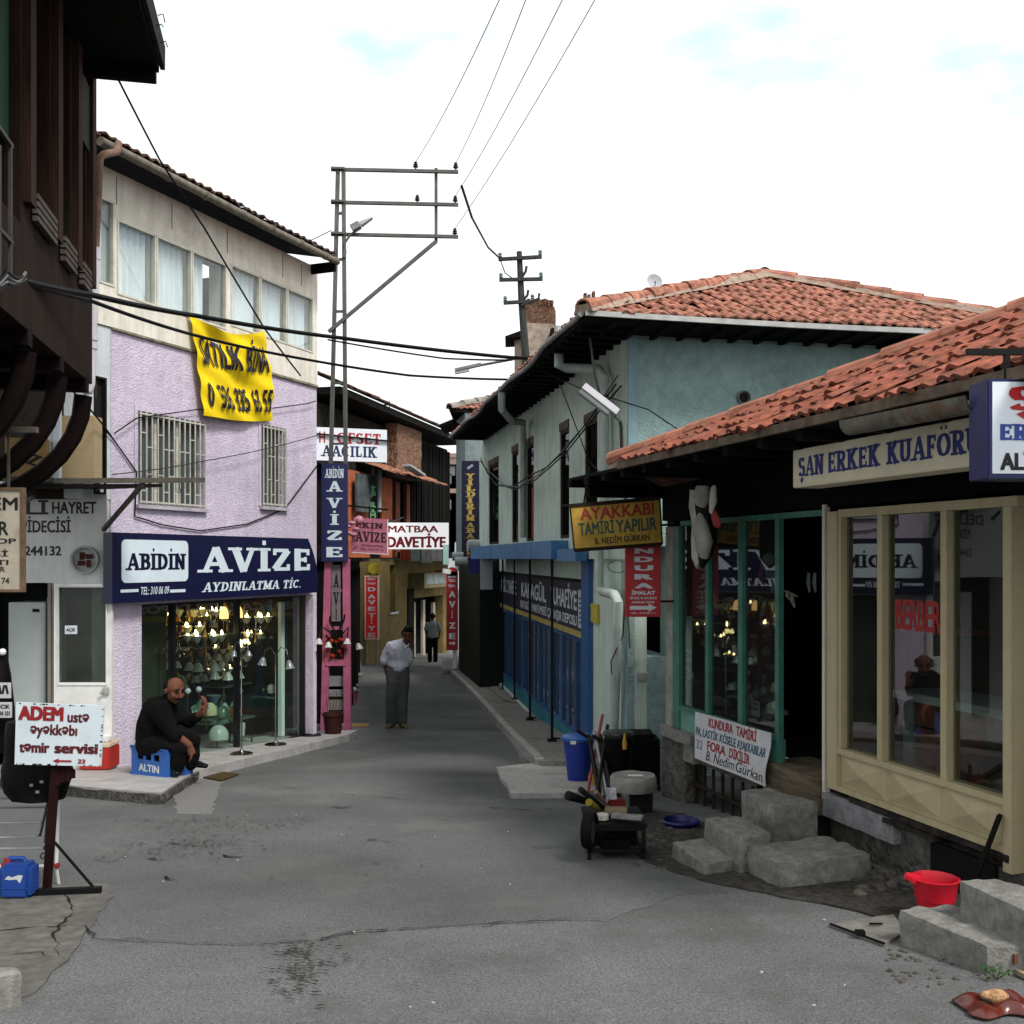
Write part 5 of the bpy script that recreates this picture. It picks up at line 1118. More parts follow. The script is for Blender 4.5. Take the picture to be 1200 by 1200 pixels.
for i, (a, b_, z0, z1) in enumerate(swin):
    w_ = MB().frame(WS, a + .003, b_ - .003, z0 + .003, z1 - .003, -.07, -.012, .04).build('window', mat('frame_brown', (.05, .035, .028), .7), te)
    MB().wbox(WS, a + .043, b_ - .043, -.045, -.04, z0 + .043, z1 - .043).build('pane', glass_mat('black_glass', (.1, .1, .1), .35, .02), w_)
    MB().wbox(WS, a, b_, -.1, .012, z1 + .001, z1 + .1).build('lintel', mat('lintel_brown', (.14, .1, .08), .85, var=.3, scale=10), te)
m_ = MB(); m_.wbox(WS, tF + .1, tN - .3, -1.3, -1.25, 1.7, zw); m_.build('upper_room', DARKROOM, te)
# gable end
MB().holed(WG, 0.0, 6.2, -1.3, zw, [[.12, WG.t(782), WG.z(745, 770), WG.z(745, 640)]], .22).build('end_wall', TEAL, te)
MB().wbox(WG, .14, WG.t(788), -1.2, -1.15, .1, 2.2).build('recess_back', DARKROOM, te)
m_ = MB(); m_.wbox(WG, .14, WG.t(788), -1.15, -.221, WG.z(745, 770) - .06, WG.z(745, 770) - .002); m_.build('recess_sill', TEAL, te)
MB().wbox(WG, .0, WG.t(742), .001, .06, WG.z(735, 781), WG.z(735, 771)).build('broken_shelf', mat('broken_plaster', (.3, .36, .34), .95, bump=.8), te, rough=.012, sub=2)
MB().wbox(WG, 0.004, .105, .001, .02, WG.z(735, 600), zw).build('corner_strip', mat('teal_strip', (.22, .33, .36), .9, var=.1, streak=.2), te)
m_ = MB(); c = WG.p(871, 466, .0); nv = Vector((WG.n.x, WG.n.y, 0)); m_.lathe([(.062, -.02), (.072, -.02), (.072, .035), (.06, .035), (.058, -.01), (0, -.01)], c, 24, nv, cap=False); vo = m_.build('vent', mat('vent_teal', (.16, .2, .19), .7), te, smooth=True)
m_ = MB(); m_.lathe([(.05, -.008), (.05, .012), (.03, .016), (.03, .006), (0, .006)], c, 16, nv, cap=False); m_.build('vent_core', mat('vent_dark', (.04, .035, .03), .8), vo)
m_ = MB(); m_.wbox(WG, WG.t(747), WG.t(756), .001, .04, WG.z(750, 799), WG.z(750, 788)); m_.build('meter_box', mat('box_pale', (.3, .32, .3), .6), te, bevel=.006)
# roof
ez = 3.91; cn = Vector((.68, 9.6)); uG = WG.u; inn = Vector((-uG.y, uG.x))
def rp_(a, b_, z): p = cn + uG * a + inn * b_; return Vector((p.x, p.y, z))
A0, B0 = rp_(0, 0, ez), rp_(5.48, 0, ez); AP = rp_(2.74, 2.08, 4.93); FARL, FARR = rp_(0, 9.9, ez), rp_(5.48, 9.9, ez); AP2 = rp_(2.74, 7.9, 4.93)
m_ = MB(); low = [A0, B0, FARR, FARL]; m_.add([p - Vector((0, 0, .06)) for p in low] + low + [AP, AP2], [(3, 2, 1, 0), (0, 1, 5, 4), (1, 2, 6, 5), (2, 3, 7, 6), (3, 0, 4, 7), (4, 5, 8), (5, 6, 9, 8), (6, 7, 9), (7, 4, 8, 9)])
m_.build('roof_deck', SOFF, te)
def slope_tiles(a, b_, apx, w, l, seed, m, inset=.02, apx2=None):
    u = (b_ - a); Lu = u.length; u = u.normalized(); q = (apx - a); v = (q - u * q.dot(u)); Lv = v.length; v = v.normalized(); n_ = u.cross(v)
    if n_.z < 0: n_ = -n_
    au = q.dot(u); bu = (apx2 - a).dot(u) if apx2 is not None else au
    ins = lambda x, y: y < Lv - .02 and x > au * y / Lv - .02 and x < Lu - (Lu - bu) * y / Lv + .02
    return tiles(a - v * .03, u, v, n_, int(Lu / w) + 1, int(Lv / l) + 1, w, l, ins, seed)
slope_tiles(A0, B0, AP, .12, .27, 11, TILE).build('roof_tiles', TILE, te)
slope_tiles(FARL, A0, AP2, .12, .27, 12, TILE, apx2=AP).build('roof_tiles', TILE, te)
b = MB(); mm_ = MB(); ridge(b, mm_, A0 + Vector((.0, .0, .05)), AP + Vector((0, 0, .06)), .34, .085, 3); ridge(b, mm_, B0 + Vector((0, 0, .05)), AP + Vector((0, 0, .06)), .34, .085, 4); ridge(b, mm_, AP2 + Vector((0, 0, .05)), AP + Vector((0, 0, .06)), .34, .085, 5)
b.build('ridge_tiles', TILE, te); mm_.build('ridge_mortar', MORTAR, te, rough=.02, sub=1)
m_ = MB(); 
for P_, n_ in ((rp_(0, -.02, ez), 0),):
    K = 16; 
    for k in range(K):
        a, b_ = rp_(5.48 * k / K, -.03, ez - .01 - .03 * math.sin(math.pi * k / K)), rp_(5.48 * (k + 1) / K, -.03, ez - .01 - .03 * math.sin(math.pi * (k + 1) / K)); m_.bar(a, b_, .03, .05)
m_.build('eave_edge', mat('zinc_edge', (.4, .4, .39), .5, var=.2, metal=.2), te)
m_ = MB(); K = 24
for k in range(K):
    y0, y1 = 9.75 * k / K, 9.75 * (k + 1) / K; f = lambda y: rp_(-.035 + .02 * math.sin(y * 3.1), y, ez - .015 + .02 * math.sin(y * 1.7))
    m_.tube([f(y0), f(y1)], .026, 8)
m_.build('gutter', mat('gutter_dark', (.26, .26, .25), .6, var=.4, scale=6), te, smooth=True)
m_ = MB()
for k in range(34): y = .3 + 9.4 * k / 34; m_.bar(rp_(.03, y, ez - .08), rp_(.6, y, ez - .08), .05, .04)
for k in range(18): x = .3 + 5 * k / 18; m_.bar(rp_(x, .03, ez - .08), rp_(x, .66, ez - .08), .05, .04)
m_.build('rafter', SOFF, te)
# downpipes on the street front
PIPE = mat('pipe_grey_teal', (.3, .34, .31), .6, var=.2, scale=5, streak=.3, stain=(.2, .12, .07))
def WSp(px, py, n=.09): return WS.p(px, py, n)
m_ = MB(); ge = rp_(-.02, 4.35, ez - .06); m_.tube([ge, ge - Vector((0, 0, .22)), WSp(600, 494, .3), WSp(613, 495), WSp(613, 505), WSp(613, 630)], .05, 10); m_.build('downpipe', PIPE, te, smooth=True)
m_ = MB(); ge = WS.p(655, 404, .48); m_.tube([ge + Vector((0, 0, .2)), ge, WS.p(655, 428, .48), WS.p(665, 431, .38), WS.p(702, 433, .1), WS.p(708, 442, .09), WS.p(708, 600, .09), WS.p(702, 632, .11), WS.p(702, 690, .1), WS.p(706, 693, .12), WS.p(720, 697, .12), WS.p(724, 705, .12), WS.p(721, 800, .1), WS.p(718, 880, .08)], [.05] * 2 + [.055] * 3 + [.05] * 4 + [.052] * 5, 12)
m_.build('downpipe', mat('pipe_pale', (.42, .48, .45), .55, var=.15, scale=5, streak=.2), te, smooth=True)
m_ = MB(); ge = WS.p(648, 386, .5)
# street-level front under the blue ledge
def lo(px, n=0): return WLo.t(px, n)
def lz(px, py, n=0): return WLo.z(px, py, n)
tl0, tl1 = lo(575), (Vector((1.16, 10.3)) - WLo.A).dot(WLo.u); pillar0, pillar1 = lo(686.5), lo(695)
zb_ = -1.35; 
MB().holed(WLo, lo(562), tl1 - .004, zb_, 1.7, [[lo(584), pillar0, -.95, 1.35]], .2).build('lower_wall', PALET, te)
MB().wbox(WLo, pillar0 - .0, pillar1, .001, .06, zb_, 1.62).build('blue_pillar', BLUED, te)
MB().wbox(WLo, pillar1 + .001, lo(703), .001, .03, lz(700, 730), lz(700, 708)).build('yellow_patch', paint('yellow_patch', (.4, .33, .03), .6), te)
m_ = MB(); m_.wbox(WS, WS.t(565), WS.t(666), -.001, .22, 1.60, zl); m_.build('ledge', BLUEP, te)
m_ = MB(); m_.wbox(WS, WS.t(666) + .002, WS.t(690), .02, .16, 1.575, 1.72); m_.build('ledge', BLUEP, te)
m_ = MB(); 
for px in (590, 625, 641): m_.wbox(WS, WS.t(px) - .006, WS.t(px) + .006, .2201, .223, 1.605, zl - .005)
m_.build('ledge_joint', BLUED, te)
MB().wbox(WS, WS.t(562), WS.t(692), -1.0, -.02, 1.595, 1.605).build('ledge_soffit', DARKROOM, te)
# shop doors: blue leaves with narrow panes
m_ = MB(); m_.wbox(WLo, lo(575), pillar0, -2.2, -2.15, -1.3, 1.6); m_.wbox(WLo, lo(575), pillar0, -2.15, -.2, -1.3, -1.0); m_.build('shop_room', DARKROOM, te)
ND = 9; ta, tb = lo(584), pillar0
for k in range(ND):
    a, b_ = ta + (tb - ta) * k / ND, ta + (tb - ta) * (k + 1) / ND; zz = -1.08 + (k / ND) * .12
    top = .60; lp = zz + .30
    d_ = MB().frame(WLo, a + .004, b_ - .004, lp, top, -.12, -.06, .06, .05).build('door', BLUED if k % 3 else BLUEP, te)
    MB().wbox(WLo, a + .004, b_ - .004, -.125, -.055, zz, lp - .001).build('door_panel', TEALP, d_)
    MB().wbox(WLo, a + .064, b_ - .064, -.095, -.09, lp + .05, top - .06).build('pane', glass_mat('shop_glass2', (.6, .66, .64), .9, .12), d_)
    MB().wbox(WLo, (a + b_) / 2 - .02, (a + b_) / 2 + .02, -.11, -.07, lp + .051, top - .061).build('mullion', BLUED, d_)
    r = random.Random(k); 
    g_ = MB()
    for q in range(4): x = a + .1 + (b_ - a - .2) * q / 3; g_.box(WLo.w(x, -.35 - .1 * r.random(), lp + .2 + r.random() * .7), (.12, .1, .5 + .5 * r.random()))
    tag(g_.build('goods', mat('goods_%d' % (k % 4), [(.1, .2, .26), (.2, .26, .3), (.06, .1, .22), (.26, .29, .3)][k % 4], .8, var=.4, scale=7)), 'stacked dry goods behind the %s blue door pane counted from the far end' % ['first', 'second', 'third', 'fourth', 'fifth', 'sixth', 'seventh', 'eighth', 'ninth'][k], 'goods', 'goods inside the blue shop')
# white-lettered sign band
SIGNB = paint('band_navy', (.022, .03, .07), .6, var=.2)
bz0, bz1 = .69, 1.3
bd = thing('sign_band', 'dark blue sign band KARAGÜL TUHAFİYE with white lettering over the blue shop doors', 'sign', WLo.w((ta + tb) / 2, 0, bz0))
MB().wbox(WLo, ta + .01, tb - .01, -.09, -.04, bz0, bz1).build('board', SIGNB, bd)
MB().wbox(WLo, ta + .01, tb - .01, -.1, -.02, bz0 - .075, bz0 - .002).build('yellow_rail', paint('rail_yellow', (.42, .36, .1), .6, var=.3), bd)
L_ = MB(); fl = face_of(WLo, -.04); tq = lambda px: WLo.t(px, -.04)
lettering(L_, 'KARAGÜL', fl, tq(611), tq(640), bz0 + .25, bz0 + .5, bold=.035); lettering(L_, 'TUHAFİYE', fl, tq(645), tq(676), bz0 + .25, bz0 + .5, bold=.035)
lettering(L_, 'KIRTASİYE PARFÜMERİ ÇAMAŞIR DEPOSU', fl, tq(610), tq(676), bz0 + .05, bz0 + .18, bold=.03)
lettering(L_, 'KARAGÜL TUHAFİYE', fl, tq(585), tq(605), bz0 + .25, bz0 + .5, bold=.035)
L_.build('lettering', LETW, bd)
m_ = MB(); m_.wbox(WLo, tq(678), tq(685.5), -.0399, -.033, bz0 + .04, bz0 + .52); pq = m_.build('side_panel', paint('panel_white', (.5, .55, .6), .5), bd)
L_ = MB(); 
for k in range(6): L_.wbox(WLo, tq(679.2), tq(684.6), -.0329, -.031, bz0 + .1 + k * .06, bz0 + .125 + k * .06)
L_.build('printed_lines', paint('print_blue', (.05, .08, .2), .6), pq)
# iron awning posts standing on the pavement
IRON = mat('iron_black', (.011, .012, .014), .55, var=.3, spec=.2)
for i, (px, py) in enumerate([(579, 801), (589, 809.5), (603, 821), (621, 844), (647, 869)]):
    c = gp(px, py, .1); t = thing('awning_post', ['farthest of the five thin black iron posts along the blue shop', 'second thin black iron post from the far end of the blue shop', 'middle one of the five thin black iron posts along the blue shop', 'fourth thin black iron post, next to nearest along the blue shop', 'nearest of the five thin black iron posts along the blue shop'][i], 'post', c, 'iron awning posts along the blue shop')
    MB().bar(c + Vector((0, 0, .0)), Vector((c.x, c.y, 1.59)), .035).build('pole', IRON, t)
    MB().box(c + Vector((0, 0, .02)), (.12, .08, .04)).build('foot', IRON, t)
    MB().bar(c + Vector((-.01, .0, .05)), c + Vector((.1, .05, .03)), .02).build('bracket', IRON, t)
# pavement step and pale post at the far end
m_ = MB(); pg = pxpoly([(573, 805), (590, 820), (607, 823), (588, 803)], .13); ground_sheet(pg, .13, 'pavement', CONC, th=.1)
m_ = MB(); m_.bar(WLo.w(lo(583), .05, -1.0), WLo.w(lo(583), .05, 1.5), .09, .09); tag(m_.build('drainpipe', mat('pipe_mint', (.45, .6, .52), .5)), 'pale mint pipe at the far end of the blue shop front', 'pipe')
# cables, corner street light
CABS = [[(563, 537), (571, 554), (582, 569), (600, 571), (620, 558), (640, 548), (660, 530), (690, 492), (722, 450)], [(566, 545), (590, 568), (606, 571), (632, 556), (655, 533), (684, 500), (724, 440)], [(563, 540), (580, 566), (604, 574), (628, 562), (662, 532), (702, 482), (728, 452)]]
for i, P in enumerate(CABS): cable([WS.p(x, y, .2 if 570 < x < 720 else .08) for x, y in P], .009, ['upper cable of the bundle sagging over the teal street front', 'middle cable of the bundle sagging over the teal street front', 'lowest cable of the bundle sagging over the teal street front'][i], group='cable bundle on the teal house', n=4, m=mat('cable_greyteal', (.13, .15, .14), .6) if i == 1 else None)
cable([WS.p(613, 425, .5), WS.p(680, 455, .3), WG.p(760, 480, .3), WG.p(800, 507, .2)], .006, 'thin wire from the eave past the fluorescent street light', n=6)
cable([WS.p(640, 400, .45), WS.p(660, 460, .2), WS.p(690, 540, .12), WG.p(738, 590, .1)], .007, 'cable slanting down between the two nearest dark windows', n=6)
cable([WG.p(733, 585, .03), WG.p(737, 640, .03), WG.p(735, 700, .04), WG.p(738, 760, .03)], .01, 'old cable running down the corner of the teal house', n=6, m=mat('cable_tan', (.16, .13, .08), .7))
cable([WG.p(733, 700, .03), WG.p(730, 745, .03), WG.p(716, 775, .03), WG.p(717, 790, .03)], .006, 'thin wire hanging by the pale downpipe', n=6)
cl_ = [WS.p(688, 372, .4), WS.p(697, 440, .3), WS.p(705, 470, .2)]; cable(cl_, .012, 'cable hanging from the roof corner to the fluorescent street light', n=6, m=mat('cable_greyteal', (.13, .15, .14), .6))
q = [WG.p(733, 676, .06)]; 
for k in range(11): a = k / 10 * 2 * math.pi; q.append(WG.p(724 + 12 * math.cos(a), 664 + 7 * math.sin(a), .05))
cable(q[1:], .004, 'small loop of wire on the pale corner of the teal house', n=3)
st2 = thing('street_light', 'white tubular street light on a bent arm at the teal house corner', 'street light', WG.p(729, 500, .2))
Yl = 9.9; a, b_ = pt(681, 456, Yl), pt(721, 487, Yl); ax = (b_ - a).normalized(); sd = Vector((0, 1, 0)); un = ax.cross(sd)
if un.z < 0: un = -un
m_ = MB(); m_.hexa([a - sd * .07, b_ - sd * .07, b_ + sd * .07, a + sd * .07, a - sd * .05 + un * .07, b_ - sd * .05 + un * .07, b_ + sd * .05 + un * .07, a + sd * .05 + un * .07]); m_.build('housing', mat('housing_white', (.5, .5, .53), .5, var=.08), st2, bevel=.006)
m_ = MB(); m_.hexa([a - un * .05 - sd * .05 + ax * .0, a + ax * .36 - un * .05 - sd * .05, a + ax * .36 - un * .05 + sd * .05, a - un * .05 + sd * .05, a - sd * .06 - un * .001, a + ax * .36 - sd * .06 - un * .001, a + ax * .36 + sd * .06 - un * .001, a + sd * .06 - un * .001]); m_.build('diffuser', mat('diffuser_grey', (.3, .32, .32), .3), st2, bevel=.008)
m_ = MB(); m_.tube([b_, b_ + ax * .06 - Vector((0, 0, .01)), pt(728, 500, 10.0), pt(729, 536, 10.2)], .02, 8); m_.build('arm', STEEL, st2, smooth=True)
sd2 = thing('satellite_dish', 'small grey satellite dish behind the teal house roof ridge', 'satellite dish', rp_(1.3, 3.2, 4.6)); c = pt(767, 330, 12.6)
m_ = MB(); m_.lathe([(.0, -.03), (.06, -.02), (.09, 0), (.1, .01), (.09, .005), (.06, -.012), (0, -.02)], c, 20, (.2, -1, .3), cap=False); m_.build('dish', mat('dish_grey', (.4, .42, .44), .4), sd2, smooth=True); MB().tube([c + Vector((0, .03, 0)), c + Vector((0, .05, -.5))], .015, 6).build('mast', STEEL, sd2)
MB().tube([c + Vector((0, 0, -.07)), c + Vector((0, -.1, -.02))], .006, 5).build('arm', STEEL, sd2)
ch_ = pt(690, 356, 13.5); t = thing('chimney', 'small broken brick chimney at the near corner of the teal house roof', 'chimney', ch_ - Vector((0, 0, .6)))
BRK = mat('old_brick', (.16, .085, .055), .95, var=.6, scale=16, bump=1.0, bscale=30, bdist=.03, stain=(.3, .25, .2), stain_amt=.6, stain_scale=9)
MB().box(ch_ - Vector((0, 0, .25)), (.15, .15, .62)).build('stack', BRK, t, rough=.012, sub=3)
m_ = MB(); 
for dx, dh in ((-.05, .07), (.0, .05), (.06, .09)): m_.box(ch_ + Vector((dx, 0, .06 + dh / 2)), (.04, .12, dh))
m_.build('broken_top', BRK, t)

# ================================================================ vertical signs and things at the far end of the teal house
yl = thing('vertical_sign', 'tall dark blue sign with yellow letters YILDIRIM ABAJUR beyond the teal house', 'sign', pt(551, 655, 20.5))
YS = Wall((pt(541, 600, 20.5).x, 20.5), (1, 0), (0, -1)); yz = lambda py: YS.z(550, py)
MB().wbox(YS, 0, YS.t(561.5), -.1, 0, yz(656), yz(540)).build('board', paint('navy_sign3', (.012, .012, .06), .5), yl)
L_ = MB(); word = 'YILDIRIM'; y = 561
for ch in word:
    lettering(L_, ch, face_of(YS, 0), YS.t(545.5 if ch not in 'Iİ' else 547.5), YS.t(557 if ch not in 'Iİ' else 554.5), yz(y - 6 + 6.2), yz(y - 6), slab=(.26, .16)); y += 7.0
y += 1.5
for ch in 'ABAJUR':
    lettering(L_, ch, face_of(YS, 0), YS.t(545.5), YS.t(556.5), yz(y - 6 + 5.4), yz(y - 6), slab=(.26, .16)); y += 6.4
L_.wbox(YS, YS.t(547), YS.t(555), .001, .004, yz(653), yz(651.5)); L_.build('lettering', paint('letter_yellow', (.5, .36, .08), .5), yl)
rot_ = Matrix.Rotation(R(-35), 3, 'Y'); L_ = MB(); L_.box(YS.w(YS.t(551), .003, yz(547)), (.13, .004, .05), rot=rot_); L_.build('emblem', mat('emblem_grey', (.3, .32, .36), .5), yl)
t = thing('wall_lamp', 'grey cylinder lamp with a blue end sticking out under the yellow lettered sign', 'lamp', pt(558, 640, 20.2))
m_ = MB(); m_.lathe([(0, 0), (.11, .0), (.13, .05), (.13, .3), (.11, .35), (0, .35)], pt(548, 640, 20.0), 18, (1, .2, 0), cap=False); m_.build('cylinder', mat('cyl_grey', (.3, .33, .33), .5), t, smooth=True)
t = thing('wall_lamp', 'grey cylinder lamp beside the blue box above the red AVİZE sign', 'lamp', pt(536, 663, 20.2))
m_ = MB(); m_.lathe([(0, 0), (.08, .0), (.09, .03), (.09, .22), (.08, .25), (0, .25)], pt(533, 658, 20.1), 16, (1, .1, 0), cap=False); m_.lathe([(0, 0), (.08, .0), (.09, .03), (.09, .2), (.08, .22), (0, .22)], pt(530, 652, 20.4), 16, (1, .1, 0), cap=False); m_.build('cylinder', mat('cyl_grey', (.3, .33, .33), .5), t, smooth=True)
t = tag(MB().box(pt(556, 662, 20.3), (.22, .3, .34)).build('junction_box', paint('box_blue', (.01, .015, .2), .5), None, bevel=.02), 'deep blue box hanging under the tall dark blue sign', 'box')
t = tag(MB().box(pt(570, 672, 19.9), (.24, .08, .62)).build('roller_shade', mat('shade_pale', (.42, .48, .5), .8, var=.1, stretch=(.4, .4, 22), scale=3)), 'pale rolled shop shade hanging between blue sign and shop front', 'shade')
# red AVİZE sign beyond
ra = thing('vertical_sign', 'red vertical sign reading AVİZE with an arrow at the far bend', 'sign', pt(529, 762, 23.5))
RS = Wall((pt(523, 700, 23.5).x, 23.5), (1, 0), (0, -1)); rz_ = lambda py: RS.z(529, py); REDS = paint('sign_red', (.34, .012, .014), .45)
m_ = MB(); m_.wbox(RS, 0, RS.t(536.5), -.09, 0, rz_(762), rz_(670)); m_.lathe([(0, -.045), (.125, -.045), (.125, .045), (0, .045)], RS.w(RS.t(529.8), -.045, rz_(671)), 20, (0, 1, 0), cap=False); m_.build('board', REDS, ra)
L_ = MB(); fr_ = face_of(RS, .0)
for ch, y0, y1 in (('A', 700, 692.5), ('V', 712, 704.5), ('İ', 724, 717), ('Z', 736.5, 729.5), ('E', 749, 742)): lettering(L_, ch, fr_, RS.t(526.3 if ch != 'İ' else 529.2), RS.t(533.6 if ch != 'İ' else 530.6), rz_(y0), rz_(y1), bold=.045)
for s_, y0, y1 in (('NUR', 677, 675), ('TÜRK', 682, 679), ('IŞIK', 688, 685)): lettering(L_, s_, fr_, RS.t(525.5), RS.t(534), rz_(y0), rz_(y1), bold=.02)
L_.wbox(RS, RS.t(526.5), RS.t(531), .001, .004, rz_(755), rz_(752.5)); a_ = [RS.w(RS.t(531), .004, rz_(756.5)), RS.w(RS.t(534), .004, rz_(753.7)), RS.w(RS.t(531), .004, rz_(751))]; L_.add(a_, [(0, 1, 2)]); L_.build('lettering', LETW, ra)
m_ = MB(); m_.bar(pt(533, 762, 23.6), pt(533, 783, 23.6), .09); tag(m_.build('white_post', WHITEP), 'white post below the red AVİZE sign', 'post')
m_ = MB(); c = gp(526, 785, .1); m_.box((c.x, c.y + .1, c.z + .12), (.34, .3, .3)); tag(m_.build('kerb_stone', mat('white_stone', (.5, .5, .48), .9, var=.1), None, bevel=.05, rough=.02, sub=2), 'white painted corner stone below the red AVİZE sign', 'stone')
t = thing('wall_fitting', 'pale mint wall box with a white ring below beside the red AVİZE sign', 'fitting', pt(523, 672, 23.4))
MB().box(pt(522.5, 650, 23.3), (.12, .1, .45)).build('box', mat('mint_box', (.3, .48, .45), .5), t); m_ = MB(); m_.lathe([(.07, 0), (.1, .0), (.1, .1), (.07, .1)], pt(523, 672, 23.3), 14, (.2, 0, 1), cap=False); m_.build('ring', WHITEP, t)

# ================================================================ house beyond the teal one, wooden pole, chimney tower
DGREEN = mat('dark_green_shutter', (.035, .05, .04), .7, var=.2, scale=3, stretch=(8, 8, .5))
W3 = Wall((pt(535, 700, 25.5).x, 25.5), (.10, -1), (-1, -.10)); 
hb = thing('narrow_house', 'narrow grey teal house with small tiled hip roof beyond the teal house', 'house', (-.2, 23, gz(23)))
x0 = pt(536, 700, 24).x
m_ = MB(); m_.prism([(x0, 24.6), (pt(562, 700, 20.9).x, 20.9), (1.6, 21.6), (1.6, 28), (x0, 28)], -1.3, 1.75); m_.build('shuttered_front', DGREEN, hb)
m_ = MB(); m_.prism([(pt(534.5, 500, 24.5).x, 24.5), (pt(545, 500, 23.2).x, 23.2), (2.2, 23.6), (2.2, 28), (x0 + .2, 28)], 1.751, 4.95); m_.build('upper_wall', mat('grey_teal_wall', (.2, .25, .25), .9, var=.2, scale=5, streak=.3), hb)
E = [pt(515, 476, 23.3), Vector((3.2, 23.0, pt(515, 476, 23.3).z)), Vector((3.2, 28.5, pt(515, 476, 23.3).z)), Vector((pt(515, 476, 23.3).x, 28.5, pt(515, 476, 23.3).z))]
E2 = [Vector((pt(527, 464, 23.1).x, 23.2, 5.0)), Vector((3.2, 23.0, 5.0)), Vector((3.2, 28.5, 5.0)), Vector((pt(527, 464, 23.1).x, 28.5, 5.0))]
m_ = MB(); m_.add([p - Vector((0, 0, .08)) for p in E2] + E2 + [Vector((.9, 25.2, 5.75)), Vector((1.0, 26.4, 5.75))], [(3, 2, 1, 0), (0, 1, 5, 4), (1, 2, 6, 5), (2, 3, 7, 6), (3, 0, 4, 7), (4, 5, 8), (5, 6, 9, 8), (6, 7, 9), (7, 4, 8, 9)]); m_.build('roof_deck', SOFF, hb)
slope_tiles(E2[0], E2[1], Vector((.9, 25.2, 5.75)), .14, .28, 21, TILE).build('roof_tiles', TILE, hb)
slope_tiles(E2[3], E2[0], Vector((1.0, 26.4, 5.75)), .14, .28, 22, TILE, apx2=Vector((.9, 25.2, 5.75))).build('roof_tiles', TILE, hb)
b = MB(); ridge(b, None, E2[0] + Vector((0, 0, .05)), Vector((.9, 25.2, 5.82)), .36, .11, 6); b.build('ridge_tiles', mat('grey_ridge', (.3, .27, .24), .9, var=.3, scale=8), hb)
m_ = MB(); m_.prism([(pt(514, 480, 24).x, 24.2), (pt(530, 480, 23.4).x, 23.3), (pt(540, 480, 24).x, 24.3), (pt(520, 480, 25).x, 25.6)], 4.72, 4.78); m_.build('lower_eave', SOFF, hb)
# chimney tower on the ridge behind
PLST = mat('old_plaster', (.34, .28, .23), .95, var=.3, scale=6, bump=.6, bscale=30, stain=(.16, .12, .09), stain_amt=.6, stain_scale=2.5)
tow = thing('chimney_tower', 'tall plastered chimney block with crumbling brick top behind the teal roof', 'chimney', pt(630, 430, 24.3))
zt_ = pt(0, 352, 24.3).z; zm = pt(0, 378, 24.3).z; xa, xb = pt(613, 0, 24.3).x, pt(648, 0, 24.3).x; xc = pt(604, 0, 24.5).x
m_ = MB(); m_.prism([(xa, 24.3), (xb, 24.4), (xb + .1, 25.1), (xa, 25.1)], 3.5, zm); m_.build('plaster_stack', PLST, tow)
m_ = MB(); m_.prism([(xa, 24.3), (xb, 24.4), (xb + .1, 25.1), (xa, 25.1)], zm + .001, zt_ - .06); m_.build('brick_top', BRK, tow, rough=.02, sub=3)
m_ = MB(); r = random.Random(3)
for k in range(9): x = xa + .05 + (xb - xa - .1) * k / 8; m_.box((x, 24.4, zt_ - .05 + r.uniform(0, .06)), (.07, .12, .1 + r.random() * .06), r.random())
m_.build('broken_rim', BRK, tow)
m_ = MB(); m_.prism([(pt(603, 0, 24.6).x, 24.6), (xa - .005, 24.5), (xa - .005, 25.3), (pt(603, 0, 24.6).x, 25.3)], 3.5, pt(0, 397, 24.5).z); m_.build('side_block', PLST, tow)
q = pt(0, 397, 24.5).z; x1, x2 = pt(592, 0, 24.5).x, pt(611, 0, 24.5).x
m_ = MB(); m_.hexa([(x1, 24.3, q - .02), (x2, 24.3, q - .0), (x2, 25.4, q), (x1, 25.4, q - .02), (x1, 24.3, q + .02), (x2, 24.3, q + .16), (x2, 25.4, q + .16), (x1, 25.4, q + .02)]); m_.build('side_eave', SOFF, tow)
q = pt(645, 385, 23.9); m_ = MB(); m_.hexa([q + Vector(v) for v in ((0, 0, -.25), (.8, 0, -.2), (.8, .9, -.2), (0, .9, -.25), (0, 0, 0), (.8, 0, .25), (.8, .9, .25), (0, .9, 0))]); m_.build('lean_to', SOFF, tow)
wp = thing('wooden_pole', 'dark wooden utility pole with three cross arms behind the teal roof', 'utility pole', pt(619, 640, 22.9)); YW = 22.9
WOODP = mat('pole_wood', (.045, .05, .045), .9, var=.4, scale=8, stretch=(6, 6, .5))
def wp_(x, y, d_=0): return pt(x, y, YW + d_)
MB().tube([Vector((wp_(622, 640).x, YW, -1.2)), wp_(617, 430), wp_(611, 350), wp_(608.5, 295)], [.1, .09, .075, .06], 10).build('pole', WOODP, wp, smooth=True)
for k, (xl, yl_, xr, yr) in enumerate([(584, 304, 635, 301), (585, 328, 636, 327), (590, 355, 626, 353)]):
    m_ = MB(); m_.bar(wp_(xl, yl_, -.09), wp_(xr, yr, -.09), .08, .07); m_.build('cross_arm', WOODP, wp)
    for (ix, iy) in ((xl + 2, yl_), (xr - 2, yr)):
        c = wp_(ix, iy - 1, -.09); m_ = MB(); m_.lathe([(.015, -.02), (.02, .03), (.05, .04), (.03, .07), (.05, .09), (.03, .13), (0, .13)], c, 10, cap=False); m_.build('insulator', mat('insulator_pale', (.14, .2, .22), .3), wp, smooth=True)
for (x, y) in ((612, 318), (614, 346), (627, 350)): m_ = MB(); m_.tube([wp_(611, y + 8, -.1), wp_(x + 4, y, -.12), wp_(x + 5, y - 6, -.12)], .03, 7); m_.build('bracket', WOODP, wp, smooth=True)
cable([pt(541, 218, 14.5), pt(553, 255, 16), pt(572, 290, 20), wp_(585, 302, -.1)], .02, 'blue black cable sagging from the steel pole arm to the wooden pole', n=8, sag=.0)
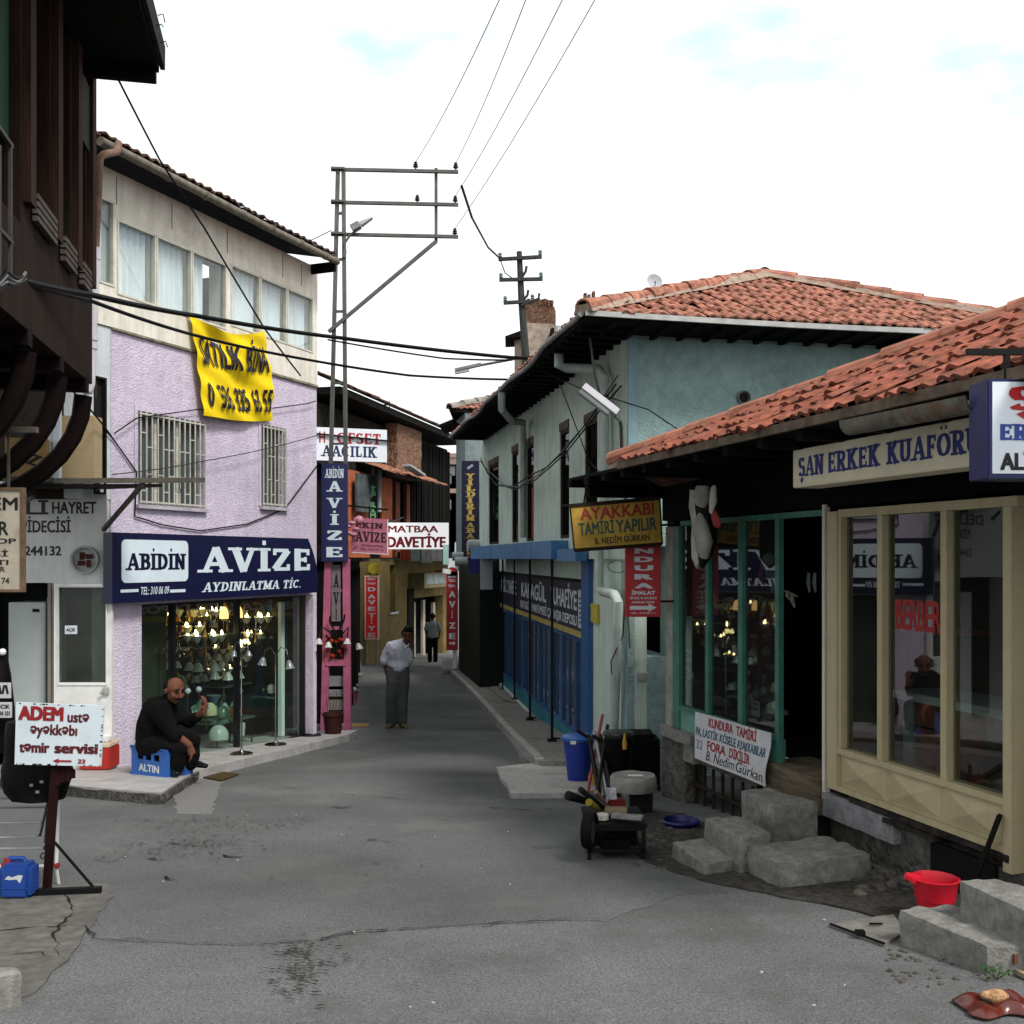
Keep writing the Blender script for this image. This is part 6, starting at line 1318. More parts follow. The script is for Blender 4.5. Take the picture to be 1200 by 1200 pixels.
cable([wp_(586, 304, -.1), wp_(592, 320, -.1), wp_(603, 328, -.1)], .012, 'short loop of wire between two arms of the wooden pole', n=6)
st3 = thing('street_light', 'thin dark street light on a long arm pointing left over the street', 'street light', wp_(600, 424))
m_ = MB(); m_.tube([wp_(616, 418), wp_(590, 423), wp_(563, 428)], .03, 8); m_.build('arm', STEEL, st3, smooth=True)
a, b_ = wp_(564, 427), wp_(533, 434); m_ = MB(); m_.bar(a, b_, .16, .06); m_.build('housing', mat('lamp_grey', (.2, .21, .21), .5), st3); m_ = MB(); m_.bar(a.lerp(b_, .45) - Vector((0, 0, .07)), b_ - Vector((0, 0, .06)), .12, .05); m_.build('diffuser', mat('lamp_clear', (.38, .4, .4), .2, spec=.6), st3)

# ================================================================ old house closing the street: timber and brick over a yellow washed ground floor
W2 = Wall((-4.56, 24.8), (.225, 1), (1, -.225)); t2e = W2.t(525)
q6 = lambda z: EYE + (z - EYE) * 1.6
oh = thing('old_house', 'dilapidated dark timber and brick house with orange and yellow walls closing the street', 'house', (-4, 29, gz(29)))
OLD = mat('old_mud_wall', (.05, .042, .032), .95, var=.5, scale=5, bump=.8, bscale=14, bdist=.03, streak=.5, stain=(.02, .018, .015)); ORG = mat('orange_plaster', (.52, .14, .06), .95, var=.3, scale=5, bump=.4, bscale=30, stain=(.3, .2, .16), stain_amt=.5, stain_scale=3, streak=.2)
ROUGHB = mat('rough_brick', (.27, .15, .1), .95, var=.7, scale=14, bump=1.0, bscale=16, bdist=.06, stain=(.07, .055, .045), stain_amt=.8, stain_scale=9, stain_pos=.47)
YW_ = mat('yellow_wash', (.19, .14, .055), .95, var=.25, scale=3, streak=.3, stain=(.12, .09, .04), stain_amt=.4, stain_scale=1.5)
ee = W2.t; eez = lambda py, px=470: W2.z(px, py); zy = eez(655)
za = W2.z(420, 640); zc = W2.z(450, 560)
MB().holed(W2, -.4, t2e, -2.2, zy, [[ee(479), ee(519), -2.2, eez(703)], [ee(457), ee(463.5), eez(716), eez(662)]], .3).build('yellow_wall', YW_, oh)
m_ = MB(); m_.wbox(W2, -.4, t2e, -4, -.31, zy + .001, zc); m_.wbox(W2, -.4, t2e, -.3, 0, zy + .001, za); m_.build('middle_wall', mat('black_shop', (.02, .018, .016), .9, var=.3), oh)
MB().wbox(W2, ee(455), ee(466), -1.2, -1.1, -1.2, zy).build('window', DARKROOM, oh); MB().wbox(W2, ee(456), ee(465), .0, .06, eez(718), eez(716)).build('sill', PALEB, oh)
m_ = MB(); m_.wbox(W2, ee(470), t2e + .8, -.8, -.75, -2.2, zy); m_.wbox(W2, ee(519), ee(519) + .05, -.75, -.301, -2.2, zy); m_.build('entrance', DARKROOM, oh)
m_ = MB(); m_.wbox(W2, ee(477), ee(484), .001, .04, -2.2, eez(690, 480)); m_.build('dark_jamb', DARKW, oh)
for px, c_ in ((485, 0), (493, 1), (504, 0), (515.5, 1)):
    m_ = MB(); m_.wbox(W2, ee(px - 1.2), ee(px + 1.2), -.28, -.2, -1.75, W2.z(px, 703 + 3 * c_)); m_.build('door_post', mat('cream_post', (.4, .36, .28), .7), oh)
m_ = MB(); m_.wbox(W2, ee(479), ee(509), .02, .5, eez(688, 495), eez(671, 495)); ow_ = m_.build('sign_box', mat('box_yellowgrey', (.2, .17, .09), .7), oh); m_ = MB(); m_.wbox(W2, ee(481), ee(507), .501, .51, eez(684, 495), eez(673, 495)); m_.build('panel', mat('panel_greygreen', (.24, .28, .26), .6, var=.4, scale=3), ow_)
m_ = MB(); m_.wbox(W2, ee(510), ee(520), .02, .3, eez(684, 515), eez(668, 515)); m_.build('pink_box', paint('box_pink', (.24, .06, .1), .6), oh)
m_ = MB(); m_.wbox(W2, ee(462), t2e + .3, .041, 1.0, zy + .02, zy + .2); m_.build('canopy', DARKW, oh)
m_ = MB(); m_.wbox(W2, W2.t(403), W2.t(431), .001, .06, za - .3, zc); m_.build('orange_wall', ORG, oh); m_ = MB(); m_.wbox(W2, W2.t(445), W2.t(457), .001, .07, za - .3, zc); m_.build('orange_wall', ORG, oh)
for a_, b_ in ((460, 465), (473, 477)): m_ = MB(); m_.wbox(W2, W2.t(a_), W2.t(b_), .0, .1, za - .3, zc - .05); m_.build('door_post', mat('red_post', (.2, .06, .03), .8, var=.3), oh)
m_ = MB(); m_.wbox(W2, -.4, t2e, -4, -.02, zc + .001, q6(3.95)); m_.build('upper_wall', OLD, oh)
m_ = MB(); m_.wbox(W2, W2.t(452), W2.t(481), -.019, .35, W2.z(455, 558), W2.z(455, 497)); m_.build('brick_wall', ROUGHB, oh, rough=.05, rscale=6, sub=5)
m_ = MB()
tt = W2.t(481)
while tt < t2e - .05: m_.wbox(W2, tt, tt + .16, -.019, .03 + .03 * rnd.random(), zy + .21, q6(3.9)); tt += .25
m_.build('timber_boards', mat('black_timber', (.018, .017, .013), .95, var=.5, scale=6), oh)
m_ = MB(); m_.wbox(W2, -.4, t2e + .1, -4.2, .6, q6(4.05), q6(4.16)); m_.build('eaves', SOFF, oh)
pth = R(24); vv = Vector((-W2.n.x, -W2.n.y, 0)) * math.cos(pth) + Vector((0, 0, math.sin(pth))); uu = Vector((W2.u.x, W2.u.y, 0)); o_ = W2.w(-.5, .65, q6(4.165))
roof_solid(W2, -.5, t2e + .12, .64, q6(4.165), 3.2, pth, .085).build('roof_deck', SOFF, oh); tL = t2e + .6
tiles(o_ + Vector((0, 0, .045)), uu, vv, uu.cross(vv), int(tL / .2), 9, .2, .34, lambda a, b_: 0 < a < tL, 31, jit=.03).build('roof_tiles', mat('roof_tile_brown', (.17, .085, .055), .9, var=.5, scale=6, stain=(.07, .055, .045), stain_amt=.6, stain_scale=2.5), oh)
o2 = W2.w(W2.t(417), .9, W2.z(440, 558)); e_ = W2.t(492) - W2.t(417); v2 = Vector((-W2.n.x, -W2.n.y, 0)) * math.cos(R(20)) + Vector((0, 0, math.sin(R(20))))
roof_solid(W2, W2.t(417), W2.t(492), .9, o2.z - .05, .88, R(20), .03).build('pent_deck', SOFF, oh)
tiles(o2, uu, v2, uu.cross(v2), int(e_ / .2), 3, .2, .34, lambda a, b_: 0 < a < e_, 33, jit=.04).build('pent_tiles', mat('roof_tile_pale', (.36, .17, .11), .9, var=.4, scale=7), oh)
m_ = MB(); m_.bar(W2.p(476, 545, 1.0), W2.p(494, 557, 1.05), .25, .06); m_.build('zinc_sheet', mat('zinc_edge', (.4, .4, .39), .5, var=.2, metal=.2), oh)
# low dark shop between the pink pole and the yellow wall
WD = Wall((-2.66, 16.4), (-1.17, 9.3), (1, .126)); dk = thing('dark_shop', 'low dark shop front receding behind the pink pole', 'shop', (-3.3, 20, gz(20)))
MB().wbox(WD, 0, 9.6, -1.6, 0, -1.6, 1.55).build('front', mat('black_shop', (.02, .018, .016)), dk)
for k_ in range(5): MB().wbox(WD, .4 + k_ * 1.9, .5 + k_ * 1.9, .001, .05, -1.5, 1.4).build('post', IRON, dk)
MB().wbox(WD, -.1, 9.8, -1.7, .25, 1.551, 1.62).build('roof', SOFF, dk)
# TV aerial on the old house roof
an = thing('aerial', 'small dark roof aerial with one cross bar on the old house', 'aerial', pt(446, 486, 28)); m_ = MB(); m_.tube([pt(446, 492, 28), pt(445, 474, 28)], .02, 6); m_.tube([pt(449, 490, 28), pt(448, 476, 28)], .018, 6); m_.build('mast', IRON, an); m_ = MB(); m_.bar(pt(433, 474.5, 28), pt(457, 474.5, 28), .03); m_.bar(pt(433, 478, 28), pt(433.5, 470, 28), .022); m_.bar(pt(456.5, 478, 28), pt(456.5, 470, 28), .022); m_.build('cross_bar', IRON, an)

# OFSET sign
of = thing('shop_sign', 'white sign reading OFSET AACILIK in red and blue hung from the old house', 'sign', pt(415, 540, 24.2))
OS = Wall((pt(372, 0, 23.4).x, 23.4), (1, .35), (.35, -1)); ow = OS.t(453.5); oz1, oz0 = OS.z(410, 502), OS.z(410, 540.5); oh_ = oz1 - oz0
MB().wbox(OS, -.05, ow, -.12, 0, oz0, oz1).build('board', paint('sign_white', (.72, .75, .8), .5, var=.05), of)
fo = face_of(OS, 0); LRED = paint('letter_red', (.36, .012, .02), .5)
L_ = MB(); lettering(L_, 'OFSET', fo, OS.t(395), OS.t(446), oz0 + oh_ * .53, oz0 + oh_ * .87, slab=(.22, .13)); lettering(L_, 'H', fo, OS.t(374), OS.t(381), oz0 + oh_ * .53, oz0 + oh_ * .87, bold=.03); L_.build('lettering', LRED, of)
L_ = MB(); lettering(L_, 'AACILIK', fo, OS.t(376), OS.t(442), oz0 + oh_ * .13, oz0 + oh_ * .46, slab=(.22, .13)); L_.build('lettering', paint('letter_blue', (.01, .03, .12), .5), of)
m_ = MB(); m_.bar(OS.w(-.05, .05, oz1 - .16), OS.w(ow + .1, .05, oz1 - .27), .04); m_.build('support_bar', IRON, of)
# MATBAA sign
MY = 27.0
mb = thing('shop_sign', 'white lit sign reading MATBAA DAVETİYE in red across the street end', 'sign', pt(490, 643, MY)); MS = Wall((pt(453, 0, MY).x, MY), (1, 0.02), (.02, -1)); mz = lambda y: MS.z(490, y); mw = MS.t(525.5)
MB().wbox(MS, 0, mw, -.16, 0, mz(643.5), mz(612.5)).build('box', paint('sign_white_lit', (.8, .8, .82), .4, var=.03, emit=(1, 1, 1), es=.35), mb)
fm = face_of(MS, 0)
L_ = MB(); lettering(L_, 'MATBAA', fm, MS.t(454.5), MS.t(513.5), mz(624), mz(616), bold=.03); lettering(L_, 'DAVETİYE', fm, MS.t(453.6), MS.t(522.5), mz(641.5), mz(629), bold=.05)
L_.build('lettering', LRED, mb); m_ = MB(); m_.bar(MS.w(.05, -.08, mz(612.4)), W2.w(W2.t(470), .05, mz(600)), .04); m_.build('hanger', IRON, mb, split=True)
# pink EKİN AVİZE sign
ek = thing('shop_sign', 'pink sign reading EKİN AVİZE hung at an angle beside the steel pole', 'sign', pt(433, 652, 17)); ES = Wall((pt(410.5, 0, 17).x, 17), (1, .1), (.1, -1)); ew = ES.t(455)
tilt = -.055
def efn(u, v, h): return ES.w(u, h, v + tilt * u)
ez0, ez1 = ES.z(411, 648), ES.z(411, 606); cz = [efn(0, ez0, -.06), efn(ew, ez0 - .0, -.06)]
m_ = MB(); m_.hexa([efn(0, ez0, 0), efn(ew, ez0, 0), efn(ew, ez0, -.07), efn(0, ez0, -.07), efn(.06, ez1, 0), efn(ew, ez1, 0), efn(ew, ez1, -.07), efn(.06, ez1, -.07)]); m_.build('board', paint('sign_pink', (.42, .13, .2), .55), ek)
L_ = MB(); lettering(L_, 'EKİN', efn, ES.t(417), ES.t(449), ez0 + .43, ez0 + .52, slab=(.22, .14)); lettering(L_, 'AVİZE', efn, ES.t(415.5), ES.t(452.5), ez0 + .2, ez0 + .37, slab=(.24, .15)); lettering(L_, 'AYDINLATMA', efn, ES.t(423), ES.t(449), ez0 + .12, ez0 + .155, bold=.02); lettering(L_, 'TEL: 310 77 12', efn, ES.t(422), ES.t(449), ez0 + .06, ez0 + .095, bold=.02); L_.bar(efn(ES.t(414), ez0 + .07, .004), efn(ES.t(419), ez0 + .13, .004), .03, .004)
L_.build('lettering', paint('letter_maroon', (.06, .008, .02), .5), ek)
m_ = MB(); P_ = [efn(.02, ez0, .004), efn(ew - .01, ez0, .004), efn(ew - .01, ez1, .004)]; m_.bar(P_[0] + Vector((0, 0, .01)), P_[1] + Vector((0, 0, .01)), .02, .012); m_.bar(P_[1], P_[2], .02, .012); m_.build('edge_trim', WHITEP, ek)
m_ = MB(); m_.bar(efn(ew / 2, ez1, -.03), efn(ew / 2, ez1 + .2, -.03), .02); m_.bar(efn(-.3, ez1 + .2, -.03), efn(ew, ez1 + .16, -.03), .03); m_.build('hanger', IRON, ek, split=True)
t = thing('glass_ornament', 'pink round glass ornament with petals above the EKİN AVİZE sign', 'ornament', pt(420, 612, 16.8)); MB().ball(pt(421, 610, 16.8), .08, 14, 10).build('globe', paint('pink_globe', (.4, .16, .22), .4), t, smooth=True)
m_ = MB(); [m_.ball(pt(412 + 5 * math.cos(a), 620 + 7 * math.sin(a), 16.75), .07, 8, 6, (1, .5, .5)) for a in (0, 1.2, 2.4, 3.6, 4.8)]; m_.build('petals', paint('pink_globe', (.4, .16, .22)), t, smooth=True)
# green lettered sign on the orange wall
gs = thing('vertical_sign', 'narrow black sign with green letters between the orange wall strips', 'sign', W2.p(438, 607, .1)); VS = Wall((pt(431.5, 0, 27.2).x, 27.2), (1, 0), (0, -1)); MB().wbox(VS, 0, VS.t(442), -.05, 0, VS.z(436, 608), VS.z(436, 556)).build('board', BLKM, gs)
L_ = MB(); [lettering(L_, c_, face_of(VS, 0), VS.t(433.5), VS.t(440.5), VS.z(436, y + 6), VS.z(436, y), bold=.04) for c_, y in (('İ', 571), ('P', 577.5), ('R', 588), ('İ', 594.5), ('M', 601))]; L_.build('lettering', paint('letter_green', (.16, .42, .2), .5), gs)
m_ = MB(); m_.tube([pt(444.5, 548, 27.4), pt(444.5, 600, 27.4)], .06, 8); m_.tube([pt(437, 548, 27.4), pt(437, 570, 27.4)], .05, 8); tag(m_.build('grey_pipes', mat('cyl_grey', (.3, .33, .33), .5)), 'two grey pipes beside the green lettered sign', 'pipe')
# big grey blind behind the navy pole sign
m_ = MB(); m_.wbox(W2, W2.t(407.5), W2.t(424), .2, .26, W2.z(415, 600), W2.z(415, 556)); tag(m_.build('window_blind', mat('blind_bluegrey', (.12, .14, .15), .6, var=.4, scale=3)), 'blue grey window blind behind the navy pole sign', 'blind')

for i, (px, py) in enumerate(((486, 646), (500, 648), (512, 646), (475, 645))):
    c = pt(px, py, 28.5); m_ = MB(); m_.sheet(lambda u, v, c=c: c + Vector(((u - .5) * .3, .02 * math.sin(u * 14), (v - .5) * .55)), 14, 4, .006, (0, -1, 0)); tag(m_.build('hanging_cloth', [mat('cloth_green', (.2, .27, .25), .9, var=.3), mat('cloth_grey', (.3, .32, .31), .9, var=.3), mat('cloth_white', (.4, .42, .42), .9), mat('cloth_red', (.2, .04, .02), .9)][i], smooth=True), ['greenish cloth hanging under the lit MATBAA sign', 'grey cloth hanging under the lit MATBAA sign', 'pale cloth hanging at the right under the lit MATBAA sign', 'red cloth hanging at the left under the lit MATBAA sign'][i], 'cloth', 'cloths hanging under the sign')
m_ = MB(); m_.bar(pt(470, 639, 28.5), pt(520, 639, 28.5), .03); tag(m_.build('clothes_rail', IRON), 'dark rail holding the hanging cloths at the street end', 'rail')
# red DAVETİYE sign on legs
dv = thing('vertical_sign', 'red vertical sign with white border reading DAVETİYE on grey legs', 'sign', pt(435.5, 772, 27.5)); DV = Wall((pt(427.6, 0, 27.5).x, 27.5), (1, 0), (0, -1)); dz_ = lambda y: DV.z(435, y); dw = DV.t(443.4)
MB().wbox(DV, 0, dw, -.08, 0, dz_(749), dz_(675)).build('board', paint('sign_red2', (.4, .012, .016), .45, emit=(.5, .01, .01), es=.12), dv); MB().frame(DV, -.01, dw + .01, dz_(749.4), dz_(674.6), -.09, .012, .035).build('border', paint('border_pale', (.75, .68, .6), .5), dv)
L_ = MB()
for ch, y0, y1 in (('D', 693, 688), ('A', 701.5, 696.5), ('V', 708.5, 703), ('E', 716, 711), ('T', 724, 718.5), ('İ', 731, 726), ('Y', 739, 733.5), ('E', 747, 741.5)): lettering(L_, ch, face_of(DV, 0), DV.t(431.2 if ch != 'İ' else 434.6), DV.t(440 if ch != 'İ' else 436.6), dz_(y0), dz_(y1), bold=.05)
lettering(L_, 'OFSET', face_of(DV, 0), DV.t(430.8), DV.t(440.5), dz_(680), dz_(677), bold=.03); lettering(L_, 'MATBAA', face_of(DV, 0), DV.t(430.8), DV.t(440.5), dz_(685), dz_(682.5), bold=.03)
L_.build('lettering', LETW, dv)
for px in (429.5, 441): m_ = MB(); m_.bar(pt(px, 749, 27.56), Vector((pt(px, 0, 27.56).x, 27.56, gz(27.56))), .06); m_.build('leg', mat('leg_grey', (.28, .3, .27), .6), dv)
m_ = MB(); m_.lathe([(0, 0), (.16, .0), (.16, .06), (0, .06)], pt(438.5, 666, 27.5), 20, (0, -1, 0), cap=False); MBy = m_.build('emblem', paint('emblem_yellow', (.42, .34, .03), .5), dv)
m_ = MB(); m_.wbox(DV, DV.t(431), DV.t(444), -.05, .02, dz_(674), dz_(669)); m_.build('yellow_plate', paint('emblem_yellow', (.42, .34, .03)), dv)
L_ = MB(); lettering(L_, 'M', face_of(DV, .02), DV.t(432.5), DV.t(443), dz_(673.5), dz_(670), bold=.04); L_.build('lettering', BLKM, dv)
# left shop front clutter beyond the pink pole
for i, (px, py, sx, sy, sz) in enumerate([(417, 799, .5, .5, .16), (417, 785, .42, .5, .17)]):
    c = gp(px, py); m_ = MB(); m_.box((c.x - .15, c.y + .3, c.z + sz / 2 - .02), (sx, sy, sz)); tag(m_.build('stone_step', CONC, None, bevel=.015, rough=.015, sub=2), ['nearer stone step in front of the dark shop left of the standing man', 'farther stone step in front of the dark shop left of the standing man'][i], 'step', 'stone steps on the left of the far street')
c = gp(411, 826); bk = thing('pink_bucket', 'pink bucket on the ground right of the pink pole', 'bucket', c); m_ = MB(); m_.lathe([(.1, 0), (.14, .26), (.15, .27), (.13, .27), (.09, .02), (0, .02)], c, 18, cap=False); m_.build('bucket', paint('bucket_pink', (.42, .1, .2), .5), bk, smooth=True); m_ = MB(); [m_.ball(c + Vector((.06 * math.cos(a), .06 * math.sin(a), .28)), .05, 8, 6) for a in (0, 2, 4)]; m_.build('wads', mat('cloth_white', (.4, .42, .42), .9), bk)
c = gp(412, 826) + Vector((0, .0, 0)); m_ = MB(); m_.box((c.x + .02, c.y + .02, c.z - .0), (.01, .01, .01))
f3 = thing('floor_lamp', 'black floor lamp with white shade outside the dark shop past the pink pole', 'floor lamp', gp(413, 806)); c = gp(413, 806); m_ = MB(); m_.lathe([(.14, 0), (.14, .02), (.02, .05), (.015, 1.5)], c, 14); m_.build('stem', BLKM, f3); m_ = MB(); tulip(m_, c + Vector((.12, -.05, .95)), (.2, 0, -1), .1, .13, 16); m_.build('lamp_shade', OPAL, f3, smooth=True); m_ = MB(); m_.tube([c + Vector((0, 0, 1.0)), c + Vector((.12, -.05, .97))], .01, 6); m_.build('arm', BLKM, f3)
c = gp(421, 772, .0); t = tag(MB().ball(c + Vector((0, 0, .2)), .26, 10, 8, (1.2, .8, .8)).build('rag_pile', mat('rags', (.2, .2, .18), .9, var=.6, scale=6), None, rough=.1, rscale=5, smooth=True), 'heap of pale rags beside the red DAVETİYE sign', 'rags')
c = gp(430, 851); tag(MB().box((c.x - .2, c.y, gz(c.y) + .015), (.45, .3, .02)).build('cardboard_sheet', mat('cardboard', (.28, .18, .08), .9)), 'flat piece of cardboard on the road by the pink pole foot', 'cardboard')
# hazy hillside houses far away
HZ = mat('far_hill', (.3, .33, .33), .95, var=.2, scale=.05)
m_ = MB(); N = 16
for k in range(N):
    x0, x1 = -60 + 120 * k / N, -60 + 120 * (k + 1) / N; h0, h1 = [9 + 3 * math.sin(x * .11) - .05 * abs(x) for x in (x0, x1)]
    m_.add([(x0, 150, -5), (x1, 150, -5), (x1, 190, h1), (x0, 190, h0)], [(0, 1, 2, 3)])
tag(m_.build('hill', HZ), kind='structure')
r = random.Random(9)
for k in range(7):
    x = pt(516 + 4.2 * k, 0, 120).x + r.uniform(-1, 1); y = 120 + 6 * (k % 3); z = pt(0, 612 - 12 * (k % 4), y).z; t = thing('hillside_house', ['pale', 'grey', 'cream', 'pinkish', 'small white', 'tall grey', 'low beige'][k] + ' far hillside house seen in the gap, ' + ['first from its left edge', 'second from its left edge', 'third from its left edge', 'in its middle', 'third from its right edge', 'second from its right edge', 'at its right edge'][k], 'house', (x, y, z - 6), 'far houses on the hillside')
    w_, h_ = r.uniform(3, 5), r.uniform(3, 5)
    MB().box((x, y, z + h_ / 2 - 3), (w_, 4, h_ + 6)).build('wall', mat('far_wall_%d' % (k % 3), [(.42, .45, .45), (.34, .38, .38), (.45, .42, .38)][k % 3], .9), t)
    m_ = MB(); m_.prism([(x - w_ * .55, y - 2.3), (x + w_ * .55, y - 2.3), (x + w_ * .55, y + 2.3), (x - w_ * .55, y + 2.3)], z + h_ + .001, lambda a, b_, x=x, z=z, h_=h_, w_=w_: z + h_ + .5); m_.build('roof', mat('far_roof', (.28, .2, .17), .9), t)
    for q in range(3): MB().box((x - w_ * .3 + q * w_ * .3, y - 2.02, z + h_ * .6), (.7, .06, 1.1)).build('window', mat('far_window', (.14, .16, .17), .5), t)
# ================================================================ low building at the right: shoe repair and barber
WB = Wall((1.371, 8.9), (.2875, -1), (-1, -.2875))
def bt(px, n=0.0): return WB.t(px, n)
def bz(px, py, n=0.0): return WB.z(px, py, n)
bb = thing('barber_building', 'low shop building with red tiled roof holding a shoe repairer and a barber', 'building', (2.6, 6.5, gz(6.5)))
GREENP = paint('frame_green', (.05, .19, .14), .5, var=.25, scale=7, stain=(.04, .09, .07), stain_amt=.5, stain_scale=6)
CREAMP = paint('frame_cream', (.46, .40, .24), .5, var=.1, scale=5, streak=.25, stain=(.2, .13, .06), stain_amt=.25, stain_scale=5)
RUB = mat('rubble_plaster', (.15, .145, .13), .95, var=.45, scale=12, bump=1.0, bscale=28, bdist=.04, stain=(.07, .06, .05), stain_amt=.7, stain_scale=5, stain_pos=.48)
STEP = mat('step_concrete', (.21, .206, .19), .93, var=.3, scale=18, bump=.7, bscale=70, stain=(.08, .075, .065), stain_amt=.5, stain_scale=6, stain_pos=.5)
BEND = bt(1400)
z_sill, z_top, z_hd = .36, 1.88, 2.3
# masonry: corner post, plinth with barred opening, door gap, rubble wall under the barber window
MB().wbox(WB, bt(776), bt(803), -.2, .0, -1.2, .06).build('corner_post', RUB, bb, rough=.012, sub=3)
m_ = MB(); m_.wbox(WB, bt(778), bt(815), -.22, .05, .061, .15); m_.wbox(WB, bt(803) + .002, bt(815), -.2, .02, -.09, .06); m_.build('concrete_ledge', STEP, bb, rough=.01, sub=2)
m_ = MB(); m_.wbox(WB, bt(803) + .002, bt(884), -.25, -.05, -.09, .15) ; m_.build('lintel', RUB, bb)
m_ = MB(); m_.wbox(WB, bt(803), bt(886), -1.3, -1.25, -1.2, .1); m_.wbox(WB, bt(884), bt(968), -.3, -.02, -1.2, -.06); m_.build('basement', DARKROOM, bb)
m_ = MB()
for k in range(8): t = bt(805) + (bt(884) - bt(805)) * k / 7; m_.wbox(WB, t - .011, t + .011, -.09, -.07, -.95, -.09)
for zz in (-.28, -.62): m_.wbox(WB, bt(803), bt(884), -.0695, -.055, zz - .012, zz + .012)
m_.build('basement_grille', mat('grille_rust', (.07, .05, .04), .8, var=.4, scale=9), bb)
MB().wbox(WB, bt(900), bt(966), -.35, .04, -.06, .17).build('threshold', mat('old_timber_sill', (.16, .13, .09), .9, var=.4, scale=5, stretch=(1, 1, 6), bump=.5), bb, rough=.012, sub=3)
m_ = MB(); m_.wbox(WB, bt(966) + .003, BEND, -.35, -.03, -1.2, .04); m_.build('rubble_wall', RUB, bb, rough=.03, rscale=9, sub=6)
m_ = MB(); m_.wbox(WB, bt(968), bt(1052), -.029, .03, -.05, .10); m_.build('cement_band', mat('cement_band', (.25, .25, .26), .95, var=.3, scale=8, bump=.8, stain=(.1, .09, .08), stain_amt=.7, stain_scale=6), bb, rough=.015, sub=4)
m_ = MB(); m_.wbox(WB, bt(1000), bt(1188), -.02, .035, .1, .135); m_.wbox(WB, bt(1040), bt(1100), -.02, .045, .06, .095); m_.build('rotten_sill', mat('rotten_wood', (.07, .06, .05), .95, var=.6, scale=9, bump=.8), bb, rough=.02, sub=4)
MB().wbox(WB, bt(1091), bt(1166), -.02, .004, -.42, .05).build('dark_opening', DARKROOM, bb)
# shoe repair front
m_ = MB(); m_.wbox(WB, bt(780), bt(789), -.12, .0, .151, z_top); m_.build('grey_post', mat('post_grey', (.3, .3, .27), .85, var=.25, scale=8, streak=.3), bb)
m_ = MB(); 
m_.wbox(WB, bt(790) + .002, bt(797.5), -.035, .015, .16, z_top)
for a, b_ in ((827.5, 831.5), (866, 871), (909.5, 914)): m_.wbox(WB, bt(a), bt(b_), -.03, .01, z_sill if a < 900 else .17, z_top)
m_.wbox(WB, bt(797.5) + .001, bt(909) - .001, -.03, .022, z_sill - .035, z_sill)
m_.wbox(WB, bt(797.5), bt(966), -.032, .004, z_top, z_top + .04)
m_.build('green_frame', GREENP, bb)
MB().wbox(WB, bt(789) + .004, bt(909), -.08, .0, .155, z_sill - .036).build('green_panel', paint('panel_green', (.13, .29, .24), .55, var=.25, scale=3, streak=.2), bb)
SG = glass_mat('repair_glass', (.62, .66, .64), .85, .06)
for a, b_ in ((797.5, 826.5), (832, 865), (871.5, 909)): MB().wbox(WB, bt(a) + .002, bt(b_) - .002, -.02, -.015, z_sill + .001, z_top - .001).build('pane', SG, bb)
MB().wbox(WB, bt(966.5), bt(969.5), -.02, .02, .05, 1.95).build('thin_pipe', paint('pipe_cream', (.6, .56, .48), .5), bb)
# upper dark band, soffit and ceiling
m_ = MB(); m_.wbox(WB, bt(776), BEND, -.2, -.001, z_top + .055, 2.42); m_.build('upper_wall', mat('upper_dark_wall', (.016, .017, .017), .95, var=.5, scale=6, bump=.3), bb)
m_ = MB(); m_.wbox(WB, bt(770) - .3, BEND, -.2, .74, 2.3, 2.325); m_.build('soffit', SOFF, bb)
m_ = MB(); k = bt(770) - .25
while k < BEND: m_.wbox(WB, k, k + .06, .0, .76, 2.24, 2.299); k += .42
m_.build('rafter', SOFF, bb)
# rooms: repair shop, doorway, barber
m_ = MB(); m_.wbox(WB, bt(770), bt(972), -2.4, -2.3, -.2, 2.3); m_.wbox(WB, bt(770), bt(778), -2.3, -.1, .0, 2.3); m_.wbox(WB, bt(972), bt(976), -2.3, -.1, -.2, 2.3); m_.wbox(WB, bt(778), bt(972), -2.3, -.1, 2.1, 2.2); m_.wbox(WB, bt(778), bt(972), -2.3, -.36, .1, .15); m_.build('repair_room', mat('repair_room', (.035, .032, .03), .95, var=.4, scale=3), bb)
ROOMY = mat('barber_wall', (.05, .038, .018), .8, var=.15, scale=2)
m_ = MB(); m_.wbox(WB, bt(976) + .001, BEND, -2.5, -2.4, .0, 2.3); m_.wbox(WB, bt(976) + .001, bt(977), -2.4, -.1, .1, 2.3); m_.wbox(WB, bt(980), BEND, -2.4, -.1, 2.1, 2.2); m_.wbox(WB, bt(980), BEND, -2.4, -.21, .05, .1); m_.wbox(WB, BEND - .05, BEND, -2.39, -.19, .0, 2.3); m_.build('barber_room', ROOMY, bb)
# barber window
m_ = MB(); m_.wbox(WB, bt(974), bt(985), -.06, .03, .14, z_top + .02)
m_.build('cream_post', CREAMP, bb)
m_ = MB(); gx = [bt(985) + .002, bt(1034), bt(1109), bt(1184)]; hw = .024
m_.wbox(WB, gx[0], bt(1196), -.08, .02, z_top - .02, z_top + .03); m_.wbox(WB, gx[0], bt(1184), -.08, .025, .375, .41)
for t in gx[1:3]: m_.wbox(WB, t - hw, t + hw, -.04, .019, .411, z_top - .021)
m_.wbox(WB, bt(1181), bt(1191), -.08, .03, .05, z_top - .021)
m_.wbox(WB, gx[0], gx[0] + .03, -.04, .019, .411, z_top - .021)
m_.build('cream_frame', CREAMP, bb)
PN0, PN1 = gx[0] + .001, bt(1181) - .002
m_ = MB(); z0, z1 = .175, .374; m_.wbox(WB, PN0, PN1, -.06, .0, z0, z1)
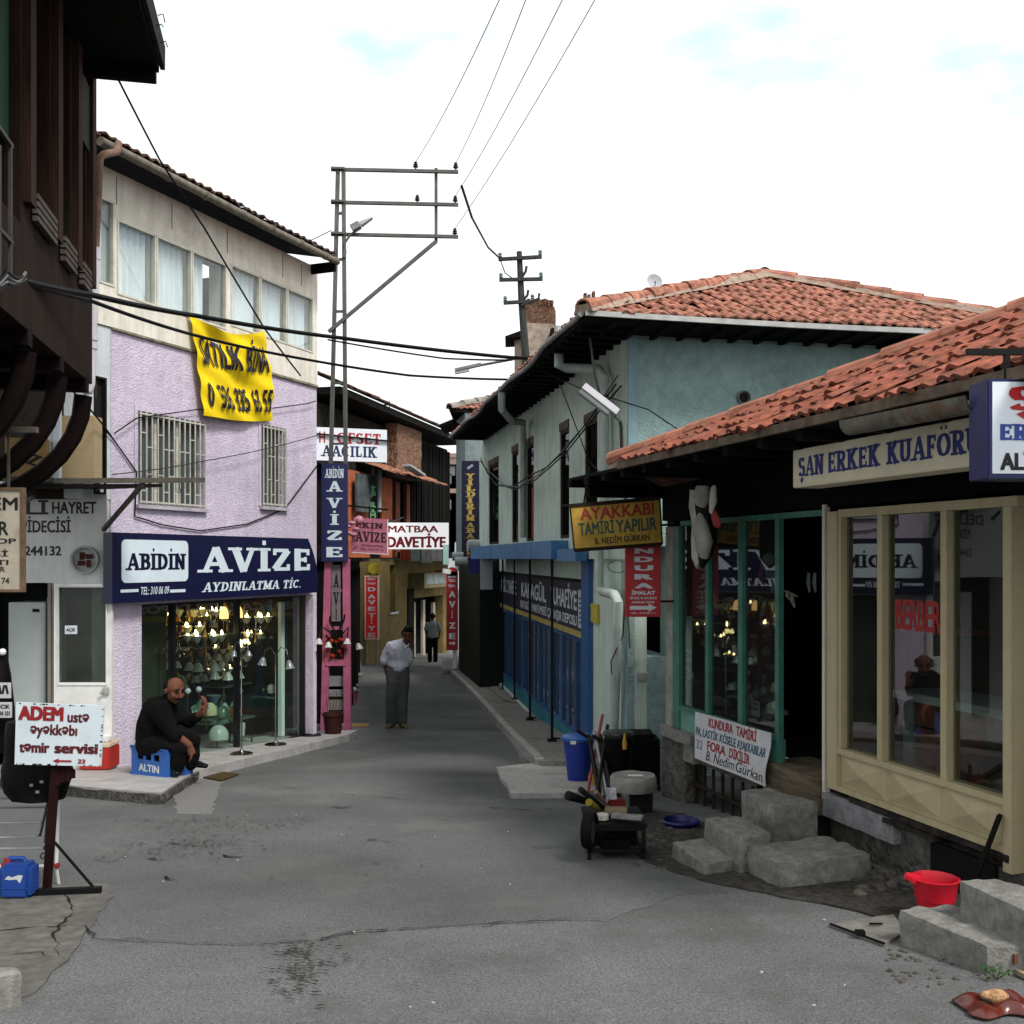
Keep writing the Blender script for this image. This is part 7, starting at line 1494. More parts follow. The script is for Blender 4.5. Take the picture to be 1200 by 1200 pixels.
for k in range(3):
    a, b_ = PN0 + (PN1 - PN0) * k / 3 + .01, PN0 + (PN1 - PN0) * (k + 1) / 3 - .01; c_ = (a + b_) / 2
    V = [WB.w(a, .0015, z0 + .01), WB.w(b_, .0015, z0 + .01), WB.w(b_, .0015, z1 - .01), WB.w(a, .0015, z1 - .01), WB.w(c_, .03, (z0 + z1) / 2)]; m_.add(V, [(0, 1, 4), (1, 2, 4), (2, 3, 4), (3, 0, 4)])
m_.build('pressed_panel', CREAMP, bb); MB().wbox(WB, gx[0], bt(1181) - .001, -.05, .03, .14, .173).build('bottom_rail', CREAMP, bb)
BG = glass_mat('barber_glass', (.72, .76, .74), 1.0, .03)
for a, b_ in ((gx[0] + .03, gx[1] - hw), (gx[1] + hw, gx[2] - hw), (gx[2] + hw, bt(1181))): MB().wbox(WB, a + .001, b_ - .001, -.03, -.025, .411, z_top - .021).build('pane', BG, bb)
MB().wbox(WB, bt(1194), BEND, -.06, -.055, .2, z_top).build('pane', BG, bb)
lettering(MB(), 'BERBER', lambda u, v, h: WB.w(u, -.026 + h, v), bt(1045), bt(1098.5), bz(1045, 737), bz(1045, 702), bold=.035).build('window_lettering', paint('berber_red', (.3, .012, .01), .5), bb)
# roof
pitch = R(25); uu = Vector((WB.u.x, WB.u.y, 0)); inn2 = Vector((-WB.n.x, -WB.n.y, 0)); vv = inn2 * math.cos(pitch) + Vector((0, 0, math.sin(pitch))); nn = uu.cross(vv)
if nn.z < 0: nn = -nn
ro = WB.w(0, .76, 2.345)
def roofpix(px, py):
    dirv = Vector(((px - CX) / F, 1, -(py - HY) / F)); o_ = Vector((0, 0, EYE)); s_ = (ro - o_).dot(nn) / dirv.dot(nn); p = o_ + dirv * s_; d_ = p - ro; return d_.dot(uu), d_.dot(vv)
hipA, hipB = roofpix(722, 541), roofpix(1198, 364)
e0 = roofpix(714, 549)[0]; sl_p = (hipB[1] - hipA[1]) / (hipB[0] - hipA[0]); UE = bt(1400) + .3
hv = lambda x: hipA[1] + sl_p * (x - hipA[0]) + .0
orig = ro + uu * (e0)
tiles(orig, uu, vv, nn, int((UE - e0) / .115) + 1, int(hv(UE) / .24) + 2, .115, .24, lambda a, b_: 0 < a < UE - e0 and -.01 < b_ < hv(a + e0) + .04, 41, jit=.02, amp=.018).build('roof_tiles', mat('roof_tile_red', (.25, .08, .05), .85, var=.6, scale=9, bump=.4, bscale=60, stain=(.13, .075, .055), stain_amt=.65, stain_scale=3.5, stain_pos=.48), bb)
P0 = ro + uu * hipA[0] + vv * max(.05, hipA[1]); P1 = ro + uu * UE + vv * hv(UE)
b = MB(); mm_ = MB(); ridge(b, mm_, P0 + nn * .015, P1 + nn * .015, .40, .07, 8, nrm=nn); b.build('ridge_tiles', mat('ridge_clay', (.36, .15, .1), .85, var=.35, scale=5, stain=(.3, .24, .2), stain_amt=.4, stain_scale=4), bb); mm_.build('ridge_mortar', MORTAR, bb, rough=.02, sub=2)
m_ = MB(); q0, q1 = ro + uu * e0, ro + uu * UE; m_.add([q0 - nn * .0, q1, P1, P0, q0 - nn * .05, q1 - nn * .05, P1 - nn * .05, P0 - nn * .05], [(0, 1, 2, 3), (7, 6, 5, 4), (0, 4, 5, 1), (1, 5, 6, 2), (2, 6, 7, 3), (3, 7, 4, 0)]); m_.build('roof_deck', SOFF, bb)
m_ = MB(); m_.add([P0, P1, P1 + inn2 * 1.2 - Vector((0, 0, .6)), P0 + inn2 * .4 - Vector((0, 0, .2))], [(0, 1, 2, 3)]); m_.build('rear_slope', TILE_OLD, bb)
m_ = MB(); m_.bar(ro + uu * e0 + Vector((0, 0, -.02)) - inn2 * .01, ro + uu * UE + Vector((0, 0, -.02)) - inn2 * .01, .03, .05); m_.build('eave_board', mat('eave_board', (.17, .13, .1), .9, var=.4, scale=8), bb)
m_ = MB(); ga, gb = WB.w(bt(1000, .8), .82, 2.27), WB.w(bt(1150, .8), .82, 2.26); K = 9; vs_ = []
for p in (ga, gb):
    for k in range(K): a = math.pi * k / (K - 1); vs_.append(p + inn2 * math.cos(a) * .06 - Vector((0, 0, 1)) * math.sin(a) * .07)
for p in (ga, gb):
    for k in range(K): a = math.pi * k / (K - 1); vs_.append(p + inn2 * math.cos(a) * .052 - Vector((0, 0, 1)) * math.sin(a) * .062)
m_.add(vs_, [(k, k + 1, K + k + 1, K + k) for k in range(K - 1)] + [(2 * K + k + 1, 2 * K + k, 3 * K + k, 3 * K + k + 1) for k in range(K - 1)] + [(0, 2 * K, 3 * K, K), (K - 1, 2 * K - 1, 4 * K - 1, 3 * K - 1)] + [(k, 2 * K + k, 2 * K + k + 1, k + 1) for k in range(K - 1)])
m_.build('gutter', mat('gutter_rusty', (.2, .19, .16), .7, var=.4, scale=8, stain=(.16, .06, .02), stain_amt=.8, stain_scale=5, stain_pos=.5), bb, smooth=True)
m_ = MB(); m_.bar(WB.w(bt(772), .68, 2.2), WB.w(bt(772), -.3, 2.2), .12, .12); m_.build('corner_beam', DARKW, bb)

# KUAFÖRÜ sign box under the eave
ks = thing('shop_sign', 'cream sign box reading ŞAN ERKEK KUAFÖRÜ in blue under the barber eave', 'sign', WB.w(bt(1030, .5), .5, 1.9))
kt0, kt1 = bt(929, .5), bt(1190, .5); kz1, kz0 = bz(929, 528, .5), bz(929, 572, .5)
MB().wbox(WB, kt0, kt1, .32, .5, kz0, kz1).build('box', paint('sign_cream', (.8, .74, .54), .5, var=.06), ks, bevel=.005)
L_ = MB(); fk = face_of(WB, .5); hgt = kz1 - kz0
for s_, a, b_ in (('ŞAN', 936, 966), ('ERKEK', 971, 1032), ('KUAFÖRÜ', 1039, 1150)): lettering(L_, s_, fk, bt(a, .5), bt(b_, .5), kz0 + hgt * .27, kz0 + hgt * .78, slab=(.24, .13))
L_.build('lettering', paint('letter_royal', (.018, .03, .2), .5), ks)
for px in (950, 1140): m_ = MB(); m_.bar(WB.w(bt(px, .4), .41, kz1), WB.w(bt(px, .4), .41, 2.3), .02); m_.build('hanger', IRON, ks, split=True)
# projecting light box at the right edge
rs = thing('light_box', 'white projecting light box with navy sides reading ŞAN ERKEK KUAFÖRÜ ALİ', 'sign', pt(1210, 565, 4)); Y4 = 4.0
RW = Wall((pt(1157.5, 0, Y4).x, Y4), (1, .02), (.02, -1)); rw = .75; r0, r1 = RW.z(1158, 561), RW.z(1158, 444)
m_ = MB(); m_.wbox(RW, 0, rw, -.16, 0, r0, r1); m_.build('box', paint('box_navy', (.012, .02, .13), .4), rs, bevel=.004); m_ = MB(); m_.wbox(RW, .016, rw - .016, .001, .006, r0 + .02, r1 - .012); m_.build('face', paint('face_white', (.76, .82, .88), .4, var=.05), rs)
L_ = MB(); frr = face_of(RW, .006); lettering(L_, 'ŞAN', frr, RW.t(1181), RW.t(1300), RW.z(1158, 481), RW.z(1158, 453), slab=(.3, .17)); L_.build('lettering', paint('letter_red2', (.45, .012, .015), .5), rs)
L_ = MB(); lettering(L_, 'ERKEK', frr, RW.t(1171), RW.t(1262), RW.z(1158, 516), RW.z(1158, 497), slab=(.26, .15)); lettering(L_, 'KUAFÖRÜ', frr, RW.t(1268), RW.t(1370), RW.z(1158, 516), RW.z(1158, 497), slab=(.26, .15)); L_.build('lettering', paint('letter_royal2', (.02, .06, .32), .5), rs)
L_ = MB(); lettering(L_, 'ALİ', frr, RW.t(1171), RW.t(1208), RW.z(1158, 551), RW.z(1158, 531), bold=.045); L_.build('lettering', paint('sign_black', (.015, .015, .015)), rs)
m_ = MB(); m_.bar(RW.w(-.06, -.05, r1 + .115), RW.w(1.2, -.05, r1 + .12), .02, .025); m_.bar(RW.w(.1, -.05, r1), RW.w(.1, -.05, r1 + .115), .02); m_.bar(RW.w(.6, -.05, r1), RW.w(.6, -.05, r1 + .115), .02); m_.build('bracket', IRON, rs)

# yellow hand painted sign and red KUNDURA sign
YB = mat('sign_yellow_old', (.42, .27, .05), .7, var=.25, scale=4, stain=(.1, .05, .02), stain_amt=.7, stain_scale=5, stain_pos=.53)
ys = thing('hanging_sign', 'worn yellow hand painted sign AYAKKABI TAMİRİ YAPILIR hanging at the roof corner', 'sign', pt(722, 645, 8.4)); Y8 = 8.4
cor = [pt(673, 645, Y8), pt(776, 637.5, Y8 + .1), pt(773, 584, Y8 + .1), pt(668, 593, Y8)]
def yfn(u, v, h): return (cor[0].lerp(cor[1], u)).lerp(cor[3].lerp(cor[2], u), v) + Vector((0, -h, 0))
m_ = MB(); m_.hexa([yfn(0, 0, 0), yfn(1, 0, 0), yfn(1, 0, -.025), yfn(0, 0, -.025), yfn(0, 1, 0), yfn(1, 1, 0), yfn(1, 1, -.025), yfn(0, 1, -.025)]); m_.build('board', YB, ys)
m_ = MB(); E_ = [yfn(0, 0, 0), yfn(1, 0, 0), yfn(1, 1, 0), yfn(0, 1, 0)]
for i in range(4): m_.bar(E_[i], E_[(i + 1) % 4], .012, .03)
m_.build('edge_frame', mat('edge_brown', (.05, .03, .02), .8), ys)
L_ = MB(); lettering(L_, 'AYAKKABI', yfn, .1, .93, .66, .93, bold=.03); L_.build('lettering', paint('hand_red', (.28, .02, .012), .6), ys)
L_ = MB(); lettering(L_, 'TAMİRİ', yfn, .07, .47, .32, .6, bold=.03); lettering(L_, 'YAPILIR', yfn, .49, .95, .32, .6, bold=.03); L_.build('lettering', paint('hand_green', (.02, .1, .075), .6), ys)
L_ = MB(); lettering(L_, 'B. NEDİM GÜRKAN', yfn, .24, .86, .1, .24, bold=.025); L_.build('lettering', paint('sign_black', (.015, .015, .015)), ys)
m_ = MB(); m_.bar(yfn(.15, 1, -.01), yfn(.15, 1, -.01) + Vector((.05, .05, .32)), .01); m_.bar(yfn(.9, 1, -.01), yfn(.9, 1, -.01) + Vector((0, .05, .3)), .01); m_.bar(yfn(-.1, 1.03, -.02), yfn(1.35, 1.03, -.02), .014); m_.build('hanger', IRON, ys, split=True)
ksg = thing('vertical_sign', 'red vertical sign reading KUNDURA İMALAT with a white arrow below the yellow sign', 'sign', pt(754, 722, 8.75)); KW = Wall((pt(733.5, 0, 8.75).x, 8.75), (1, .03), (.03, -1)); kw = KW.t(774.5); kz = lambda y: KW.z(754, y)
MB().wbox(KW, 0, kw, -.08, 0, kz(723), kz(598)).build('board', paint('sign_red3', (.42, .010, .016), .45), ksg, bevel=.004)
L_ = MB(); fk2 = face_of(KW, 0)
def rotl(ch, yc, hgt_):      # letters squashed flat as on the photographed sign
    lettering(L_, ch, fk2, KW.t(743.5), KW.t(765.5), kz(yc + hgt_ / 2), kz(yc - hgt_ / 2), bold=.06)
for ch, yc in (('K', 622), ('U', 634), ('N', 645.5), ('D', 655.5), ('U', 665.5), ('R', 676), ('A', 686.5)): rotl(ch, yc, 6.2)
lettering(L_, 'İMALAT', fk2, KW.t(740), KW.t(768), kz(697), kz(692.5), bold=.05); lettering(L_, 'SİPARİŞ VE ORTOPEDİ', fk2, KW.t(738), KW.t(769.5), kz(702.2), kz(699.6), bold=.03); lettering(L_, 'AYAKKABI YAPILIR', fk2, KW.t(740), KW.t(767), kz(707), kz(704.4), bold=.03)
L_.wbox(KW, KW.t(738), KW.t(760), .001, .004, kz(714.5), kz(710)); L_.add([KW.w(KW.t(760), .004, kz(717)), KW.w(KW.t(769.5), .004, kz(712)), KW.w(KW.t(760), .004, kz(707.5))], [(0, 1, 2)])
lettering(L_, 'TEL: 310 24 1 1', fk2, KW.t(739), KW.t(768), kz(719.3), kz(717.4), bold=.03); L_.build('lettering', paint('letter_pale', (.62, .66, .72), .5), ksg)
m_ = MB(); m_.bar(KW.w(kw, -.04, kz(615)), KW.w(kw + .2, -.04, kz(615)), .02); m_.bar(KW.w(kw, -.04, kz(705)), KW.w(kw + .2, -.04, kz(705)), .02); m_.build('bracket', IRON, ksg)
# cloth sign under the repair window
cs = thing('cloth_sign', 'white hand lettered sign KUNDURA TAMİRİ fixed under the shoe repair window', 'sign', WB.w(bt(855), .05, -.1))
cc = [WB.p(814, 888, .06), WB.p(897.5, 922, .09), WB.p(903, 859, .06), WB.p(815.5, 834, .06)]
nB = Vector((WB.n.x, WB.n.y, 0))
def cfn(u, v, h): return (cc[0].lerp(cc[1], u)).lerp(cc[3].lerp(cc[2], u), v) + nB * (h + .006 * math.sin(u * 7 + v * 2) + (.012 * max(0, u - .8) * 5 * math.sin(v * 6)))
MB().sheet(lambda u, v: cfn(u, v, 0), 24, 10, .006, nB).build('cloth', mat('cloth_sign_white', (.55, .56, .58), .75, var=.12, scale=3, stain=(.3, .28, .25), stain_amt=.3, stain_scale=4), cs, smooth=True)
L_ = MB(); lettering(L_, 'KUNDURA', cfn, .2, .53, .76, .95, bold=.03, cuts=6); lettering(L_, 'TAMİRİ', cfn, .58, .85, .76, .95, bold=.03, cuts=5); lettering(L_, 'FORA', cfn, .2, .45, .28, .47, bold=.03, cuts=5); lettering(L_, 'DİKİLİR', cfn, .5, .78, .28, .47, bold=.03, cuts=5); L_.build('lettering', paint('hand_red2', (.3, .015, .02), .6), cs)
L_ = MB(); lettering(L_, 'PA, LASTİK KÖSELE', cfn, .02, .58, .52, .69, bold=.025, cuts=8); lettering(L_, 'AYAKKABILAR', cfn, .6, .97, .52, .69, bold=.025, cuts=6); L_.build('lettering', paint('hand_teal', (.03, .11, .17), .6), cs)
L_ = MB(); lettering(L_, '22', cfn, .03, .13, .24, .42, bold=-.005, cuts=3); L_.build('lettering', paint('hand_blue', (.12, .14, .3), .6), cs)
L_ = MB(); lettering(L_, 'B. Nedim', cfn, .19, .58, .06, .26, bold=.0, shear=.2, cuts=6); lettering(L_, 'Gürkan', cfn, .6, .97, .06, .26, bold=.0, shear=.2, cuts=6); L_.build('lettering', paint('sign_black', (.015, .015, .015)), cs)
# giant display shoe hanging over the repair window
shp = thing('display_shoe', 'giant grey white display shoe hanging toe down over the repair window', 'shoe', WB.w(bt(830, .25), .3, 1.2))
c = WB.p(826, 616, .3); GS_ = mat('shoe_grey', (.3, .3, .27), .7, var=.3, scale=6); 
P = [WB.p(829, 569, .3), WB.p(828, 590, .3), WB.p(826, 612, .3), WB.p(828, 630, .3), WB.p(827, 645, .3), WB.p(822, 662, .3)]
m_ = MB(); m_.tube(P, [(.05, .09), (.075, .11), (.065, .10), (.065, .11), (.06, .105), (.02, .05)], 16); sho = m_.build('upper', mat('shoe_black', (.02, .02, .02), .6), shp, smooth=True)
m_ = MB(); tt_ = lambda px, py, n: WB.p(px, py, n)
m_.tube([tt_(812, 574, .3), tt_(811, 592, .3), tt_(814, 612, .3), tt_(813.5, 632, .3), tt_(814, 650, .3), tt_(818, 664, .3)], [(.018, .1), (.02, .1), (.016, .085), (.016, .1), (.016, .1), (.012, .04)], 12); m_.build('sole', mat('shoe_sole', (.45, .44, .4), .7, var=.2, scale=8), shp, smooth=True)
m_ = MB(); m_.tube([tt_(824, 570, .34), tt_(823, 582, .345), tt_(821, 592, .35)], [(.05, .1), (.07, .115), (.04, .1)], 14); m_.build('heel_patch', GS_, shp, smooth=True); m_ = MB(); m_.tube([tt_(820, 606, .34), tt_(822, 622, .35), tt_(825, 636, .35), tt_(824, 650, .34)], [(.03, .08), (.06, .11), (.065, .11), (.04, .09)], 14); m_.build('toe_patch', GS_, shp, smooth=True)
m_ = MB(); m_.tube([tt_(836, 572, .34), tt_(836, 588, .36), tt_(833, 600, .36)], [(.02, .05), (.03, .06), (.012, .04)], 10); m_.build('tongue', mat('shoe_white', (.5, .5, .45), .7), shp, smooth=True)
m_ = MB(); m_.tube([tt_(836, 602, .36), tt_(840, 612, .36), tt_(843, 618, .35)], [(.015, .04), (.02, .05), (.008, .02)], 8); m_.build('red_patch', paint('shoe_red', (.25, .02, .015), .6), shp, smooth=True)
m_ = MB(); m_.tube([tt_(829, 568, .3), WB.w(bt(829, .3), .3, 2.3)], .006, 5); m_.build('cord', IRON, shp)
# window goods of the repairer
items = [('paper_notice', 'notice', 'hand written paper notice stuck low on the first repair shop pane', 803, 762, 797, 'w'), ('paper_notice', 'notice', 'small paper notice on the third repair shop pane above the sign', 871, 820, 838, 'w2')]
for nm, cat_, lab, px, y0, y1, _ in items:
    n_ = thing(nm, lab, cat_, WB.w(bt(px), -.04, bz(px, y1))); w_ = .11
    a = bt(791.5) + .05 if px == 803 else bt(872) + .0; b_ = a + (.13 if px == 803 else .12)
    MB().wbox(WB, a, b_, -.062, -.06, bz(px, y1), bz(px, y0)).build('sheet', mat('paper_grey', (.5, .5, .48) if px == 803 else (.2, .2, .19), .8, var=.1), n_)
    L_ = MB(); h_ = bz(px, y0) - bz(px, y1); fz = face_of(WB, -.06)
    for k, s_ in enumerate(('LOSTRA', 'BOYA', 'CİLA') if px == 803 else ('TOPUK', 'PENÇE')): lettering(L_, s_, fz, a + .012, b_ - .012, bz(px, y0) - h_ * (.3 + .3 * k), bz(px, y0) - h_ * (.1 + .3 * k), bold=.03)
    L_.build('lettering', paint('sign_black', (.015, .015, .015)), n_)
t = thing('sewing_machine', 'pale old sewing machine behind the second repair shop pane', 'sewing machine', WB.w(bt(845), -.4, .4)); m_ = MB(); c = WB.w(bt(848), -.35, .4); m_.box(c, (.34, .16, .03)); m_.build('base', mat('machine_grey', (.2, .2, .19), .5), t); m_ = MB(); m_.tube([c + Vector((.1, 0, .02)), c + Vector((.1, 0, .16)), c + Vector((.02, 0, .17)), c + Vector((-.1, 0, .12)), c + Vector((-.12, 0, .05))], [.03, .035, .032, .03, .02], 10); m_.build('arm', mat('machine_grey', (.2, .2, .19)), t, smooth=True)
t = thing('loose_shoe', 'pale loose shoe on the sill behind the first repair shop pane', 'shoe', WB.w(bt(815), -.2, .37)); m_ = MB(); c = WB.w(bt(816), -.2, .40); m_.tube([c + Vector((-.1, 0, .02)), c + Vector((-.03, 0, .03)), c + Vector((.04, 0, .015)), c + Vector((.1, .0, 0))], [(.02, .03), (.035, .045), (.03, .04), (.012, .025)], 12); m_.build('shoe', mat('shoe_pale', (.3, .3, .28), .6), t, smooth=True)
cu = thing('curtain', 'dark red curtain hanging behind the repair shop panes', 'curtain', WB.w(bt(850), -.6, .3)); m_ = MB(); c0_, c1_ = bt(804), bt(836); m_.sheet(lambda u, v: WB.w(c0_ + (c1_ - c0_) * u, -.55 + .03 * math.sin(u * 60), .3 + 1.1 * v), 90, 2, .004, nB); m_.build('cloth', mat('curtain_red', (.13, .015, .025), .9, var=.4, scale=3, stretch=(9, 9, .4)), cu, smooth=True)
gl = thing('garland', 'string of small shoe trees and tags across the repair shop window', 'garland', WB.w(bt(850), -.25, 1.3)); m_ = MB(); r = random.Random(8); P = []
for k in range(24): u = k / 23; t_ = bt(798) + (bt(905) - bt(798)) * u; P.append(WB.w(t_, -.2, 1.25 + .18 * abs(u - .4) + .03 * math.sin(k)))
m_.tube(P, .006, 5); m_.build('string', mat('string_pale', (.35, .34, .3), .8), gl); m_ = MB()
for k in range(24):
    if r.random() < .75: p = P[k]; h_ = r.uniform(.04, .16); m_.tube([p, p - Vector((0, 0, h_ * .5)), p - Vector((r.uniform(-.02, .02), 0, h_))], [.01, .018, .006], 6)
m_.build('tags', mat('tag_pale', (.36, .36, .32), .7, var=.5, scale=12), gl)
t = thing('doll', 'small white and red stuffed figure hanging by the repair shop door', 'toy', WB.w(bt(902), -.16, 1.2)); c = WB.p(901, 655, -.15); m_ = MB(); m_.ball(c, .05, 10, 8); m_.ball(c - Vector((.02, 0, .1)), .045, 10, 8); m_.tube([c - Vector((-.03, 0, .1)), c - Vector((-.03, 0, .24))], [.035, .015], 8); m_.build('white_body', mat('doll_white', (.45, .45, .43), .9), t, smooth=True); m_ = MB(); m_.tube([c + Vector((-.05, -.03, -.03)), c + Vector((-.06, -.03, -.14)), c + Vector((-.06, -.03, -.22))], [.02, .03, .012], 8); m_.build('red_ribbon', paint('shoe_red', (.25, .02, .015)), t, smooth=True)
m_ = MB(); m_.tube([WB.p(902, 745, -.2), WB.p(902, 720, -.2), WB.p(900, 700, -.2)], [.02, .03, .01], 8); tag(m_.build('red_scarf', paint('scarf_red', (.3, .025, .015), .8)), 'narrow red scarf hanging beside the green repair shop door frame', 'scarf')
t = thing('price_card', 'small dark blue card behind the second repair shop pane', 'card', WB.w(bt(846), -.1, 1.25)); MB().wbox(WB, bt(841), bt(850), -.1, -.09, bz(845, 658), bz(845, 645)).build('card', paint('card_blue', (.03, .06, .14), .6), t); 
t = tag(MB().wbox(WB, bt(856), bt(884), -1.1, -1.05, .9, 1.45).build('blue_poster', mat('poster_blue', (.05, .08, .16), .8, var=.5, scale=5)), 'dim blue poster deep inside the repair shop', 'poster')
t = thing('sandal_pair', 'pale pair of sandals hanging in the dark repair shop doorway', 'sandals', WB.w(bt(952), -.5, 1.2)); m_ = MB(); 
for dx in (-4, 3): m_.tube([WB.p(952 + dx, 671, -.5), WB.p(951 + dx, 682, -.5), WB.p(953 + dx, 694, -.5)], [(.01, .03), (.012, .045), (.008, .02)], 8)
m_.build('soles', mat('sandal_pale', (.3, .34, .33), .7), t, smooth=True)
# barber interior
ct_ = thing('barber_counter', 'barber counter with pale top and red drawers behind the window', 'counter', WB.w(bt(1030), -.6, .1)); 
MB().wbox(WB, bt(990), bt(1150), -.75, -.35, .72, .77).build('counter_top', mat('counter_pale', (.42, .45, .44), .4), ct_); MB().wbox(WB, bt(1008), bt(1030), -.74, -.4, .15, .715).build('drawers', mat('drawer_red', (.22, .06, .03), .5, var=.2), ct_); m_ = MB()
for zz in (.28, .42, .56): m_.wbox(WB, bt(1009), bt(1029), -.399, -.392, zz, zz + .012)
m_.build('drawer_gap', BLKM, ct_); MB().wbox(WB, bt(994), bt(1005), -.7, -.4, .15, .715).build('side_panel', mat('panel_grey', (.3, .34, .34), .5), ct_)
MB().wbox(WB, bt(1040), bt(1100), -.735, -.7, .5, .715).build('towel_rail', mat('towel_green', (.2, .26, .25), .9, var=.3), ct_)
sh = thing('wall_shelf', 'small dark red shelf inside the barber window', 'shelf', WB.w(bt(1000), -.4, 1.0)); MB().wbox(WB, bt(988), bt(1042), -.75, -.4, bz(1010, 735, -.4), bz(1010, 735, -.4) + .02).build('board', mat('shelf_red', (.2, .03, .02), .5), sh)
z_s = bz(1010, 735, -.4) + .021
for nm, lab, px, r_, h_, mm__ in (('bowl', 'small blue bowl on the red barber shelf', 998, .05, .06, paint('bowl_blue', (.05, .16, .24), .4)), ('dome_lamp', 'amber dome lamp on the red barber shelf', 1012, .06, .13, mat('dome_amber', (.5, .32, .12), .4, emit=(1, .55, .2), es=.25))):
    c = WB.w(bt(px, -.55), -.55, z_s); tag(MB().lathe([(r_ * .8, 0), (r_, h_ * .3), (r_ * .85, h_ * .7), (r_ * .3, h_)], c, 16).build(nm, mm__, smooth=True), lab, nm.split('_')[-1])
for k, (lab, px, r_, h_, col) in enumerate([('white towel heap on the barber counter', 1006, .06, .1, (.5, .5, .5)), ('green jar on the barber counter', 1000, .04, .13, (.1, .3, .18)), ('grey green plastic bottle on the barber counter', 1019, .035, .09, (.15, .3, .12)), ('clear spray bottle on the barber counter near the middle mullion', 1042, .03, .14, (.3, .32, .32))]):
    c = WB.w(bt(px, -.5), -.5, .771); tag(MB().lathe([(r_, 0), (r_, h_ * .6), (r_ * .4, h_ * .8), (r_ * .35, h_)], c, 14).build(['towel', 'jar', 'bottle', 'spray_bottle'][k], paint('toiletry_%d' % k, col, .4), smooth=True), lab, ['towel', 'jar', 'bottle', 'bottle'][k])
ch2 = thing('barber_chair', 'dark barber chair deep inside behind the second window pane', 'chair', WB.w(bt(1075), -1.2, .1)); c = WB.w(bt(1078, -1.2), -1.2, .1); MB().box(c + Vector((0, 0, .5)), (.5, .5, .12)).build('seat', BLKM, ch2, bevel=.03); MB().box(c + Vector((0, .26, .85)), (.5, .1, .6)).build('backrest', BLKM, ch2, bevel=.03); m_ = MB(); m_.lathe([(.25, 0), (.25, .03), (.06, .06), (.06, .45)], c, 16); m_.build('pedestal', CHROME, ch2, smooth=True); m_ = MB(); m_.bar(c + Vector((-.28, -.2, .68)), c + Vector((-.28, .2, .72)), .05); m_.bar(c + Vector((.28, -.2, .68)), c + Vector((.28, .2, .72)), .05); m_.build('armrest', CHROME, ch2)
# ================================================================ stone steps at the right
def px_slab(corners, z1, z0, name, label, m, group=None, rough=.02, bevel=0, sub=9):
    P = [zp(x, y, z1) for x, y in corners]; area = sum(P[i].x * P[(i + 1) % 4].y - P[(i + 1) % 4].x * P[i].y for i in range(4))
    if area < 0: P = P[::-1]
    m_ = MB(); m_.hexa([Vector((p.x, p.y, z0)) for p in P] + P)
    o = m_.build(name, m, None, bevel=0, rough=rough, rscale=13, sub=sub, soft=1, smooth=True); return tag(o, label, 'step', group)
G_ = 'stone steps up to the shoe repair door'
px_slab([(786, 986), (825, 981), (864, 1006), (826, 1014)], -.14, -.45, 'stone_step', 'lowest small stone step nearest to the iron cart', STEP, G_)
px_slab([(824, 958), (868, 955), (904, 976), (868, 983)], -.0, -.5, 'stone_step', 'middle stone step below the white KUNDURA sign', STEP, G_)
px_slab([(868, 926), (897, 922), (960, 939), (907, 945)], .10, -.35, 'stone_step', 'highest stone step directly under the repair shop door', STEP, G_)
px_slab([(873, 990), (968, 978), (1022, 1000), (914, 1015)], -.05, -.42, 'stone_step', 'wide rough stone step in front of the repair shop door', STEP, G_, rough=.03)
G2 = 'concrete steps at the right edge'
px_slab([(1052, 1064), (1112, 1058), (1260, 1112), (1157, 1108)], .07, -.35, 'concrete_step', 'lower concrete step at the right edge beside the red basin', STEP, G2, rough=.018)
px_slab([(1124, 1031), (1168, 1028), (1300, 1066), (1205, 1068)], .22, -.2, 'concrete_step', 'upper concrete step at the right edge under the barber window', STEP, G2, rough=.012)
t = thing('broken_slab', 'broken reddish slab edge and dark plank at the end of the lower concrete step', 'slab', zp(1180, 1108, .05)); m_ = MB(); c = zp(1185, 1112, .02); m_.box(c + Vector((.05, -.03, -.0)), (.22, .1, .035), .3); m_.build('slab', mat('slab_red', (.15, .07, .045), .9, var=.4, scale=9), t, rough=.01, sub=2); m_ = MB(); m_.box(c + Vector((.1, -.14, -.05)), (.25, .12, .02), .2); m_.build('plank', mat('plank_tan', (.3, .24, .16), .9), t)
# rubble and dirt at the foot of the walls
m_ = MB(); r = random.Random(6)
for k in range(240):
    u = r.random(); w_, n_ = bt(1000) + (bt(1110) - bt(1000)) * u, .06 + abs(r.gauss(0, .18)); p = WB.w(w_, n_, 0); s_ = r.uniform(.008, .04) * (1 if k % 9 else 1.8); m_.ball((p.x, p.y, gz(p.y) + s_ * .3), s_, 6, 4, (1, r.uniform(.6, 1), r.uniform(.4, .8)))
for k in range(160):
    p = gp(r.gauss(770, 34), r.gauss(985, 14)); s_ = r.uniform(.006, .03); m_.ball((p.x, p.y, gz(p.y) + s_ * .3), s_, 6, 4, (1, .8, .6))
for k in range(70):
    p = gp(r.uniform(1040, 1160), r.uniform(1110, 1160)); s_ = r.uniform(.004, .016); m_.ball((p.x, p.y, gz(p.y) + s_ * .3), s_, 6, 4, (1, .8, .6))
tag(m_.build('rubble', mat('rubble', (.13, .12, .1), .95, var=.5, scale=20), smooth=True), kind='stuff')
ground_sheet(jag(pxpoly([(735, 950), (800, 955), (880, 990), (1000, 1012), (1080, 1045), (1058, 1090), (1010, 1070), (900, 1048), (820, 1034), (760, 1012), (715, 985)]), .02, .1, 15), .011, 'ground', mat('earth_strip', (.085, .08, .07), .98, var=.5, scale=22, bump=.8, bscale=60, stain=(.16, .15, .13), stain_amt=.5, stain_scale=3))
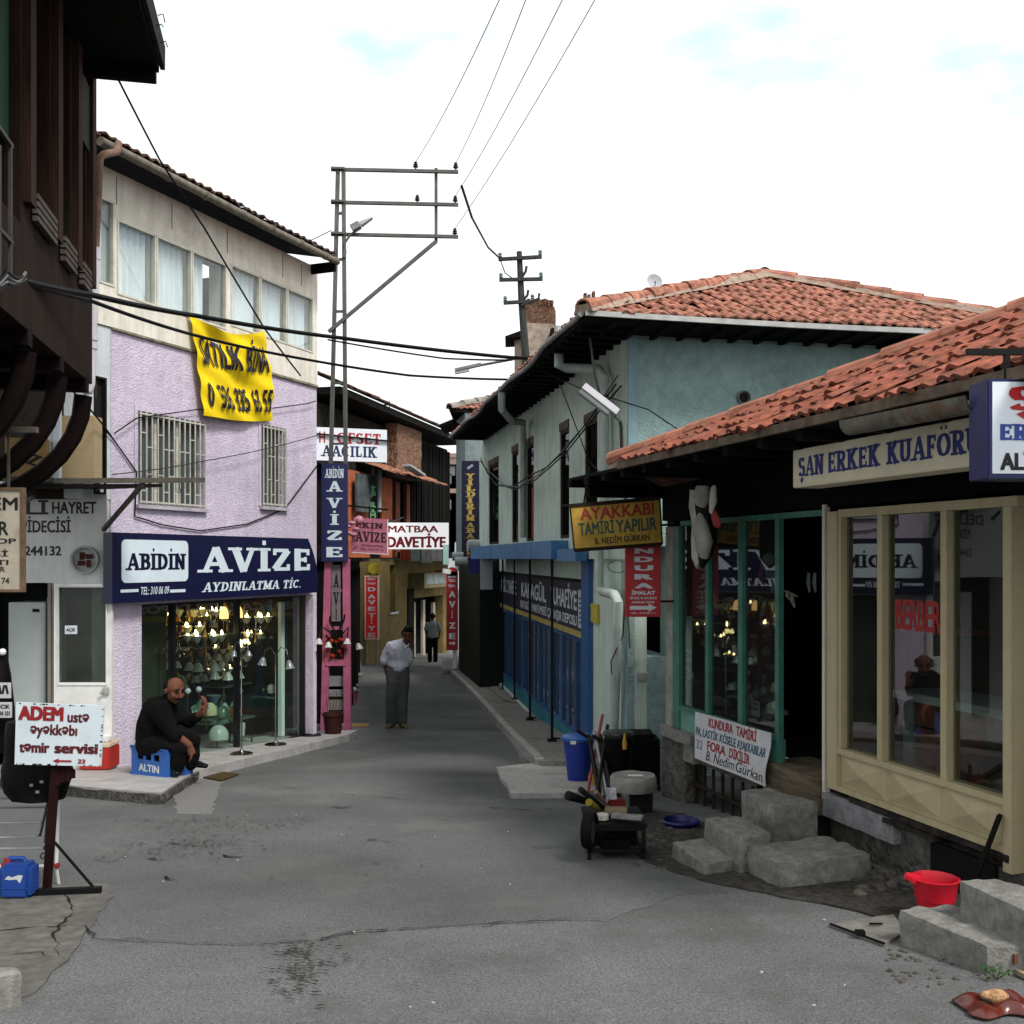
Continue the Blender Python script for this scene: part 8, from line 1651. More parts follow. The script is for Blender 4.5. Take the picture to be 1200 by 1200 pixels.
# red basin with handle
c = pt(1096, 1085, 4.85); c.z = gz(4.85); bs_ = thing('red_basin', 'bright red plastic basin with a handle beside the concrete steps', 'basin', c)
MB().lathe([(0, .012), (.066, .012), (.07, 0), (.074, .0), (.084, .11), (.092, .115), (.103, .20), (.112, .21), (.104, .214), (.095, .19), (.077, .04), (0, .03)], c, 28, cap=False).build('bowl', paint('basin_red', (.55, .008, .025), .35, var=.05), bs_, smooth=True)
m_ = MB(); m_.tube([c + Vector((-.09, -.03, .205)), c + Vector((-.125, -.04, .222)), c + Vector((-.16, -.05, .238))], [(.008, .026), (.008, .022), (.008, .016)], 10); m_.build('handle', paint('basin_red', (.55, .008, .025)), bs_, smooth=True)
c = gp(803, 978); c.z -= .0; t = thing('blue_basin', 'dark blue plastic basin in the hollow behind the lowest stone step', 'basin', c); MB().lathe([(0, .005), (.1, .005), (.105, 0), (.13, .05), (.14, .05), (.13, .06), (.11, .02), (0, .02)], c + Vector((.02, .3, -.03)), 24, cap=False).build('bowl', paint('basin_blue', (.006, .008, .12), .4), t, smooth=True)
# inspection cover
P = [gp(x, y) for x, y in ((972, 1086), (1047, 1074), (1060, 1095), (1036, 1110))]; m_ = MB(); m_.hexa([p + Vector((0, 0, .0)) for p in P] + [p + Vector((0, 0, .014)) for p in P]); mc = thing('inspection_cover', 'flat rusty inspection cover in the asphalt before the concrete steps', 'cover', P[0]); m_.build('plate', mat('cover_plate', (.2, .19, .175), .8, var=.3, scale=12, metal=.2), mc)
m_ = MB(); m_.bar(P[0] + Vector((0, -.012, .018)), P[3] + Vector((0, -.006, .018)), .008, .008); c = P[0].lerp(P[3], .55); m_.box(c + Vector((0, -.02, .03)), (.04, .03, .02)); c = P[0].lerp(P[2], .5); m_.box(c + Vector((.05, .02, .024)), (.06, .012, .006)); m_.build('hinge', IRON, mc)
# plank leaning on the barber window post
m_ = MB(); m_.bar(WB.w(bt(1164), .12, gz(5.1) + .1), WB.w(bt(1181.5), .05, .33), .045, .02); tag(m_.build('plank', mat('plank_dark', (.03, .025, .02), .9)), 'dark plank leaning against the barber window post', 'plank')
# red plastic bag with bread
c = gp(1175, 1185); t = thing('plastic_bag', 'crumpled dark red plastic bag lying on the ground at the lower right', 'bag', c)
def bagf(u, v):
    x, y = (u - .5) * (.34 + .1 * mnoise.noise(Vector((v * 3, 7, 0)))), (v - .5) * (.17 + .1 * mnoise.noise(Vector((u * 4, 1, 0)))); q = Vector((x * 9, y * 9, 2.0)); h_ = max(0, 1 - (2 * (u - .5)) ** 4) * max(0, 1 - (2 * (v - .5)) ** 4)
    X, Y = c.x + .04 + x + .03 * mnoise.noise(q * .8), c.y + y + .02 * mnoise.noise(q + Vector((3, 1, 0))); return Vector((X, Y, gz(Y) + .014 + h_ * (.012 + .075 * abs(mnoise.noise(q * .9)))))
MB().sheet(bagf, 36, 20, .003, (0, 0, 1)).build('film', paint('bag_red', (.13, .022, .014), .25, spec=.6), t, smooth=True)
m_ = MB(); m_.ball((c.x - .03, c.y + .0, gz(c.y) + .055), .036, 20, 14, (1.35, .75, .6)); tag(m_.build('bread', mat('bread_crust', (.42, .24, .13), .85, var=.5, scale=30, bump=.8, bscale=90), rough=.009, rscale=28, smooth=True), 'pale half loaf of bread on the red plastic bag', 'bread')
pc = gp(1168, 1148); t = thing('weed', 'small green weed growing at the foot of the concrete step', 'plant', pc); m_ = MB(); r = random.Random(2)
for k in range(26):
    a, h_ = r.uniform(0, 6.28), r.uniform(.015, .05); q = pc + Vector((math.cos(a) * r.uniform(.01, .07), math.sin(a) * r.uniform(.01, .05), h_)); s_ = r.uniform(.007, .014); d1 = Vector((r.uniform(-1, 1), r.uniform(-1, 1), r.uniform(-.3, .6))).normalized(); d2 = d1.orthogonal().normalized()
    m_.add([q - d1 * s_, q + d2 * s_ * .5, q + d1 * s_, q - d2 * s_ * .5], [(0, 1, 2, 3)])
m_.build('leaves', mat('weed_green', (.03, .1, .02), .7, var=.4, scale=20), t); m_ = MB()
for k in range(7): a = k * .9; m_.tube([pc, pc + Vector((math.cos(a) * .05, math.sin(a) * .04, .04))], .0015, 4)
m_.build('stems', mat('weed_stem', (.05, .09, .02), .7), t)

# ================================================================ bin, tools, tank, table, cart by the teal wall
c = gp(678, 914, .05); bn_ = thing('waste_bin', 'blue plastic waste bin with lid at the corner of the teal house', 'bin', c); BB = paint('bin_blue', (.012, .035, .26), .4, var=.1)
MB().lathe([(.10, 0), (.105, .01), (.145, .37), (.155, .375), (.15, .39)], c, 26).build('body', BB, bn_, smooth=True); MB().lathe([(.165, .385), (.168, .41), (.15, .43), (.06, .445), (0, .447)], c, 26, cap=False).build('lid', paint('bin_lid', (.02, .09, .33), .4), bn_, smooth=True)
m_ = MB(); m_.box(c + Vector((-.06, -.16, .385)), (.05, .02, .03)); m_.build('label_tab', WHITEP, bn_)
def tool(a, b_, r_, name, label, m, extra=None):
    t = thing(name, label, name.replace('_', ' '), a if a.z < b_.z else b_); MB().tube([a, b_], r_, 8).build('handle', m, t, smooth=True)
    if extra: extra(t)
    return t
a, b_ = pt(683, 958, 8.6), pt(706, 838, 9.6)
tool(a, b_, .015, 'broom', 'broom with red handle leaning against the teal wall', paint('handle_red', (.22, .03, .025), .5), lambda t: (MB().box(pt(683, 957, 8.6), (.3, .06, .06), rot=Matrix.Rotation(R(-14), 3, 'Y')).build('head', BLKM, t)))
t = thing('bundle_of_tools', 'bundle of dark pipes and tools leaning on the teal wall behind the cart', 'tools', gp(715, 940))
for k, (x0, y0, x1, y1) in enumerate([(703, 935, 690, 862), (712, 932, 696, 858), (716, 925, 703, 862), (700, 930, 712, 850), (707, 935, 706, 868)]): MB().tube([pt(x0, y0, 8.7), pt(x1, y1, 9.4)], [.02, .02, .025, .016, .03][k], 8).build('pipe', [IRON, mat('pipe_steel', (.2, .21, .2), .35, metal=.6), IRON, IRON, mat('pipe_steel', (.2, .21, .2))][k], t)
m_ = MB(); m_.bar(pt(676, 856, 9.3), pt(689, 864, 9.3), .03); m_.bar(pt(694, 862, 9.3), pt(704, 868, 9.3), .03); m_.bar(pt(697, 879, 9.2), pt(706, 882, 9.2), .015); m_.build('crosspiece', IRON, t)
tk_ = thing('oil_tank', 'black sooty tank standing against the teal end wall', 'tank', Vector((pt(750, 0, 9.4).x, 9.4, gz(9.4)))); SOOT = mat('soot_black', (.008, .008, .008), .7, var=.6, scale=8, bump=.4)
xx0, xx1 = pt(727, 0, 9.4).x, pt(774, 0, 9.4).x; zz0, zz1 = gz(9.4), pt(0, 862, 9.4).z
m_ = MB(); m_.box(((xx0 + xx1) / 2, 9.6, (zz0 + zz1) / 2), (xx1 - xx0, .4, zz1 - zz0)); m_.build('body', SOOT, tk_, bevel=.05, rough=.01, smooth=True); m_ = MB(); m_.tube([(xx1 - .02, 9.36, zz0), (xx1 - .02, 9.36, zz1 - .05)], .012, 6); m_.tube([(xx0 + .1, 9.38, zz0 + .1), (xx0 + .1, 9.38, zz1 - .08)], .012, 6); m_.build('pipe', IRON, tk_)
t = thing('drum', 'black drum with a shiny rim beside the black tank', 'drum', Vector((pt(726, 0, 9.2).x, 9.2, gz(9.2)))); c = Vector((pt(725, 0, 9.1).x, 9.1, gz(9.1))); zt = pt(0, 857, 9.1).z; MB().lathe([(.10, 0), (.11, (zt - c.z) * .5), (.13, zt - c.z - .05)], c, 20).build('body', SOOT, t, smooth=True); MB().lathe([(.135, zt - c.z - .05), (.145, zt - c.z - .02), (.13, zt - c.z), (.05, zt - c.z + .01)], c, 20).build('lid', mat('lid_dark_steel', (.08, .08, .08), .3, metal=.6), t, smooth=True)
m_ = MB(); m_.lathe([(.018, 0), (.022, .05), (.012, .1), (.008, .14)], pt(732, 878, 8.9), 12); tag(m_.build('yellow_bottle', mat('bottle_yellow', (.45, .25, .05), .4), smooth=True), 'small yellow bottle hanging in front of the black tank', 'bottle')
tb_ = thing('stone_table', 'round topped grey stone table on a dark base by the corner post', 'table', gp(743, 958)); c = Vector((pt(743, 0, 8.1).x, 8.15, 0)); zt = pt(0, 908, 8.15).z
MB().lathe([(.0, -.12), (.17, -.12), (.185, -.08), (.185, -.02), (.17, 0), (0, .004)], (c.x, c.y, zt), 26, cap=False).build('table_top', mat('table_stone', (.26, .255, .23), .9, var=.3, scale=12, bump=.5), tb_, rough=.012, smooth=True)
m_ = MB(); m_.box((c.x + .02, c.y, (zt - .12 + gz(8.15)) / 2), (.24, .22, zt - .125 - gz(8.15))); m_.build('base', mat('base_dark', (.03, .03, .027), .9, var=.5, scale=12), tb_, rough=.015, sub=2)
t = tag(MB().box((c.x + .01, c.y - .06, zt + .008), (.12, .05, .006)).build('paper', WHITEP), 'scrap of white paper on the round stone table', 'paper')
t = thing('yellow_jug', 'dull yellow plastic jug beside the blue bin', 'jug', gp(697, 925)); c = gp(698, 926); MB().lathe([(.06, 0), (.07, .02), (.07, .13), (.04, .18), (.02, .21), (.02, .23)], c, 16).build('jug', mat('jug_yellow', (.36, .24, .06), .5), t, smooth=True)
# black iron cart with wheel and odds and ends
cb0 = gp(728, 1003); ca = thing('iron_cart', 'low black iron cart with a wheel, loaded with odds and ends', 'cart', cb0); yc = 6.45; gzz = gz(yc)
xa_, xb_ = pt(688, 0, yc).x, pt(750, 0, yc).x; zt = pt(0, 962, yc).z; zb2 = pt(0, 1008, yc).z
m_ = MB(); 
for x in (xa_, xb_):
    for y in (yc - .18, yc + .25): m_.bar((x, y, gz(y)), (x, y, zt), .022)
for y in (yc - .18, yc + .25):
    m_.bar((xa_, y, zt), (xb_, y, zt), .025); m_.bar((xa_, y, gz(y) + .06), (xb_, y, gz(y) + .06), .022)
for x in (xa_, xb_): m_.bar((x, yc - .18, zt), (x, yc + .25, zt), .025); m_.bar((x, yc - .18, gz(yc) + .06), (x, yc + .25, gz(yc) + .06), .022)
m_.build('frame', IRON, ca)
m_ = MB(); m_.box(((xa_ + xb_) / 2, yc + .03, (zt + gzz) / 2), (xb_ - xa_ - .06, .36, (zt - gzz) * .7)); m_.build('tank_body', SOOT, ca, bevel=.05, smooth=True)
wc = pt(691, 973, yc - .26); rw_ = .11
w_ = MB().lathe([(rw_ * .75, -.03), (rw_ * .97, -.03), (rw_, -.015), (rw_, .015), (rw_ * .97, .03), (rw_ * .75, .03)], wc, 26, (1, -.35, 0), cap=False).build('wheel', mat('rubber_black', (.012, .012, .012), .8), ca, smooth=True)
MB().lathe([(0, -.015), (rw_ * .75, -.015), (rw_ * .75, .015), (0, .015)], wc, 20, (1, -.35, 0), cap=False).build('rim', mat('rim_grey', (.1, .1, .1), .4, metal=.5), w_)
m_ = MB(); m_.box(((xa_ + xb_) / 2, yc + .03, zt + .02), (xb_ - xa_ + .04, .46, .02)); m_.build('top_plate', mat('cart_top', (.02, .02, .019), .6, metal=.0, var=.4, scale=9), ca)
for k, (px, py, w, d__, h_, col, lab, nm) in enumerate([(735, 957, .19, .08, .02, (.2, .21, .2), 'pale plank across the iron cart top', 'plank'), (722, 950, .14, .1, .04, (.2, .16, .1), 'brown wooden box on the iron cart', 'wooden_box'), (706, 957, .08, .08, .03, (.4, .38, .34), 'small pale tin on the iron cart', 'tin'), (722, 941, .10, .09, .05, (.13, .012, .01), 'dark red box on the iron cart', 'red_box'), (716, 932, .05, .05, .09, (.34, .34, .36), 'crumpled white rag on the iron cart', 'rag'), (733, 938, .05, .05, .08, (.12, .14, .14), 'small dark can on the iron cart', 'can')]):
    c = pt(px, py, yc + [-.15, .0, -.1, .08, .1, .12][k]); c.z = max(c.z, zt + .032 + h_ / 2) if k in (0, 1, 2) else c.z
    m_ = MB(); 
    if nm in ('can', 'tin'): m_.lathe([(w / 2, -h_ / 2), (w / 2, h_ / 2), (w * .4, h_ / 2 + .005)], c, 16)
    else: m_.box(c, (w, d__, h_), .15 * (k - 2))
    tag(m_.build(nm, mat('cart_%s' % nm, col, .7, var=.3, scale=12), None, rough=.02 if nm == 'rag' else 0, sub=3 if nm == 'rag' else 0, rscale=20, bevel=.004 if nm not in ('rag', 'can', 'tin') else 0), lab, nm.replace('_', ' '))
for k, (x0, y0, x1, y1, r_, col, lab) in enumerate([(665, 932, 700, 943, .03, (.02, .02, .02), 'black tool handle pointing left from the iron cart'), (680, 925, 712, 950, .02, (.03, .03, .03), 'dark pincers lying across the iron cart'), (690, 940, 704, 950, .025, (.2, .15, .02), 'yellow gripped tool on the iron cart'), (698, 928, 715, 948, .016, (.17, .1, .07), 'pinkish wooden stick on the iron cart')]):
    a, b_ = pt(x0, y0, yc - .05), pt(x1, y1, yc + .1); tag(MB().tube([a, a.lerp(b_, .5), b_], [r_, r_ * .8, r_ * .6], 8).build(['tool_handle', 'pincers', 'gripped_tool', 'stick'][k], mat('tool_%d' % k, col, .6), smooth=True), lab, 'tool', 'tools on the iron cart')

# ================================================================ left foreground: ADEM sign stand, basket, rack, can, kerb block
YA = 5.35
bs0 = gp(54, 1047); st = thing('sign_stand', 'black iron T shaped stand with foot bar and diagonal brace under the ADEM sign', 'stand', bs0); BRN = mat('stand_dark_red', (.045, .012, .012), .7, var=.3)
m_ = MB(); m_.bar(gp(20, 1052) + Vector((0, 0, .02)), gp(119, 1048) + Vector((0, 0, .02)), .035, .04); m_.build('foot_bar', IRON, st)
p0 = gp(55, 1047) + Vector((0, 0, .02)); p1 = pt(65, 900, YA); m_ = MB(); m_.bar(p0, p1, .036); m_.build('post', BRN, st)
m_ = MB(); m_.bar(pt(64, 987, YA - .02), gp(110, 1047) + Vector((0, 0, .03)), .014); m_.build('brace', IRON, st)
m_ = MB(); q = pt(50, 1003, YA - .03); m_.tube([q + Vector((.02, 0, .01)), q + Vector((0, 0, .015)), q + Vector((-.014, 0, 0)), q + Vector((-.002, 0, -.016)), q + Vector((.012, 0, -.008)), q + Vector((.008, 0, .0))], .004, 6); m_.build('hook', IRON, st)
ad = thing('hand_sign', 'white hand painted sign ADEM usta ayakkabı tamir servisi with red arrow', 'sign', pt(70, 897, YA)); 
co = [pt(17, 896, YA - .06), pt(118, 898, YA - .03), pt(122, 827, YA - .03), pt(19, 823, YA - .06)]
def afn(u, v, h): return (co[0].lerp(co[1], u)).lerp(co[3].lerp(co[2], u), v) + Vector((0, -h, 0))
m_ = MB(); m_.hexa([afn(0, 0, 0), afn(1, 0, 0), afn(1, 0, -.012), afn(0, 0, -.012), afn(0, 1, 0), afn(1, 1, 0), afn(1, 1, -.012), afn(0, 1, -.012)]); m_.build('board', mat('adem_white', (.56, .64, .68), .6, var=.06, scale=4, stain=(.35, .33, .3), stain_amt=.3, stain_scale=6), ad)
m_ = MB(); r = random.Random(14)
for k in range(40):
    e = r.choice('tbr'); u = r.random(); s_ = r.uniform(.003, .007)
    q = afn(u, .985, .001) if e == 't' else afn(u, .012, .001) if e == 'b' else afn(.99, u, .001); m_.box(q, (s_ * 2, .001, s_))
m_.build('chips', mat('chip_rust', (.05, .03, .025), .9), ad)
RED4 = paint('adem_red', (.24, .006, .01), .6); MAR = paint('adem_maroon', (.12, .006, .012), .6)
L_ = MB(); lettering(L_, 'ADEM', afn, .03, .545, .72, .95, bold=.06); L_.wbox if False else None
a_ = .1
ar_ = [(.44, .075), (.51, .115), (.51, .09), (.66, .09), (.66, .06), (.51, .06), (.51, .035)]; L_.add([afn(u, v, .003) for u, v in ar_], [tuple(range(len(ar_)))]); lettering(L_, '23', afn, .73, .82, .04, .11, bold=.05); L_.build('lettering', RED4, ad)
L_ = MB(); lettering(L_, 'ustə', afn, .59, .84, .71, .83, bold=.035); lettering(L_, 'əyəkkəbı', afn, .17, .71, .49, .61, bold=.035); lettering(L_, 'təmir', afn, .05, .40, .2, .32, bold=.05); lettering(L_, 'servisi', afn, .455, .96, .2, .32, bold=.05); L_.build('lettering', MAR, ad)
# dark leather hamper behind the board
hp = thing('leather_bag', 'big black leather bag hanging on the stand behind the ADEM sign', 'bag', pt(42, 938, YA + .1)); LEA = mat('leather_black', (.014, .011, .011), .55, var=.5, scale=8, bump=.3)
m_ = MB(); prof = []
for v in range(11):
    q = v / 10; y_ = 845 + 92 * q; xl = 9 - 8 * math.sin(q * 1.5) + (14 * max(0, q - .85) * 6 if q > .85 else 0); xr = 75 + 11 * math.sin(min(1, q * 1.25) * 1.6) - (30 * max(0, q - .65)); prof.append((pt(xl, y_, YA + .14), pt(xr, y_, YA + .14)))
P = [a.lerp(b_, .5) for a, b_ in prof]; Rr = [((b_.x - a.x) / 2, .09) for a, b_ in prof]
vs_ = []; K = 20
for p, (rx, ry) in zip(P, Rr):
    for k in range(K): a = 2 * math.pi * k / K; vs_.append(p + Vector((rx * math.cos(a), ry * math.sin(a), 0)))
fs_ = [(i * K + k, i * K + (k + 1) % K, (i + 1) * K + (k + 1) % K, (i + 1) * K + k) for i in range(len(P) - 1) for k in range(K)] + [tuple(range(K - 1, -1, -1)), tuple((len(P) - 1) * K + k for k in range(K))]
m_.add(vs_, fs_); m_.build('body', LEA, hp, rough=.012, rscale=14, smooth=True); m_ = MB()
for x, y in ((37, 920), (44, 928), (49, 916)): m_.box(pt(x, y, YA + .035), (.018, .01, .014))
m_.build('buckle', mat('buckle_steel', (.35, .36, .38), .3, metal=.8), hp)
fl_ = MB(); r = random.Random(3)
for k in range(26): x = 64 + 22 * (k / 26); y0 = 900 + r.uniform(-3, 3); fl_.box(pt(x, y0 + 6, YA + .0), (.02, .02, .11 - .07 * k / 26), r.random())
fl_.build('fringe', BRN, hp)
# black jacket and sheets at the far left edge
jk = thing('jacket', 'black jacket hanging at the left edge beside the cold cabinet', 'jacket', pt(-6, 880, 5.7)); m_ = MB(); m_.tube([pt(-6, 762, 5.8), pt(-7, 790, 5.8), pt(-8, 830, 5.8), pt(-8, 880, 5.8)], [(.06, .05), (.1, .08), (.115, .1), (.12, .1)], 16); m_.build('cloth', LEA, jk, rough=.015, rscale=9, smooth=True); m_ = MB(); m_.ball(pt(3, 764, 5.75), .02, 8, 6); m_.build('hanger_knob', WHITEP, jk)
pk = thing('insole_pack', 'white packs with printed lines clipped on the black jacket at the left edge', 'packaging', pt(-2, 840, 5.6)); m_ = MB(); m_.box(pt(0, 809, 5.66), (.12, .01, .085)); m_.box(pt(0, 832, 5.66), (.13, .01, .085)); m_.build('sheet', mat('pack_white', (.5, .5, .5), .6), pk); L_ = MB(); fp = lambda u, v, h: pt(0, 832, 5.655) + Vector((u, -h, v)); lettering(L_, 'BAĞCIK', fp, -.055, .055, .008, .03, bold=.03); lettering(L_, 'TABAN 101', fp, -.055, .055, -.03, -.006, bold=.03)
for k in range(5): L_.box(pt(-8 + 4 * k, 808, 5.654), (.012, .002, .05), rot=Matrix.Rotation(.4 * (k % 2) - .2, 3, 'Y'))
L_.build('print', paint('sign_black', (.015, .015, .015)), pk)
# white tube rack
rk = thing('folding_rack', 'folding drying rack of pale metal tubes behind the sign stand', 'rack', gp(30, 1015)); YR = 5.6; RODM = mat('rod_pale', (.42, .43, .42), .35, metal=.4)
for k, (y, xr) in enumerate([(935, 54), (946, 58), (964, 52), (981, 47), (994, 52)]):
    m_ = MB(); m_.tube([pt(-60, y + 1, YR), pt(xr - 4, y, YR), pt(xr, y - 5, YR + .02)], .006, 7); m_.build('rod', RODM if k > 1 else mat('rod_grey', (.2, .2, .2), .5), rk, smooth=True)
m_ = MB(); m_.tube([pt(57, 936, YR), pt(47, 980, YR)], .007, 7); m_.tube([pt(56, 950, YR + .03), pt(52, 996, YR + .03)], .006, 7); m_.build('side_rod', mat('rod_dark', (.06, .08, .07), .5), rk); m_ = MB(); m_.tube([pt(69, 925, YR), pt(66, 1013, YR)], .010, 8); m_.tube([pt(-60, 1016, YR), pt(66, 1015, YR)], .010, 8); m_.build('frame_tube', mat('tube_white', (.6, .6, .6), .4), rk, smooth=True); m_ = MB(); m_.box(pt(66.5, 1014, YR), (.03, .03, .03)); m_.box(pt(6, 1015, YR), (.04, .03, .03)); m_.build('end_cap', paint('cap_red', (.25, .02, .02), .5), rk, bevel=.006)
for x in (66, -40): m_ = MB(); q = pt(x, 1015, YR); m_.tube([q, (q.x, q.y + .03, gz(q.y))], .009, 7); m_.build('leg', mat('tube_white', (.6, .6, .6)), rk)
# blue jerrycan
c = gp(16, 1056); jc = thing('jerrycan', 'blue plastic jerrycan with a white smear at the lower left', 'jerrycan', c); JB = paint('jerry_blue', (.012, .05, .24), .4, var=.1)
m_ = MB(); m_.box(c + Vector((-.005, .07, .09)), (.165, .13, .18)); m_.build('body', JB, jc, bevel=.022, smooth=True); m_ = MB(); m_.tube([c + Vector((-.06, .07, .18)), c + Vector((-.055, .07, .2)), c + Vector((.02, .07, .2)), c + Vector((.03, .07, .18))], .012, 8); m_.build('handle', JB, jc, smooth=True); m_ = MB(); m_.lathe([(.02, .17), (.02, .2), (0, .2)], c + Vector((-.065, .07, .0)), 12, cap=False); m_.build('cap', paint('cap_red', (.25, .02, .02)), jc)
m_ = MB(); q = c + Vector((-.0, .0045, .11)); m_.add([q + Vector(v) for v in ((-.05, 0, 0), (-.03, 0, .018), (-.01, 0, .01), (.02, 0, .022), (.045, 0, .02), (.03, 0, -.02), (.012, 0, .0), (-.02, 0, -.004))], [(7, 6, 5, 4, 3, 2, 1, 0)]); m_.build('smear', mat('smear_white', (.5, .52, .52), .7), jc)
m_ = MB(); m_.bar(c + Vector((-.085, .004, .062)), c + Vector((.075, .004, .062)), .006, .004); m_.build('seam', JB, jc)
px_slab([(-40, 1135), (20, 1131), (26, 1139), (-36, 1150)], gz(3.75) + .13, -.2, 'concrete_block', 'rough concrete block at the lower left corner', STEP, None, rough=.012, bevel=.02)['category'] = 'block'
# ================================================================ people: one continuous voxel-joined body each, clothes and hair as parts
SKIN = mat('skin', (.13, .05, .03), .6, var=.12, scale=20); SKIND = mat('skin_dark', (.11, .045, .03), .6, var=.12, scale=20)
def solid(name, mb, m, parent, voxel=.008, smooth_it=6):
    o = mb.build(name, m, None); me = o.data
    md = o.modifiers.new('r', 'REMESH'); md.mode = 'VOXEL'; md.voxel_size = voxel
    sm_ = o.modifiers.new('s', 'SMOOTH'); sm_.iterations = smooth_it; sm_.factor = .5
    dg = bpy.context.evaluated_depsgraph_get(); dg.update()
    n_ = bpy.data.meshes.new_from_object(o.evaluated_get(dg)); o.modifiers.clear(); o.data = n_; bpy.data.meshes.remove(me)
    n_.materials.clear(); n_.materials.append(m); n_.polygons.foreach_set('use_smooth', [True] * len(n_.polygons)); n_.name = name
    off = Vector(o['_o']) - Vector(parent['_o']); n_.transform(Matrix.Translation(off)); o.location = (0, 0, 0); o.parent = parent; o['_o'] = parent['_o']
    return o
def limb(mb, pts, rs):
    mb.tube(pts, rs, 12)
    for p, r_ in zip(pts, rs): mb.ball(p, r_ if not isinstance(r_, tuple) else min(r_), 10, 7)
def hand(mb, wrist, dirv, palmn, size=1.0, curl=.5):
    dirv = Vector(dirv).normalized(); palmn = Vector(palmn); palmn = (palmn - dirv * palmn.dot(dirv)).normalized(); side = dirv.cross(palmn)
    c = Vector(wrist) + dirv * .05 * size; mb.tube([Vector(wrist), c, Vector(wrist) + dirv * .095 * size], [(.026 * size, .02 * size), (.04 * size, .017 * size), (.04 * size, .015 * size)], 10)
    for k, ln in enumerate((.07, .08, .075, .06)):
        b0 = Vector(wrist) + dirv * .09 * size + side * (.03 - .02 * k) * size; p = [b0]; d_ = dirv.copy()
        for q in range(3):
            d_ = (d_ + palmn * curl * .6).normalized(); p.append(p[-1] + d_ * ln * size / 3)
        mb.tube(p, [.0095 * size, .0092 * size, .0085 * size, .007 * size], 7)
    b0 = Vector(wrist) + dirv * .03 * size + side * .03 * size; p = [b0, b0 + (side * .8 + dirv * .7).normalized() * .035 * size, b0 + (side * .6 + dirv * 1 + palmn * curl).normalized() * .065 * size]; mb.tube(p, [.013 * size, .011 * size, .009 * size], 7)
def head(mb, c, f, up, s=1.0):
    f = Vector(f).normalized(); up = Vector(up); up = (up - f * up.dot(f)).normalized(); r_ = f.cross(up)
    def P(a, b_, c_): return c + r_ * a * s + f * b_ * s + up * c_ * s
    mb.ball(P(0, -.008, .028), .088 * s, 18, 12, (.9, 1.0, 1.0)); mb.ball(P(0, .02, -.035), .066 * s, 14, 10, (.9, .95, 1.1)); mb.ball(P(0, .045, -.083), .032 * s, 10, 8)
    mb.tube([P(0, .083, .018), P(0, .103, -.012), P(0, .112, -.03), P(0, .088, -.04)], [.011 * s, .014 * s, .018 * s, .012 * s], 8)
    for k in (-1, 1):
        mb.ball(P(k * .034, .074, .026), .017 * s, 8, 6); mb.tube([P(k * .078, -.01, .02), P(k * .088, -.014, .0), P(k * .08, -.006, -.03)], [.014 * s, .018 * s, .011 * s], 8); mb.ball(P(k * .04, .055, -.03), .03 * s, 8, 6)
    mb.tube([P(-.024, .083, -.062), P(0, .094, -.06), P(.024, .083, -.062)], .010 * s, 7)
    return P
def hair_cap(P, s, full=True):
    h = MB()
    pts = [(0, -.035, .075 if full else .05, .075 if full else .062), (0, -.07, .03, .07), (0, -.075, -.02, .055), (.06, -.035, .03, .045), (-.06, -.035, .03, .045), (.07, -.01, .01, .02), (-.07, -.01, .01, .02)]
    if full: pts += [(0, .02, .095, .055), (.04, .035, .085, .03), (-.04, .035, .085, .03), (0, .055, .085, .025)]
    for a, b_, c_, r_ in pts: h.ball(P(a, b_, c_), r_ * s, 12, 8)
    return h
def face_bits(P, s, t, hm, moustache=False):
    for k in (-1, 1):
        MB().ball(P(k * .032, .083, .012), .0095 * s, 8, 6).build('eye', mat('eye_dark', (.02, .015, .012), .3), t, smooth=True)
        MB().tube([P(k * .015, .091, .034), P(k * .033, .092, .04), P(k * .052, .08, .034)], .0065 * s, 6).build('eyebrow', hm, t, smooth=True)
    if moustache: MB().tube([P(-.034, .083, -.057), P(-.015, .1, -.048), P(0, .104, -.047), P(.015, .1, -.048), P(.034, .083, -.057)], [.007 * s, .011 * s, .011 * s, .011 * s, .007 * s], 8).build('moustache', hm, t, smooth=True)

# ---------------------------------------------------------------- man standing in the street
g0 = gp(458, 853); Y0, X0, Z0 = g0.y, g0.x, g0.z; px = lambda x, y, d_=0.0: pt(x, y, Y0 + d_)
mn = thing('person', 'man in white short sleeved shirt and grey trousers standing in the street, leaning forward', 'person', (X0 + .08, Y0, Z0)); mn['group'] = None if False else 'people in the street'
HAIRB = mat('hair_black', (.012, .01, .009), .7, var=.3)
hipc = px(466, 786, .03); sh = px(468.5, 758, -.09); neckb = px(474.5, 755, -.13); hc = px(477.5, 744.5, -.2)
hL, hR = px(460.5, 787, .02), px(471.5, 787, .03); kL, kR = px(459, 817, -.03), px(471.5, 817, .02); aL, aR = px(458.5, 848, .02), px(471, 847, .02)
b = MB()
limb(b, [hipc, px(467, 772, .0), sh, neckb], [(.13, .09), (.12, .085), (.13, .08), (.055, .055)]); limb(b, [neckb, hc - Vector((0, 0, .05))], [.055, .052])
P_ = head(b, hc, (.12, -1, -.2), (.1, -.15, 1), .98)
shL, shR = px(456.5, 757.5, -.02), px(478, 759, -.09); eL, eR = px(450.8, 777, .04), px(479, 776, .02); wL, wR = px(453.6, 790, .05), px(474, 788, .2)
limb(b, [shL, eL, wL], [.055, .042, .03]); limb(b, [shR, eR, wR], [.055, .042, .03]); hand(b, wL, (.5, .25, -.35), (0, -.4, -1), .95, .5); hand(b, wR, (-.5, .25, -.35), (0, -.4, -1), .95, .5)
